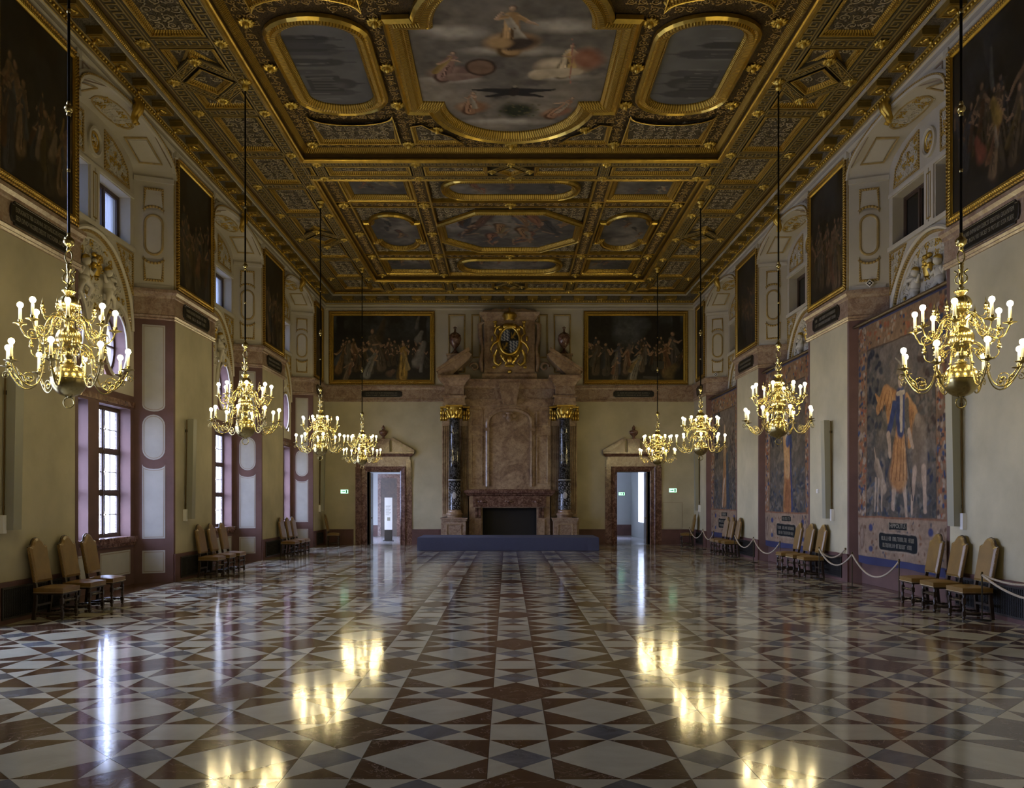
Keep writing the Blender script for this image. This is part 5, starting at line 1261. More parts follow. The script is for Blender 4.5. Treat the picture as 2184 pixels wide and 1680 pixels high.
        P.limb(cx+0.10, 3.0, cx+0.16, 1.0, 0.30, 0.46, BL); P.limb(cx, 3.05, cx+0.02, 1.0, 0.25, 0.36, OR, (0.48, 0.27, 0.11)); P.limb(cx+0.06, 2.2, cx+0.10, 1.0, 0.24, 0.30, (0.30, 0.12, 0.04), (0.40, 0.20, 0.07))
        for q in range(6): P.limb(cx-0.12+q*0.08, 2.0, cx-0.16+q*0.10, 1.0, 0.02, 0.025, (0.20, 0.08, 0.03))
        P.limb(cx-0.24, 3.3, cx+0.02, 2.0, 0.20, 0.24, (0.42, 0.24, 0.10), (0.52, 0.33, 0.16))
        P.limb(cx, 3.55, cx, 3.0, 0.20, 0.22, PA); P.ell(cx+0.10, 2.85, 0.26, 0.20, (0.05, 0.07, 0.19), 0.5, 0.3, (0.10, 0.13, 0.27)); P.limb(cx+0.22, 3.4, cx+0.42, 2.7, 0.12, 0.10, BL)
        P.ell(cx+0.02, 3.85, 0.14, 0.18, SK, 0, 0.3, (0.42, 0.31, 0.23))
    else:
        P.limb(cx+0.05, 2.9, cx-0.1, 1.2, 0.26, 0.30, (0.25, 0.13, 0.055), (0.36, 0.20, 0.09)); P.limb(cx+0.35, 2.7, cx+0.5, 1.1, 0.22, 0.30, (0.05, 0.065, 0.09)); P.limb(cx, 3.5, cx, 2.8, 0.2, 0.24, (0.28, 0.18, 0.10)); P.ell(cx, 3.75, 0.14, 0.18, SK, 0, 0.3)
        P.limb(cx-0.1, 1.9, cx-0.3, 1.0, 0.10, 0.07, SK)
    P.warp(0.015, 4.0, kind)
    # borders
    BO = (0.22, 0.135, 0.075)
    for (a0, a1, c0, c1) in ((0, b, 0, h), (w-b, w, 0, h), (0, w, h-tb, h)):
        P.band(a0, a1, c0, c1, BO, 0.012)
    for i in range(520):
        e = rr.random()
        if e < 0.4: x, y = rr.uniform(0.05, b-0.05), rr.uniform(fb, h)
        elif e < 0.8: x, y = w-rr.uniform(0.05, b-0.05), rr.uniform(fb, h)
        else: x, y = rr.uniform(0, w), h-rr.uniform(0.06, tb-0.06)
        P.ell(x, y, rr.uniform(0.025, 0.08), rr.uniform(0.03, 0.09), rr.choice(((0.32, 0.13, 0.05), (0.05, 0.07, 0.14), (0.30, 0.22, 0.15), (0.08, 0.06, 0.06), (0.34, 0.26, 0.19), (0.26, 0.09, 0.04))), rr.uniform(-0.4, 0.4), 0.4)
    for (x0, x1) in ((b-0.015, b+0.015), (w-b-0.015, w-b+0.015)): P.band(x0, x1, fb, h-tb, (0.10, 0.055, 0.03), 0.008)
    P.band(b, w-b, h-tb-0.02, h-tb+0.02, (0.09, 0.06, 0.045), 0.008)
    P.band(0, w, 0, fb, (0.30, 0.205, 0.135), 0.012); P.band(0.0, w, fb-0.03, fb+0.02, (0.24, 0.11, 0.055), 0.01)
    for i in range(70):
        x, y = rr.uniform(0.05, w-0.05), rr.uniform(0.05, fb-0.08); P.ell(x, y, rr.uniform(0.02, 0.08), rr.uniform(0.02, 0.07), rr.choice(((0.18, 0.10, 0.06), (0.36, 0.26, 0.18), (0.24, 0.12, 0.06), (0.10, 0.09, 0.10))), rr.uniform(0, 3), 0.5)
    for x in (0.24, w-0.24): P.ell(x, 0.42, 0.13, 0.30, (0.17, 0.10, 0.06), 0, 0.2); P.ell(x, 0.42, 0.10, 0.26, (0.29, 0.20, 0.14), 0, 0.3)
    for x in (0.62, w-0.62): P.ell(x, 0.62, 0.10, 0.10, (0.05, 0.06, 0.16), 0, 0.4); P.ell(x, 0.18, 0.10, 0.08, (0.06, 0.07, 0.15), 0, 0.4)
    tx = w*0.5-0.05
    P.band(tx-0.40, tx+0.40, 0.60, 0.78, (0.33, 0.25, 0.17), 0.01); P.band(tx-0.37, tx+0.37, 0.615, 0.765, (0.016, 0.02, 0.022), 0.01)
    def cart(ru, rv, col):
        d = np.maximum(np.abs(P.U-tx)-(ru-rv), 0)/rv; e = (P.V-0.36)/rv; P.mix(np.clip((1-(d**4+e**4)**0.25)*12, 0, 1), col)
    cart(0.92, 0.215, (0.34, 0.255, 0.175)); cart(0.88, 0.18, (0.016, 0.02, 0.024))
    P.U, P.V = P.U0, P.V0; P.strokes(0.28, 7.0, kind); P.strokes(0.22, 20.0, kind+2)
    P.C = (P.C*0.86+P.C.mean(axis=2, keepdims=True)*0.14)*0.82
    P.canvas('weave', 'tapestry_weave', lambda u, v, hh: X(u, v, hh), o, None, 0.0)
    if title: text_on(title, 0.12, lambda u, v, hh: X(u, v, hh), tx, 0.69, 0.006, o, 0.62)
    else: scribble(lambda u, v, hh: X(u, v, hh), tx, 0.69, 0.55, 0.006, 0.09, o, kind)
    scribble(lambda u, v, hh: X(u, v, hh), tx, 0.43, 1.5, 0.006, 0.085, o, kind+4); scribble(lambda u, v, hh: X(u, v, hh), tx, 0.29, 1.3, 0.006, 0.085, o, kind+9)
    # blue hem below, blue strip at the top, rod with rings
    N = 40; hem = MB(); vs = []
    for i in range(N+1):
        u = w*i/N; vs += [X(u, -0.15-0.02*math.sin(u*2.1), -0.006), X(u, 0.02, -0.006)]
    hem.add(vs, [(2*i, 2*i+2, 2*i+3, 2*i+1) for i in range(N)], None, True).build('hem', 'hem_blue', o)
    vs = []; tp = MB()
    for i in range(N+1):
        u = w*i/N; vs += [X(u, h-0.02, -0.006), X(u, h+0.05, -0.006)]
    tp.add(vs, [(2*i, 2*i+2, 2*i+3, 2*i+1) for i in range(N)]).build('heading_tape', 'hem_blue', o)
    MB().tube([(-0.10, -w/2-0.14, h+0.06), (-0.10, w/2+0.14, h+0.06)], 0.035, 10).build('hanging_rod', 'oak', o)
    return tag(o, label, 'tapestry', 'tapestries hung in the right-hand recesses')
tapestry(16.72, 0, 'nearest tapestry on the right wall, man in blue jerkin and orange kilt with a dog', 'HIPPOLITUS')
tapestry(23.42, 1, 'second tapestry on the right wall, woman in a long orange gown', None)
tapestry(30.12, 2, 'farthest and darkest tapestry on the right wall', None)
# ================================================================== CHIMNEYPIECE
def build_fireplace():
    o = empty('fireplace', (0.0, YF, 0.0)); L = Vector((0, YF, 0))
    def bx(mb, x0, x1, d0, d1, z0, z1): return mb.box(x0, x1, -d1, -d0, z0, z1)      # d = distance in front of the wall
    XF = lambda u, v, h: (u, -h, v)
    CM = 'chimney_marble'
    # breast and overmantel panelling
    m = MB(); bx(m, -1.66, 1.66, 0.0, 0.42, 2.25, 5.62); m.build('chimney_breast', CM, o)
    ap = [(0.80, 2.36), (0.80, 4.95)]+[(0.80*math.cos(PI*i/18), 4.95+0.44*math.sin(PI*i/18)) for i in range(1, 18)]+[(-0.80, 4.95), (-0.80, 2.36)]
    molding('arch_architrave', ap, [(-0.02, 0.42), (-0.02, 0.50), (-0.10, 0.52), (-0.16, 0.48), (-0.20, 0.48), (-0.20, 0.42)], XF, o, CM, False)
    for s in (-1, 1):
        q = MB(); bx(q, *sorted((s*0.80, s*1.02)), 0.42, 0.53, 4.60, 4.72); q.build('impost', CM, o)
        p = rect(min(s*1.08, s*1.56), max(s*1.08, s*1.56), 2.45, 4.45)
        molding('side_panel', p, [(0, 0.42), (0, 0.455), (0.04, 0.46), (0.06, 0.43), (0.06, 0.42)], XF, o, CM)
        p = rect(min(s*1.08, s*1.56), max(s*1.08, s*1.56), 4.80, 5.45)
        molding('side_panel', p, [(0, 0.42), (0, 0.455), (0.04, 0.46), (0.06, 0.43), (0.06, 0.42)], XF, o, CM)
    k = MB()                                                # carved head on the keystone
    k.ell((0, -0.56, 5.12), (0.13, 0.10, 0.18), 12, 8); k.ell((-0.17, -0.52, 5.20), (0.11, 0.08, 0.10), 10, 6); k.ell((0.17, -0.52, 5.20), (0.11, 0.08, 0.10), 10, 6)
    k.ell((0, -0.65, 5.10), (0.03, 0.05, 0.05), 8, 5); k.ell((0, -0.56, 5.30), (0.16, 0.10, 0.07), 10, 6); k.build('keystone_mask', CM, o)
    # mantel and firebox
    RM = 'red_marble'
    for s in (-1, 1):
        q = MB(); bx(q, *sorted((s*1.08, s*1.62)), 0.0, 0.62, 0.0, 2.02); q.build('mantel_jamb', CM, o)
        q = MB(); bx(q, *sorted((s*1.14, s*1.40)), 0.62, 0.70, 0.0, 1.06); q.build('jamb_pilaster', CM, o)
        for e in (1.20, 1.32):
            c = MB(); pr = [(0.62, 1.10), (0.70, 1.12), (0.76, 1.22), (0.74, 1.36), (0.80, 1.46), (0.90, 1.50), (0.62, 1.50)]
            for a in (-0.05, 0.05): pass
            c.prism(pr, s*e-0.045, s*e+0.045, lambda u, v, h: (h, -u, v)); c.build('console', RM, o)
    q = MB(); bx(q, -1.08, 1.08, 0.0, 0.62, 1.50, 2.02); q.build('mantel_lintel', CM, o)
    q = MB(); bx(q, -1.46, 1.46, 0.62, 0.72, 1.54, 1.98); q.build('mantel_frieze', RM, o)
    molding('frieze_frame', rect(-1.38, 1.38, 1.62, 1.90), [(0, 0.72), (0, 0.745), (0.03, 0.745), (0.03, 0.72)], XF, o, RM)
    for x in (-1.08, 0, 1.08):
        c = MB(); c.ell((x, -0.74, 1.76), (0.10, 0.035, 0.07), 10, 6); c.ell((x-0.12, -0.73, 1.76), (0.07, 0.025, 0.035), 8, 5); c.ell((x+0.12, -0.73, 1.76), (0.07, 0.025, 0.035), 8, 5); c.build('frieze_carving', RM, o)
    MB().sweep([(1.66, 0.0), (1.66, -0.66), (-1.66, -0.66), (-1.66, 0.0)][::-1], [(0.0, 1.98), (-0.05, 2.0), (-0.08, 2.06), (-0.14, 2.10), (-0.16, 2.17), (-0.16, 2.21), (0.0, 2.21)], False, lambda u, v, h: (u, v, h)).build('mantel_cornice', RM, o)
    q = MB(); bx(q, -1.66, 1.66, 0.0, 0.70, 2.15, 2.25); q.build('mantel_shelf', RM, o)
    q = MB(); q.quad((-1.08, -0.02, 0), (1.08, -0.02, 0), (1.08, -0.02, 1.5), (-1.08, -0.02, 1.5)); q.quad((-1.075, -0.02, 0), (-1.075, -0.61, 0), (-1.075, -0.61, 1.5), (-1.075, -0.02, 1.5)); q.quad((1.075, -0.02, 0), (1.075, -0.61, 0), (1.075, -0.61, 1.5), (1.075, -0.02, 1.5)); q.quad((-1.08, -0.61, 1.495), (1.08, -0.61, 1.495), (1.08, -0.02, 1.495), (-1.08, -0.02, 1.495)); q.build('firebox', 'soot_and_dark', o)
    q = MB(); bx(q, -1.06, 1.06, 0.03, 0.10, 0.0, 1.46); q.build('fire_back', 'grille_black', o)
    # columns, pilasters, pedestals
    for s in (-1, 1):
        cx = s*2.20
        q = MB(); bx(q, cx-0.52, cx+0.52, 0.0, 0.36, 1.15, 5.35); q.build('pilaster', CM, o)
        f = MB()
        for e in (-0.47, -0.40, -0.33, -0.26, 0.26, 0.33, 0.40, 0.47): f.tube([(cx+e, -0.365, 1.25), (cx+e, -0.365, 4.80)], 0.022, 6)
        f.build('pilaster_fluting', CM, o)
        q = MB(); bx(q, cx-0.46, cx+0.46, 0.30, 1.06, 0.0, 1.02); bx(q, cx-0.56, cx+0.60, 0.0, 0.42, 0, 1.02); q.build('pedestal', 'band_marble', o)
        q = MB(); bx(q, cx-0.50, cx+0.50, 0.0, 1.10, 0.0, 0.14); bx(q, cx-0.50, cx+0.50, 0.0, 1.10, 0.98, 1.12); bx(q, cx-0.53, cx+0.53, 0.0, 1.13, 1.06, 1.12); q.build('pedestal_moulding', 'band_marble', o)
        molding('pedestal_panel', rect(cx-0.30, cx+0.30, 0.24, 0.88), [(0, 1.06), (0, 1.085), (0.04, 1.085), (0.05, 1.065), (0.05, 1.06)], XF, o, CM)
        c0 = (cx, -0.70, 0)
        MB().lathe([(0.30, 1.12), (0.30, 1.20), (0.33, 1.22), (0.34, 1.27), (0.30, 1.31), (0.26, 1.33), (0.28, 1.37), (0.26, 1.41), (0.235, 1.43)], 28, c0).build('column_base', CM, o)
        MB().lathe([(0.232, 1.43), (0.236, 2.0), (0.235, 2.58), (0.25, 2.59), (0.25, 2.64), (0.232, 2.65), (0.232, 3.4), (0.215, 4.4), (0.205, 5.02), (0.225, 5.03), (0.225, 5.08)], 28, c0).build('column_shaft', 'dark_column', o)
        inl = MB()                                              # pale scroll inlay on the lower third
        for row in range(7):
            for a in range(8):
                z = 1.52+row*0.155; an = a*PI/4+(row % 2)*PI/8; pts = []
                for i in range(9):
                    t = i/8*2*PI*0.8; r_ = 0.045; pts.append((cx+0.238*math.cos(an+r_*math.cos(t)/0.235), -0.70+0.238*math.sin(an+r_*math.cos(t)/0.235), z+r_*1.2*math.sin(t)))
                inl.tube(pts, 0.009, 4)
        inl.ell((cx, -0.935, 2.0), (0.09, 0.012, 0.14), 12, 8)
        inl.build('column_inlay', 'silver_inlay', o)
        MB().lathe([(0.252, 2.595), (0.256, 2.615), (0.252, 2.635)], 28, c0).build('column_ring', 'silver_inlay', o)
        # gilt corinthian capitals: bell, two rows of leaves, volutes, abacus
        g = MB(); g.lathe([(0.215, 5.05), (0.22, 5.2), (0.26, 5.42), (0.32, 5.52)], 20, c0)
        for row, (n, z0, hgt, out) in enumerate(((8, 5.06, 0.18, 0.07), (8, 5.16, 0.24, 0.09))):
            for i in range(n):
                a = 2*PI*(i+0.5*row)/n; pts = []
                for t in (0, .4, .75, 1.0, 1.1):
                    r_ = 0.225+out*t**2.5+0.01; z = z0+hgt*min(t, 1)-(0.05 if t > 1 else 0); pts.append((cx+r_*math.cos(a), -0.70+r_*math.sin(a), z))
                g.tube(pts, [0.05, 0.055, 0.045, 0.03, 0.012], 6)
        for i in range(4):
            a = PI/4+i*PI/2; g.ell((cx+0.36*math.cos(a), -0.70+0.36*math.sin(a), 5.46), (0.06, 0.06, 0.06), 8, 6)
        g.box(cx-0.33, cx+0.33, -1.03, -0.37, 5.52, 5.58)
        g.build('capital', 'gold_bright', o)
        g = MB()                                                # the pilaster behind carries the same capital
        for e in (-0.46, 0.46):
            for row in range(2):
                for i in range(3):
                    x = cx+e+(i-1)*0.10; pts = [(x, -0.37, 5.02+row*0.2), (x, -0.39, 5.14+row*0.2), (x, -0.44, 5.22+row*0.2), (x, -0.47, 5.18+row*0.2)]
                    g.tube(pts, [0.045, 0.05, 0.035, 0.015], 6)
            g.ell((cx+e*1.15, -0.42, 5.46), (0.07, 0.06, 0.07), 8, 6)
        g.box(cx-0.60, cx+0.60, -0.46, -0.02, 5.52, 5.58); g.build('pilaster_capital', 'gold_bright', o)
        # entablature blocks over the columns
        q = MB(); bx(q, cx-0.46, cx+0.46, 0, 1.00, 5.58, 5.66); bx(q, cx-0.42, cx+0.42, 0, 0.96, 5.66, 5.88); bx(q, cx-0.48, cx+0.48, 0, 1.04, 5.88, 5.96); q.build('architrave_block', CM, o)
        q = MB(); bx(q, cx-0.38, cx+0.38, 0, 0.94, 5.96, 6.42); q.build('frieze_block', 'band_marble', o)
        path = [(cx+0.38, 0.0), (cx+0.38, -0.94), (cx-0.38, -0.94), (cx-0.38, 0.0)][::-1]
        MB().sweep(path, [(0, 6.34), (-0.05, 6.38), (-0.08, 6.46), (-0.18, 6.56), (-0.26, 6.64), (-0.26, 6.74), (0, 6.74)], False, lambda u, v, h: (u, v, h)).build('cornice_block', CM, o)
        q = MB(); bx(q, cx-0.62, cx+0.62, 0, 1.18, 6.70, 6.76); q.build('cornice_slab', CM, o)
        # raking pieces of the broken pediment
        pr = [(s*2.82, 6.76), (s*2.82, 6.95), (s*1.66, 7.72), (s*1.50, 7.60), (s*1.62, 7.40), (s*2.30, 6.76)]
        MB().prism(pr, 0.0, 0.95, XF).build('pediment_block', CM, o)
        pr = [(s*2.90, 6.90), (s*2.90, 7.02), (s*1.62, 7.88), (s*1.56, 7.74)]
        MB().prism(pr, 0.0, 1.05, XF).build('pediment_cornice', CM, o)
        v = MB()                                                # scroll that closes the pediment
        pts = [(s*(1.42+0.20*math.cos(t)*(1-t/9)), -0.34, 7.18+0.20*math.sin(t)*(1-t/9)) for t in [i*0.5 for i in range(14)]]
        v.tube(pts, 0.05, 8); v.build('pediment_scroll', CM, o)
        q = MB(); bx(q, cx-0.30, cx+0.30, 0.12, 0.62, 7.0, 7.62); bx(q, cx-0.34, cx+0.34, 0.08, 0.66, 7.62, 7.68); q.build('urn_pedestal', CM, o)
        u = MB().lathe([(0.19, 7.68), (0.19, 7.73), (0.13, 7.77), (0.05, 7.86), (0.045, 7.92), (0.09, 7.98), (0.20, 8.12), (0.245, 8.28), (0.25, 8.36), (0.22, 8.40), (0.235, 8.44), (0.17, 8.52), (0.06, 8.58), (0.03, 8.64), (0.055, 8.68), (0.0, 8.74)], 24, (cx, -0.37, 0)); u.build('urn', 'red_marble', o)
        x_ = MB(); x_.box(cx-0.02, cx+0.02, -0.39, -0.35, 8.70, 8.82); x_.box(cx-0.07, cx+0.07, -0.39, -0.35, 8.74, 8.78); x_.build('urn_finial', 'red_marble', o)
    # entablature between the columns
    q = MB(); bx(q, -1.80, 1.80, 0, 0.56, 5.60, 5.86); q.build('architrave', CM, o)
    q = MB(); bx(q, -1.80, 1.80, 0, 0.50, 5.86, 6.30); q.build('frieze', 'band_marble', o)
    MB().sweep([(-1.82, -0.50), (1.82, -0.50)], [(0, 6.28), (-0.06, 6.32), (-0.08, 6.40), (-0.16, 6.50), (-0.20, 6.56), (-0.20, 6.66), (0.3, 6.66)], False, lambda u, v, h: (u, v, h)).build('main_cornice', CM, o)
    q = MB(); q.prism([(-0.26, 5.62), (0.26, 5.62), (0.44, 6.52), (-0.44, 6.52)], 0.4, 0.72, XF); q.build('centre_bracket', CM, o)
    # attic with the arms
    q = MB(); bx(q, -1.02, 1.02, 0, 0.40, 6.62, 9.20); q.build('attic_block', CM, o)
    q = MB(); bx(q, -1.10, 1.10, 0, 0.50, 6.62, 6.90); q.build('attic_plinth', CM, o)
    MB().sweep([(-1.02, 0), (-1.02, -0.40), (1.02, -0.40), (1.02, 0)], [(0, 9.05), (-0.06, 9.1), (-0.10, 9.2), (-0.18, 9.28), (-0.20, 9.36), (0.2, 9.36)], False, lambda u, v, h: (u, v, h)).build('attic_cornice', CM, o)
    pts = [(-1.12, 9.36), (1.12, 9.36), (1.05, 9.44), (0.75, 9.46), (0.55, 9.52), (0.30, 9.47), (0.0, 9.56), (-0.30, 9.47), (-0.55, 9.52), (-0.75, 9.46), (-1.05, 9.44)]
    MB().prism(pts, 0, 0.5, XF).build('attic_crest', CM, o)
    for s in (-1, 1):
        v = MB(); v.tube([(s*1.06, -0.30, 9.0), (s*1.20, -0.30, 8.9), (s*1.18, -0.30, 8.4), (s*1.08, -0.30, 7.9), (s*1.16, -0.30, 7.4), (s*1.10, -0.30, 7.0)], [0.06, 0.10, 0.09, 0.06, 0.10, 0.07], 8); v.build('attic_scroll', CM, o)
        p = rect(min(s*0.80, s*0.98), max(s*0.80, s*0.98), 7.1, 8.9); molding('attic_strip', p, [(0, 0.40), (0, 0.43), (0.03, 0.43), (0.03, 0.40)], XF, o, CM)
    tag(o, 'tall pink marble chimneypiece with two dark columns and a broken pediment', 'fireplace')
    # coat of arms, a gilt carving that hangs on the attic
    a = empty('coat_of_arms', (0.0, YF-0.40, 6.95)); Z = 6.95
    def T(mb, pts, r, n=6): mb.tube([(p[0], -p[2], p[1]-Z) for p in pts], r, n)
    def E(mb, x, z, d, rx, rz, rd): mb.ell((x, -d, z-Z), (rx, rd, rz), 10, 6)
    ov = oval(0, 8.22, 0.36, 0.50, 36); XA = lambda u, v, h: (u, -h, v-Z)
    MB().prism(oval(0, 8.16, 0.52, 0.72, 36), 0.0, 0.06, XA).build('shield_back', 'gold_dull', a)
    MB().sweep(ov, [(0.0, 0.06), (0.0, 0.13), (-0.05, 0.16), (-0.10, 0.12), (-0.12, 0.06)], True, XA, True).build('shield_rim', 'gold_bright', a)
    P = Paint(0.72, 1.0, 120, (0.02, 0.02, 0.022))
    q1 = (P.U < 0.36) == (P.V > 0.5)
    loz = (np.floor((P.U*1.0+P.V*0.62)*14) + np.floor((P.U*0.3-P.V*0.9)*9)) % 2 < 1
    P.C[q1 & loz] = (0.42, 0.43, 0.45); P.C[q1 & ~loz] = (0.05, 0.07, 0.12)
    for (x, y) in ((0.54, 0.73), (0.20, 0.28)):              # gold beasts in the dark quarters
        P.limb(x-0.08, y-0.10, x+0.04, y+0.08, 0.05, 0.035, (0.30, 0.19, 0.03)); P.ell(x+0.05, y+0.12, 0.05, 0.045, (0.32, 0.20, 0.03))
        P.limb(x, y, x+0.10, y+0.02, 0.018, 0.012, (0.30, 0.19, 0.03)); P.limb(x-0.06, y-0.08, x+0.05, y-0.14, 0.02, 0.014, (0.30, 0.19, 0.03)); P.limb(x-0.09, y-0.05, x-0.11, y+0.10, 0.013, 0.016, (0.30, 0.19, 0.03))
    P.canvas('shield_field', 'enamel', lambda u, v, h: XA(-0.36+u, 7.72+v, h), a, (lambda U, V: ((U-0.36)/0.37)**2+((V-0.5)/0.51)**2 < 1), 0.075)
    g = MB()
    for s in (-1, 1):
        T(g, [(s*0.42, 8.80, 0.10), (s*0.56, 8.72, 0.12), (s*0.60, 8.50, 0.12), (s*0.48, 8.38, 0.12), (s*0.50, 8.2, 0.14), (s*0.66, 8.08, 0.14), (s*0.76, 7.9, 0.10), (s*0.72, 7.72, 0.08)], [0.05, 0.06, 0.055, 0.04, 0.055, 0.05, 0.035, 0.015])
        T(g, [(s*0.50, 7.85, 0.12), (s*0.62, 7.60, 0.12), (s*0.60, 7.35, 0.12), (s*0.44, 7.22, 0.14), (s*0.34, 7.32, 0.15), (s*0.40, 7.42, 0.15)], [0.05, 0.07, 0.065, 0.06, 0.045, 0.02])
        T(g, [(s*0.36, 7.62, 0.14), (s*0.22, 7.45, 0.17), (s*0.12, 7.32, 0.17), (s*0.2, 7.24, 0.16)], [0.05, 0.06, 0.05, 0.03])
        E(g, s*0.25, 7.52, 0.17, 0.07, 0.07, 0.06); E(g, s*0.58, 8.98, 0.08, 0.09, 0.05, 0.06); E(g, s*0.58, 8.88, 0.08, 0.05, 0.14, 0.05); E(g, s*0.70, 8.30, 0.10, 0.05, 0.12, 0.05)
        E(g, s*0.36, 8.70, 0.12, 0.10, 0.10, 0.06); E(g, s*0.62, 7.15, 0.10, 0.08, 0.07, 0.06)
    E(g, 0, 7.45, 0.16, 0.12, 0.14, 0.07); E(g, 0, 7.20, 0.14, 0.20, 0.06, 0.07); E(g, 0, 8.80, 0.10, 0.32, 0.13, 0.07)
    g.build('gilt_scrollwork', 'gold_bright', a)
    cr = MB(); cr.lathe([(0.20, 9.02-Z), (0.22, 9.05-Z), (0.21, 9.10-Z), (0.28, 9.20-Z), (0.26, 9.30-Z), (0.10, 9.34-Z), (0.03, 9.36-Z), (0.04, 9.40-Z), (0.0, 9.46-Z)], 18, (0, -0.14, 0), ribs=8, ribamp=0.18); cr.box(-0.012, 0.012, -0.152, -0.128, 9.44-Z, 9.56-Z); cr.box(-0.04, 0.04, -0.152, -0.128, 9.48-Z, 9.51-Z); cr.build('crown', 'gold', a)
    E2 = MB(); E2.ell((0, -0.08, 6.98-Z), (0.09, 0.05, 0.07), 10, 6); E2.build('pendant', 'gold_bright', a)
    tag(a, 'gilt coat of arms with crown and quartered oval shield above the chimney', 'coat of arms')
build_fireplace()
# ------------------------------------------------------------------ blue covered platform in front of the hearth
pl = empty('platform', (-0.06, 31.25, 0.0))
m = MB(); hx, hy = 3.27, 1.08
pr = rect(-hx+0.02, hx-0.02, -hy+0.02, hy-0.02); m.prism(pr, 0.44, 0.475, lambda u, v, h: (u, v, h)); m.build('deck', 'blue_cloth', pl)
m = MB(); vs = []; N = 90; per = [(-hx, -hy), (hx, -hy), (hx, hy), (-hx, hy)]
pts = []
for i in range(4):
    a, b = per[i], per[(i+1) % 4]; n = int(math.dist(a, b)/0.14)
    for k in range(n): pts.append((a[0]+(b[0]-a[0])*k/n, a[1]+(b[1]-a[1])*k/n))
n = len(pts)
for i, (x, y) in enumerate(pts):
    e = 1+0.0012*math.sin(i*1.7); vs += [(x*e, y*(1+0.003*math.sin(i*2.3)), 0.006), (x*0.997, y*0.995, 0.47)]
m.add(vs, [(2*i, 2*((i+1) % n), 2*((i+1) % n)+1, 2*i+1) for i in range(n)]); m.build('skirt', 'blue_cloth', pl)
tag(pl, 'long low stage platform covered in blue cloth in front of the fireplace', 'platform')
# ------------------------------------------------------------------ doorways and the rooms beyond
def build_doorway(k, cx, h, other):
    d = struct('door_%d' % k); RM = 'red_marble'
    XD = XFAR
    p = [(cx+h, 0.0), (cx+h, DTOP), (cx-h, DTOP), (cx-h, 0.0)]
    molding('architrave', p, [(0.0, -0.75), (0.0, 0.06), (-0.05, 0.08), (-0.07, 0.05), (-0.17, 0.07), (-0.21, 0.10), (-0.24, 0.07), (-0.24, 0.0)], XD, d, RM, False)
    for s in (-1, 1):
        MB().prism(rect(min(cx+s*(h+0.24), cx+s*(h+0.48)), max(cx+s*(h+0.24), cx+s*(h+0.48)), 0.0, 3.16), 0, 0.04, XD).build('outer_jamb', RM, d)
        MB().prism(rect(min(cx+s*(h+0.26), cx+s*(h+0.44)), max(cx+s*(h+0.26), cx+s*(h+0.44)), 2.6, 3.45), 0.04, 0.11, XD).build('ear_console', RM, d)
    MB().prism(rect(cx-h-0.40, cx+h+0.40, 3.18, 3.62), 0, 0.10, XD).build('entablature', 'band_marble', d)
    MB().sweep([(cx-h-0.46, YF), (cx-h-0.46, YF-0.12), (cx+h+0.46, YF-0.12), (cx+h+0.46, YF)], [(0, 3.58), (-0.05, 3.62), (-0.08, 3.66), (-0.12, 3.70), (-0.12, 3.76), (0.1, 3.76)], False, PXY).build('cornice', RM, d)
    for s in (-1, 1):
        pr = [(cx+s*(h+0.60), 3.76), (cx+s*(h+0.60), 3.84), (cx+s*0.36, 4.36), (cx+s*0.30, 4.26), (cx+s*(h+0.30), 3.80)]
        MB().prism(pr, 0, 0.22, XD).build('raking_cornice', RM, d)
        pr = [(cx+s*(h+0.36), 3.76), (cx+s*0.34, 4.22), (cx+s*0.34, 3.76)]
        MB().prism(pr, 0, 0.06, XD).build('tympanum', 'band_marble', d)
    MB().prism(rect(cx-0.25, cx+0.25, 3.76, 4.24), 0, 0.16, XD).prism(rect(cx-0.29, cx+0.29, 4.24, 4.30), 0, 0.20, XD).build('pedestal', RM, d)
    MB().lathe([(0.08, 4.30), (0.05, 4.36), (0.05, 4.40), (0.13, 4.46), (0.18, 4.54), (0.17, 4.62), (0.07, 4.66), (0.05, 4.70), (0.07, 4.74), (0.03, 4.82), (0.0, 4.86)], 18, (cx, YF-0.13, 0)).build('finial_urn', RM, d)
    # one leaf, folded back against the reveal
    s = 1 if k == 2 else -1
    x0 = cx+s*(h-0.07); lf = MB().box(min(x0, cx+s*(h-0.12)), max(x0, cx+s*(h-0.12)), YF+0.12, YF+0.74, 0.02, DTOP-0.04); lf.build('door_leaf', 'oak', d)
    hd = MB(); hd.ell((cx+s*(h-0.15), YF+0.20, 1.08), (0.03, 0.03, 0.03), 8, 6); hd.build('door_knob', 'brass', d)
build_doorway(1, *DOORS[0], None); build_doorway(2, *DOORS[1], None)
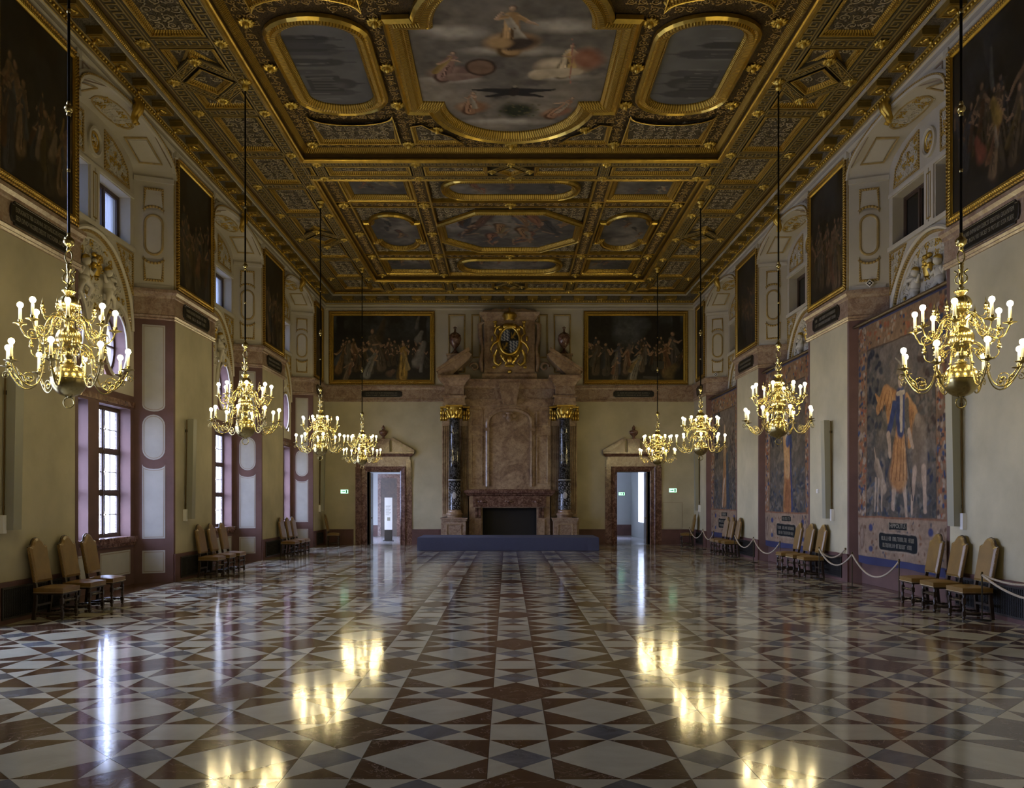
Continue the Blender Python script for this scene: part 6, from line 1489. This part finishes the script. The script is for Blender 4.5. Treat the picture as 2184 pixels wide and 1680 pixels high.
def back_room(k, x0, x1, y1, win_side, wy):
    """plain room behind a doorway; daylight comes through a tall window in its side wall"""
    y0 = YF+WT; H = 4.6
    MB().box(x0, x1, y0-WT-0.02, y1, -0.30, -0.004).build('floor_room_%d' % k, 'room_floor', None, 'structure')
    w = struct('wall_room_%d' % k)
    MB().box(x0-0.2, x1+0.2, y1, y1+0.2, -0.3, H).build('end_wall', 'room_wall', w)
    MB().box(x0-0.2, x1+0.2, y0-0.2, y1+0.2, H, H+0.2).build('room_ceiling', 'room_wall', w)
    for side, x in ((-1, x0), (1, x1)):
        a, b = (x-0.9, x) if side < 0 else (x, x+0.9)
        if side == win_side:
            for (v0, v1, q0, q1) in ((y0-0.1, wy[0], -0.3, H), (wy[1], y1, -0.3, H), (wy[0], wy[1], -0.3, 0.75), (wy[0], wy[1], 3.7, H)):
                MB().box(a, b, v0, v1, q0, q1).build('side_wall', 'room_wall', w)
            fr = struct('window_%d' % (200+k)); xx = a+0.05 if side < 0 else b-0.05
            for v in (wy[0]+0.04, (wy[0]+wy[1])/2, wy[1]-0.04): MB().box(xx-0.03, xx+0.03, v-0.04, v+0.04, 0.75, 3.7).build('frame', 'window_wood', fr)
            for z in (0.79, 1.75, 2.7, 3.66): MB().box(xx-0.03, xx+0.03, wy[0], wy[1], z-0.04, z+0.04).build('transom', 'window_wood', fr)
            portal('window_portal', (xx+(-0.1 if side < 0 else 0.1), (wy[0]+wy[1])/2, 2.2), (0, -PI/2 if side < 0 else PI/2, 0), 3.0, wy[1]-wy[0])
        else: MB().box(a, b, y0-0.1, y1, -0.3, H).build('side_wall', 'room_wall', w)
    MB().box(x0, x1, y1-0.03, y1, 0, 0.55).build('baseboard_room_%d' % k, 'dado_red', None, 'structure')
    return w
w1 = back_room(1, -8.4, -2.6, 42.0, -1, (36.0, 39.5)); back_room(2, 2.6, 6.25, 43.0, 1, (39.0, 40.7))
# inner doorway seen through the left door
q = struct('door_3')
MB().prism([(-6.55, 0), (-6.40, 0), (-6.40, 2.9), (-5.60, 2.9), (-5.60, 0), (-5.45, 0), (-5.45, 3.1), (-6.55, 3.1)], 0, 0.06, lambda u, v, h: (u, 42.0-h, v)).build('door_frame', 'red_marble', q)
MB().box(-6.40, -5.60, 41.96, 41.99, 0.0, 2.9).build('door_leaf', 'oak', q)
s = empty('information_panel', (-5.35, 37.2, 0)); MB().box(-0.17, 0.17, -0.02, 0.02, 0.5, 1.92).build('board', 'white_plastic', s); MB().box(-0.17, 0.17, -0.03, 0.03, 0.0, 0.5).box(-0.22, 0.22, -0.16, 0.16, 0, 0.03).build('stand', 'post_iron', s)
mk = MB()
for i in range(9): mk.box(-0.12, 0.12-0.04*(i % 3), -0.023, -0.0205, 1.55-0.05*i, 1.565-0.05*i)
mk.box(-0.05, 0.08, -0.023, -0.0205, 0.90, 1.05); mk.build('print', 'casing', s)
tag(s, 'white upright information panel standing in the room beyond the left door', 'panel')
# green running-man exit signs
def exit_sign(x, y, z, label, sc=1.0):
    o = empty('exit_sign', (x, y, z)); w, h = 0.15*sc, 0.075*sc
    MB().box(-w-0.01, w+0.01, -0.04, 0.0, -h-0.01, h+0.01).build('housing', 'white_plastic', o)
    MB().box(-w, w, -0.046, -0.0405, -h, h).build('lit_face', 'exit_green', o)
    k = MB(); k.box(-0.11*sc, -0.02*sc, -0.049, -0.047, -0.012*sc, 0.012*sc); k.prism([(-0.02*sc, -0.035*sc), (0.03*sc, 0), (-0.02*sc, 0.035*sc)], 0.047, 0.049, lambda u, v, hh: (u, -hh, v)); k.box(0.06*sc, 0.11*sc, -0.049, -0.047, -0.06*sc, 0.06*sc); k.build('pictogram', 'exit_mark', o)
    tag(o, label, 'exit sign', 'lit green exit signs')
exit_sign(-6.73, YF, 2.16, 'lit green exit sign on the far wall left of the left door'); exit_sign(6.66, YF, 2.21, 'lit green exit sign on the far wall right of the right door')
exit_sign(5.75, 42.96, 2.12, 'lit green exit sign inside the room beyond the right door')
# ------------------------------------------------------------------ dark heating grilles at the foot of the piers
def grille(xf, u0, u1, label, loc):
    o = empty('heating_grille', loc); L = Vector(loc); X = lambda u, v, h: tuple(Vector(xf(u, v, h+0.036))-L)
    MB().prism(rect(u0, u1, 0.07, 0.55), 0, 0.006, X).build('grille_back', 'grille_black', o)
    molding('grille_frame', rect(u0, u1, 0.07, 0.55), [(0, 0), (0, 0.02), (0.03, 0.02), (0.03, 0)], X, o, 'post_iron')
    b = MB(); u = u0+0.06
    while u < u1-0.04: b.prism(rect(u, u+0.012, 0.1, 0.52), 0.006, 0.014, X); u += 0.045
    v = 0.13
    while v < 0.5: b.prism(rect(u0+0.03, u1-0.03, v, v+0.010), 0.006, 0.014, X); v += 0.045
    b.build('grille_mesh', 'soot_and_dark', o, 'stuff'); tag(o, label, 'grille', 'dark heating grilles at the foot of the piers')
for s, nm in ((-1, 'left'), (1, 'right')):
    for y, h, wh in ((13.25, 0.95, 'nearest pier'), (20.0, 0.95, 'second pier'), (26.7, 0.95, 'third pier'), (33.2, 0.55, 'far corner')):
        grille(XL if s < 0 else XR, y-h, y+h, 'dark mesh heating grille at the foot of the %s of the %s wall' % (wh, nm), (s*HW, y, 0))
# ------------------------------------------------------------------ tall slim wall fittings
def fitting(side, y, label, small=True):
    o = empty('wall_fitting', (side*HW, y, 1.40)); q = -side
    def bx(mb, d0, d1, u0, u1, z0, z1, lean=0.0):
        mb.box(*sorted((q*d0, q*d1)), u0, u1, z0, z1); return mb
    m = bx(MB(), 0.04, 0.17, -0.08, 0.13, 0.0, 2.30); m.v = [(x+q*z*0.018, yy, z) for x, yy, z in m.v]; m.build('casing', 'casing', o)
    m = bx(MB(), 0.03, 0.045, -0.11, -0.095, 0.02, 2.28); m.v = [(x+q*z*0.012, yy, z) for x, yy, z in m.v]; m.build('cable_rail', 'gold_dark', o)
    bx(MB(), 0.0, 0.07, -0.16, -0.075, -0.05, 0.22).build('junction_box', 'white_plastic', o)
    bx(bx(MB(), 0.0, 0.06, -0.03, 0.03, 0.3, 0.36), 0.0, 0.09, -0.03, 0.03, 2.0, 2.06).build('bracket', 'post_iron', o)
    tag(o, label, 'light fitting', 'tall slim pale fittings on the side walls')
fitting(-1, 12.45, 'tall slim pale casing on the nearest left pier, cut by the picture edge'); fitting(-1, 19.45, 'tall slim pale casing on the second left pier'); fitting(-1, 33.3, 'tall slim pale casing in the far left corner')
fitting(1, 14.10, 'tall slim pale casing on the nearest right pier beside the tapestry'); fitting(1, 19.75, 'tall slim pale casing on the second right pier'); fitting(1, 33.3, 'tall slim pale casing in the far right corner')
# small markers and sensor
def diamond(x, y, z, ang, label):
    o = empty('wall_sensor', (x, y, z), ang); X = lambda u, v, h: (u, -h, v)
    MB().prism([(0.085, 0), (0, 0.085), (-0.085, 0), (0, -0.085)], 0, 0.04, X).build('housing', 'white_plastic', o)
    MB().prism([(0.06, 0), (0, 0.06), (-0.06, 0), (0, -0.06)], 0.04, 0.044, X).build('dark_face', 'plaque_black', o)
    m = MB(); m.ell((0, -0.046, 0), (0.028, 0.012, 0.028), 12, 6); m.build('lens', 'white_plastic', o)
    tag(o, label, 'sensor')
diamond(HW+0.36, 18.52, 6.60, -0.35, 'small diamond-shaped sensor in the first right-hand niche above the marble band'); diamond(HW+0.30, 31.93, 6.58, -0.35, 'small diamond-shaped sensor in the farthest right-hand niche above the marble band')
o = empty('light_switch', (HW, 20.6, 2.05)); MB().box(-0.03, 0, -0.05, 0.05, -0.05, 0.05).build('plate', 'white_plastic', o); MB().box(-0.04, -0.03, -0.025, 0.025, -0.03, 0.03).build('rocker', 'white_plastic', o); tag(o, 'small white switch on the plaster of the second right pier', 'switch')
# ================================================================== CHANDELIERS
def spiral2(cr, cz, r0, turns, a0, sg=1, n=16):
    return [(cr+r0*(1-0.8*i/n)*math.cos(a0+sg*turns*2*PI*i/n), 0.0, cz+r0*(1-0.8*i/n)*math.sin(a0+sg*turns*2*PI*i/n)) for i in range(n+1)]
def spline(pts, sub=4):
    out = []; n = len(pts)
    for i in range(n-1):
        p0, p1, p2, p3 = (Vector(pts[max(i-1, 0)]), Vector(pts[i]), Vector(pts[i+1]), Vector(pts[min(i+2, n-1)]))
        for k in range(sub):
            t = k/sub; out.append(tuple(0.5*((2*p1)+(p2-p0)*t+(2*p0-5*p1+4*p2-p3)*t*t+(3*p1-p0-3*p2+p3)*t**3)))
    out.append(tuple(pts[-1])); return out
CB = 2.92                                                       # lowest point: the ring
def arm_mesh(low):
    m = MB(); Z = CB
    if low:
        p = [(.045, 3.56), (.07, 3.64), (.13, 3.69), (.20, 3.67), (.26, 3.58), (.285, 3.45), (.31, 3.30), (.36, 3.19), (.44, 3.145), (.53, 3.18), (.60, 3.27), (.64, 3.34), (.655, 3.385)]
        m.tube(spline([(r, 0, z-Z) for r, z in p], 3), 0.0088, 6)
        for (cr, cz, r0, tn, a0, sg) in ((.455, 3.235, .085, 1.5, -PI/2, 1), (.20, 3.585, .07, 1.5, PI/2, -1), (.675, 3.30, .045, 1.3, PI/2, -1)):
            m.tube([(a, b, c-Z) for a, b, c in spiral2(cr, cz, r0, tn, a0, sg)], 0.0055, 5)
        for (r, z, s) in ((.445, 3.235, .022), (.20, 3.575, .02), (.56, 3.255, .018), (.30, 3.42, .018)): m.ell((r, 0, z-Z), (s, s, s), 6, 5)
        m.tube([(.49, 0, 3.16-Z), (.52, 0, 3.24-Z), (.575, 0, 3.29-Z), (.60, 0, 3.34-Z)], [0.006, 0.012, 0.008, 0.003], 5)
    else:
        p = [(.04, 3.90), (.06, 3.97), (.12, 4.015), (.19, 3.99), (.235, 3.91), (.26, 3.82), (.31, 3.745), (.38, 3.715), (.445, 3.75), (.485, 3.82), (.50, 3.865)]
        m.tube(spline([(r, 0, z-Z) for r, z in p], 3), 0.0088, 6)
        for (cr, cz, r0, tn, a0, sg) in ((.375, 3.785, .065, 1.5, -PI/2, 1), (.16, 3.925, .06, 1.6, PI/2, -1), (.285, 3.835, .045, 1.3, PI, 1)):
            m.tube([(a, b, c-Z) for a, b, c in spiral2(cr, cz, r0, tn, a0, sg)], 0.0052, 5)
        for (r, z, s) in ((.375, 3.785, .018), (.16, 3.925, .018)): m.ell((r, 0, z-Z), (s, s, s), 6, 5)
    return m.mesh('arm', 'brass')
def orn_mesh(low):
    m = MB(); Z = CB
    if low:
        p = [(.05, 3.60), (.12, 3.63), (.20, 3.60), (.27, 3.53), (.33, 3.50), (.38, 3.535), (.39, 3.59)]; r, z = .39, 3.60
    else:
        p = [(.04, 4.0), (.10, 4.05), (.17, 4.03), (.22, 3.98), (.27, 3.985), (.29, 4.03)]; r, z = .29, 4.035
    m.tube(spline([(a, 0, b-Z) for a, b in p], 3), 0.0065, 5)
    m.lathe([(0.006, 0), (0.022, 0.015), (0.026, 0.03), (0.012, 0.045), (0.022, 0.06), (0.018, 0.075), (0.008, 0.09), (0.010, 0.105), (0.003, 0.14), (0.0, 0.165)], 8, (r, 0, z-Z))
    return m.mesh('ornament_arm', 'brass')
def candle_meshes(r, z):
    Z = CB
    pan = MB().lathe([(0.0, -0.012), (0.02, -0.012), (0.03, 0.0), (0.075, 0.010), (0.078, 0.014), (0.03, 0.006), (0.0, 0.006)], 16, (r, 0, z-Z)).lathe([(0.012, 0.0), (0.024, 0.01), (0.022, 0.03), (0.027, 0.055), (0.024, 0.058), (0.018, 0.058)], 12, (r, 0, z-Z)).mesh('drip_pan', 'brass')
    can = MB().lathe([(0.018, 0.05), (0.0175, 0.19), (0.012, 0.195), (0.0, 0.195)], 12, (r, 0, z-Z)).mesh('candle_sleeve', 'candle')
    bul = MB().lathe([(0.0, 0.193), (0.013, 0.195), (0.027, 0.208), (0.034, 0.228), (0.028, 0.249), (0.014, 0.261), (0.0, 0.264)], 10, (r, 0, z-Z)).mesh('bulb', 'bulb')
    return pan, can, bul
ARM = {True: (arm_mesh(True), candle_meshes(.655, 3.392)), False: (arm_mesh(False), candle_meshes(.50, 3.872))}
ORN = {True: orn_mesh(True), False: orn_mesh(False)}
def stem_meshes():
    Z = CB; out = []
    def add(name, mat, mb): out.append((name, mb.mesh(name, mat)))
    add('pendant_ring', 'brass', MB().tube([(0.062*math.cos(t), 0, 2.995-Z+0.062*math.sin(t)) for t in [2*PI*i/24 for i in range(24)]], 0.008, 6, True))
    add('bottom_finial', 'brass', MB().lathe([(0.0, 3.05-Z), (0.02, 3.055-Z), (0.012, 3.07-Z), (0.03, 3.08-Z), (0.04, 3.095-Z)], 16))
    ball = lambda zc, r, n=14: [(r*math.sin(PI*i/n), zc-Z-r*math.cos(PI*i/n)) for i in range(1, n)]
    add('great_ball', 'brass', MB().lathe(ball(3.262, 0.200), 40).lathe([(0.200, 3.264-Z), (0.205, 3.268-Z), (0.205, 3.280-Z), (0.200, 3.284-Z)], 40))
    add('lower_stem', 'brass', MB().lathe([(0.05, 3.455-Z), (0.07, 3.47-Z), (0.04, 3.485-Z), (0.035, 3.51-Z), (0.055, 3.53-Z), (0.06, 3.57-Z), (0.05, 3.61-Z), (0.07, 3.63-Z)], 20))
    add('middle_ball', 'brass', MB().lathe(ball(3.75, 0.140), 48, ribs=16, ribamp=0.10))
    add('upper_stem', 'brass', MB().lathe([(0.06, 3.875-Z), (0.045, 3.89-Z), (0.05, 3.92-Z), (0.055, 3.97-Z), (0.045, 4.0-Z), (0.035, 4.03-Z), (0.05, 4.05-Z), (0.06, 4.065-Z)], 20))
    add('top_ball', 'brass', MB().lathe(ball(4.16, 0.113), 48, ribs=14, ribamp=0.10))
    add('crown_dish', 'brass', MB().lathe([(0.04, 4.265-Z), (0.05, 4.285-Z), (0.075, 4.305-Z), (0.078, 4.32-Z), (0.04, 4.315-Z), (0.025, 4.34-Z), (0.04, 4.355-Z), (0.02, 4.37-Z), (0.02, 4.40-Z)], 20, ribs=20, ribamp=0.08))
    c = MB()
    for i in range(4):
        a = PI/4+i*PI/2; d = (math.cos(a), math.sin(a))
        c.tube(spline([(d[0]*r, d[1]*r, z-Z) for r, z in ((.02, 4.40), (.06, 4.43), (.062, 4.48), (.035, 4.52), (.06, 4.555), (.075, 4.56))], 3), 0.010, 5)
    c.lathe([(0.02, 4.40-Z), (0.012, 4.48-Z), (0.02, 4.54-Z), (0.03, 4.60-Z), (0.025, 4.62-Z), (0.035, 4.635-Z), (0.01, 4.65-Z)], 12); add('open_crown', 'brass', c)
    add('link_ring', 'brass', MB().tube([(0.042*math.cos(t), 0, 4.72-Z+0.075*math.sin(t)) for t in [2*PI*i/20 for i in range(20)]], 0.009, 6, True))
    add('rod_ball', 'brass', MB().lathe(ball(4.90, 0.062, 10), 28, ribs=12, ribamp=0.10).lathe([(0.02, 4.79-Z), (0.03, 4.80-Z), (0.02, 4.83-Z), (0.03, 4.842-Z)], 12).lathe([(0.03, 4.955-Z), (0.02, 4.97-Z), (0.02, 5.0-Z)], 12))
    add('rod_ball', 'brass', MB().lathe(ball(6.47, 0.050, 10), 20).lathe([(0.022, 6.38-Z), (0.03, 6.40-Z), (0.02, 6.43-Z)], 12).lathe([(0.02, 6.51-Z), (0.028, 6.53-Z), (0.018, 6.56-Z)], 12))
    add('rod_collar', 'brass', MB().lathe([(0.017, 7.6-Z), (0.024, 7.61-Z), (0.024, 7.64-Z), (0.017, 7.65-Z)], 12).lathe([(0.017, 5.72-Z), (0.022, 5.73-Z), (0.022, 5.75-Z), (0.017, 5.76-Z)], 12))
    add('hanging_rod', 'rod_black', MB().tube([(0, 0, 4.95-Z), (0, 0, 10.05-Z)], 0.017, 8))
    add('ceiling_boss', 'gold_bright', MB().lathe([(0.02, 9.93-Z), (0.06, 9.96-Z), (0.07, 10.0-Z), (0.05, 10.05-Z), (0.10, 10.07-Z), (0.12, 10.115-Z), (0.0, 10.118-Z)], 18))
    return out
STEM = stem_meshes()
def chandelier(x, y, rot, label, tilt=(0, 0)):
    o = empty('chandelier', (x, y, CB), 0)
    for nm, me in STEM: link(nm, me, o)
    for low in (True, False):
        me, (pan, can, bul) = ARM[low]
        for i in range(8):
            a = link('arm', me, o); a.rotation_euler.z = rot+(0 if low else 0.25)+i*PI/4
            link('drip_pan', pan, a); link('candle_sleeve', can, a); link('bulb', bul, a)
            q = link('ornament_arm', ORN[low], o); q.rotation_euler.z = rot+(0 if low else 0.25)+(i+0.5)*PI/4
    tag(o, label, 'chandelier', 'two-tiered brass chandeliers')
CX = 5.28
for s, nm in ((-1, 'left'), (1, 'right')):
    for y, wh, r in ((9.95, 'nearest', 0.21), (16.65, 'second', 0.10), (23.35, 'third', 0.33), (30.05, 'farthest', 0.0)):
        chandelier(s*CX, y, r if s < 0 else PI-r+0.12, '%s brass chandelier in the %s row, lit candles in two tiers' % (wh, nm))

# ================================================================== CHAIRS
def chair_proto():
    """faces +Y; origin on the floor under the middle of the seat"""
    o = empty('side_chair'); W = 'dark_wood'
    def leg_prof(z0, z1): # turned baluster between square blocks
        H = z1-z0; return [(0.010, z0), (0.020, z0+0.02*H), (0.024, z0+0.10*H), (0.013, z0+0.16*H), (0.022, z0+0.22*H), (0.014, z0+0.30*H), (0.027, z0+0.55*H), (0.020, z0+0.66*H), (0.013, z0+0.74*H), (0.023, z0+0.80*H), (0.014, z0+0.88*H), (0.022, z0+0.95*H), (0.022, z1)]
    for s in (-1, 1):
        m = MB(); x, y = s*0.205, 0.195
        m.lathe([(0.014, 0.0), (0.024, 0.015), (0.024, 0.035), (0.014, 0.055)], 10, (x, y, 0)); m.box(x-0.024, x+0.024, y-0.024, y+0.024, 0.055, 0.125)
        m.lathe(leg_prof(0.125, 0.25), 10, (x, y, 0)); m.box(x-0.024, x+0.024, y-0.024, y+0.024, 0.25, 0.33); m.lathe(leg_prof(0.33, 0.42), 10, (x, y, 0)); m.build('front_leg', W, o)
        m = MB(); b = [(s*0.205-0.022, -0.24), (s*0.205+0.022, -0.24), (s*0.205+0.022, -0.19), (s*0.205-0.022, -0.19)]
        lev = [(0.0, -0.03), (0.30, 0.0), (0.50, 0.0), (1.08, -0.10)]; vs = []
        for z, dy in lev: vs += [(p[0], p[1]+dy, z) for p in b]
        fs = [(0, 3, 2, 1), (12, 13, 14, 15)]
        for k in range(3):
            for q in range(4): fs.append((4*k+q, 4*k+(q+1) % 4, 4*k+4+(q+1) % 4, 4*k+4+q))
        m.add(vs, fs).build('rear_leg', W, o)
        m = MB(); pr = [(0.018, 0.0), (0.012, 0.03), (0.022, 0.06), (0.012, 0.09), (0.022, 0.12), (0.026, 0.15), (0.026, 0.24), (0.022, 0.27), (0.012, 0.30), (0.022, 0.33), (0.012, 0.36), (0.018, 0.39)]
        l = MB().lathe(pr, 8); m.add([(s*0.205+p[0], -0.20+p[2], 0.09+p[1]) for p in l.v], l.f, None, True); m.build('side_stretcher', W, o)
    l = MB().lathe([(0.018, -0.19), (0.012, -0.15), (0.024, -0.11), (0.012, -0.07), (0.026, 0.0), (0.012, 0.07), (0.024, 0.11), (0.012, 0.15), (0.018, 0.19)], 8)
    MB().add([(p[2], 0.195+p[0], 0.285+p[1]) for p in l.v], l.f, None, True).build('front_stretcher', W, o)
    MB().add([(p[2], 0.0+p[0], 0.09+p[1]) for p in l.v], l.f, None, True).build('middle_stretcher', W, o)
    MB().box(-0.19, 0.19, -0.225, -0.20, 0.20, 0.235).build('rear_stretcher', W, o)
    MB().box(-0.22, 0.22, -0.215, 0.215, 0.385, 0.42).build('seat_rail', W, o)
    # padded seat
    N = 10; vs = []; fs = []; hw, hd = 0.245, 0.235
    def prof(t): return (1-abs(t)**6)**(1/6)
    for j in range(N+1):
        for i in range(N+1):
            u, v = 2*i/N-1, 2*j/N-1; e = max(abs(u), abs(v)); z = 0.495+0.028*(1-u*u)*(1-v*v) if e < 0.999 else 0.488
            vs.append((hw*u*(1.0-0.03*(v < 0)*abs(v)), hd*v, z))
    for j in range(N):
        for i in range(N): k = j*(N+1)+i; fs.append((k, k+1, k+N+2, k+N+1))
    m = MB().add(vs, fs, None, True)
    rim = [(i, 0) for i in range(N)]+[(N, j) for j in range(N)]+[(i, N) for i in range(N, 0, -1)]+[(0, j) for j in range(N, 0, -1)]
    top = [vs[j*(N+1)+i] for i, j in rim]; n = len(top); bot = [(x*0.99, y*0.99, 0.408) for x, y, z in top]
    m.add(top+bot, [(i, (i+1) % n, n+(i+1) % n, n+i) for i in range(n)]); seat = m.build('seat_cushion', 'leather', o)
    st = MB(); pt = MB().ell((0, 0, 0), (0.006, 0.006, 0.006), 5, 3)
    for i in range(n):
        a, b = bot[i], bot[(i+1) % n]
        for t in (0, .33, .67):
            x, y = a[0]+(b[0]-a[0])*t, a[1]+(b[1]-a[1])*t; st.add([(x*1.012+p[0], y*1.012+p[1], 0.419+p[2]) for p in pt.v], pt.f)
    st.build('nail_trim', 'stud', seat, 'stuff')
    # tall back with a hump on top, leaning
    out = [(-0.228, 0.0), (0.228, 0.0), (0.235, 0.545), (0.215, 0.553), (0.18, 0.556), (0.15, 0.578), (0.11, 0.635), (0.06, 0.67), (0.0, 0.68), (-0.06, 0.67), (-0.11, 0.635), (-0.15, 0.578), (-0.18, 0.556), (-0.215, 0.553), (-0.235, 0.545)]
    def B(u, v, h): return (u, -0.215+h-(v*0.175), 0.575+v*0.985)
    m = MB(); inn = inset(out, 0.035); n = len(out)
    vs = [B(u, v, -0.025) for u, v in out]+[B(u, v, 0.020) for u, v in out]+[B(u, v, 0.038) for u, v in inn]
    fs = [tuple(range(n)), tuple(range(2*n, 3*n))]+[(i, (i+1) % n, n+(i+1) % n, n+i) for i in range(n)]+[(n+i, n+(i+1) % n, 2*n+(i+1) % n, 2*n+i) for i in range(n)]
    m.add(vs, fs); back = m.build('backrest', 'leather', o)
    st = MB(); pts = []
    for i in range(n):
        a, b = Vector(out[i]), Vector(out[(i+1) % n]); k = max(1, int((b-a).length/0.022))
        for q in range(k): pts.append(a+(b-a)*q/k)
    for p_ in pts:
        c = B(p_.x*1.01, p_.y, 0.012); st.add([(c[0]+p[0], c[1]+p[1], c[2]+p[2]) for p in pt.v], pt.f)
    st.build('nail_trim', 'stud', back, 'stuff')
    m = MB(); edge = [B(u*1.02, v+0.004, -0.012) for u, v in out[2:]]; m.tube(edge, 0.012, 5); m.build('crest_rail', W, back)
    return o
PROTO = chair_proto(); USED = [False]
def chair(x, y, rz, label, group):
    o = PROTO if not USED[0] else copy_tree(PROTO); USED[0] = True
    o.location = (x, y, 0); o.rotation_euler = (0, 0, rz); tag(o, label, 'chair', group)
XCH = 7.12
pos = ('nearest', 'middle', 'farthest')
for s, nm, rz in ((-1, 'left', -PI/2), (1, 'right', PI/2)):
    for gi, (ys, wh) in enumerate((((13.12, 13.98, 14.72), 'first pier'), ((20.02, 20.82, 21.62), 'second pier'), ((27.22, 28.05, 28.72), 'third pier'))):
        for k, y in enumerate(ys):
            chair(s*XCH, y, rz+random.uniform(-0.05, 0.05), '%s of the three tan leather chairs by the %s of the %s wall' % (pos[k], wh, nm), 'tan leather chairs by the %s of the %s wall' % (wh, nm))
chair(-7.02, 33.55, -PI/2+0.1, 'lone leather chair in the far left corner beside the door', 'lone chairs in the far corners')
chair(7.05, 33.45, PI/2-0.1, 'lone leather chair in the far right corner beside the door', 'lone chairs in the far corners')
# ================================================================== ROPE BARRIER ALONG THE RIGHT WALL
POSTS = [(7.16, 10.4), (7.16, 12.84), (7.18, 15.6), (7.13, 17.6), (7.16, 19.55), (7.14, 22.30), (7.11, 24.6), (7.14, 26.75), (7.14, 29.45), (7.12, 31.0), (7.05, 32.95)]
pm = MB().tube([(0, 0, 0.02), (0, 0, 0.72)], 0.011, 8).mesh('post', 'post_iron'); bm_ = MB().lathe([(0.0, 0.028), (0.02, 0.028), (0.05, 0.02), (0.125, 0.012), (0.13, 0.0), (0.0, 0.0)], 24).mesh('base', 'post_iron'); hk = MB().ell((0, 0, 0.73), (0.018, 0.018, 0.018), 8, 6).tube([(0, -0.03, 0.70), (0, 0, 0.69), (0, 0.03, 0.70)], 0.006, 5).mesh('hook', 'brass_dark')
plabs = ['', 'iron rope post beside the nearest right-hand chair', 'iron rope post behind the farthest chair of the nearest right group', 'iron rope post in front of the nearest tapestry', 'iron rope post beside the nearest chair of the second right group', 'iron rope post before the near edge of the second tapestry', 'iron rope post in front of the second tapestry', 'iron rope post beside the chairs of the third right pier', 'iron rope post before the near edge of the farthest tapestry', 'iron rope post in front of the farthest tapestry', 'iron rope post beside the lone chair in the far right corner']
for i, (x, y) in enumerate(POSTS):
    if i == 0: continue
    o = empty('rope_post', (x, y, 0)); link('post', pm, o); link('base', bm_, o); link('hook', hk, o); tag(o, plabs[i], 'barrier post', 'rope barrier posts')
def rope(a, b, sag, label):
    (xa, ya), (xb, yb) = a[:2], b[:2]; za, zb = (a[2] if len(a) > 2 else 0.70), (b[2] if len(b) > 2 else 0.70); pts = []
    for i in range(25):
        t = i/24; pts.append((xa+(xb-xa)*t, ya+(yb-ya)*t, za+(zb-za)*t-sag*(1-(2*t-1)**2)))
    base = empty('barrier_rope', (xa, ya, 0)); m = MB().tube([(p[0]-xa, p[1]-ya, p[2]) for p in pts], 0.018, 8); m.build('cord', 'rope', base)
    e = MB(); e.ell((0, 0, za), (0.022, 0.022, 0.022), 8, 5); e.ell((xb-xa, yb-ya, zb), (0.022, 0.022, 0.022), 8, 5); e.build('end_cap', 'brass_dark', base)
    tag(base, label, 'rope', 'ropes of the barrier')
rope(POSTS[1], POSTS[0], 0.24, 'pale rope leaving the nearest post towards the right picture edge')
rope(POSTS[1], (HW-0.02, 11.6, 0.72), 0.10, 'rope from the nearest post back to the right wall')
rope(POSTS[3], POSTS[2], 0.38, 'pale rope hanging across the near half of the nearest tapestry'); rope(POSTS[4], POSTS[3], 0.30, 'pale rope from the nearest tapestry to the second right group of chairs')
rope(POSTS[4], (HW-0.02, 18.9, 0.74), 0.2, 'short rope from the second chair group back to the right wall')
rope(POSTS[6], POSTS[5], 0.36, 'pale rope hanging across the near half of the second tapestry'); rope(POSTS[7], POSTS[6], 0.32, 'pale rope from the second tapestry to the third right group of chairs')
rope(POSTS[9], POSTS[8], 0.30, 'pale rope hanging across the near half of the farthest tapestry'); rope(POSTS[10], POSTS[9], 0.32, 'pale rope from the farthest tapestry to the far right corner')
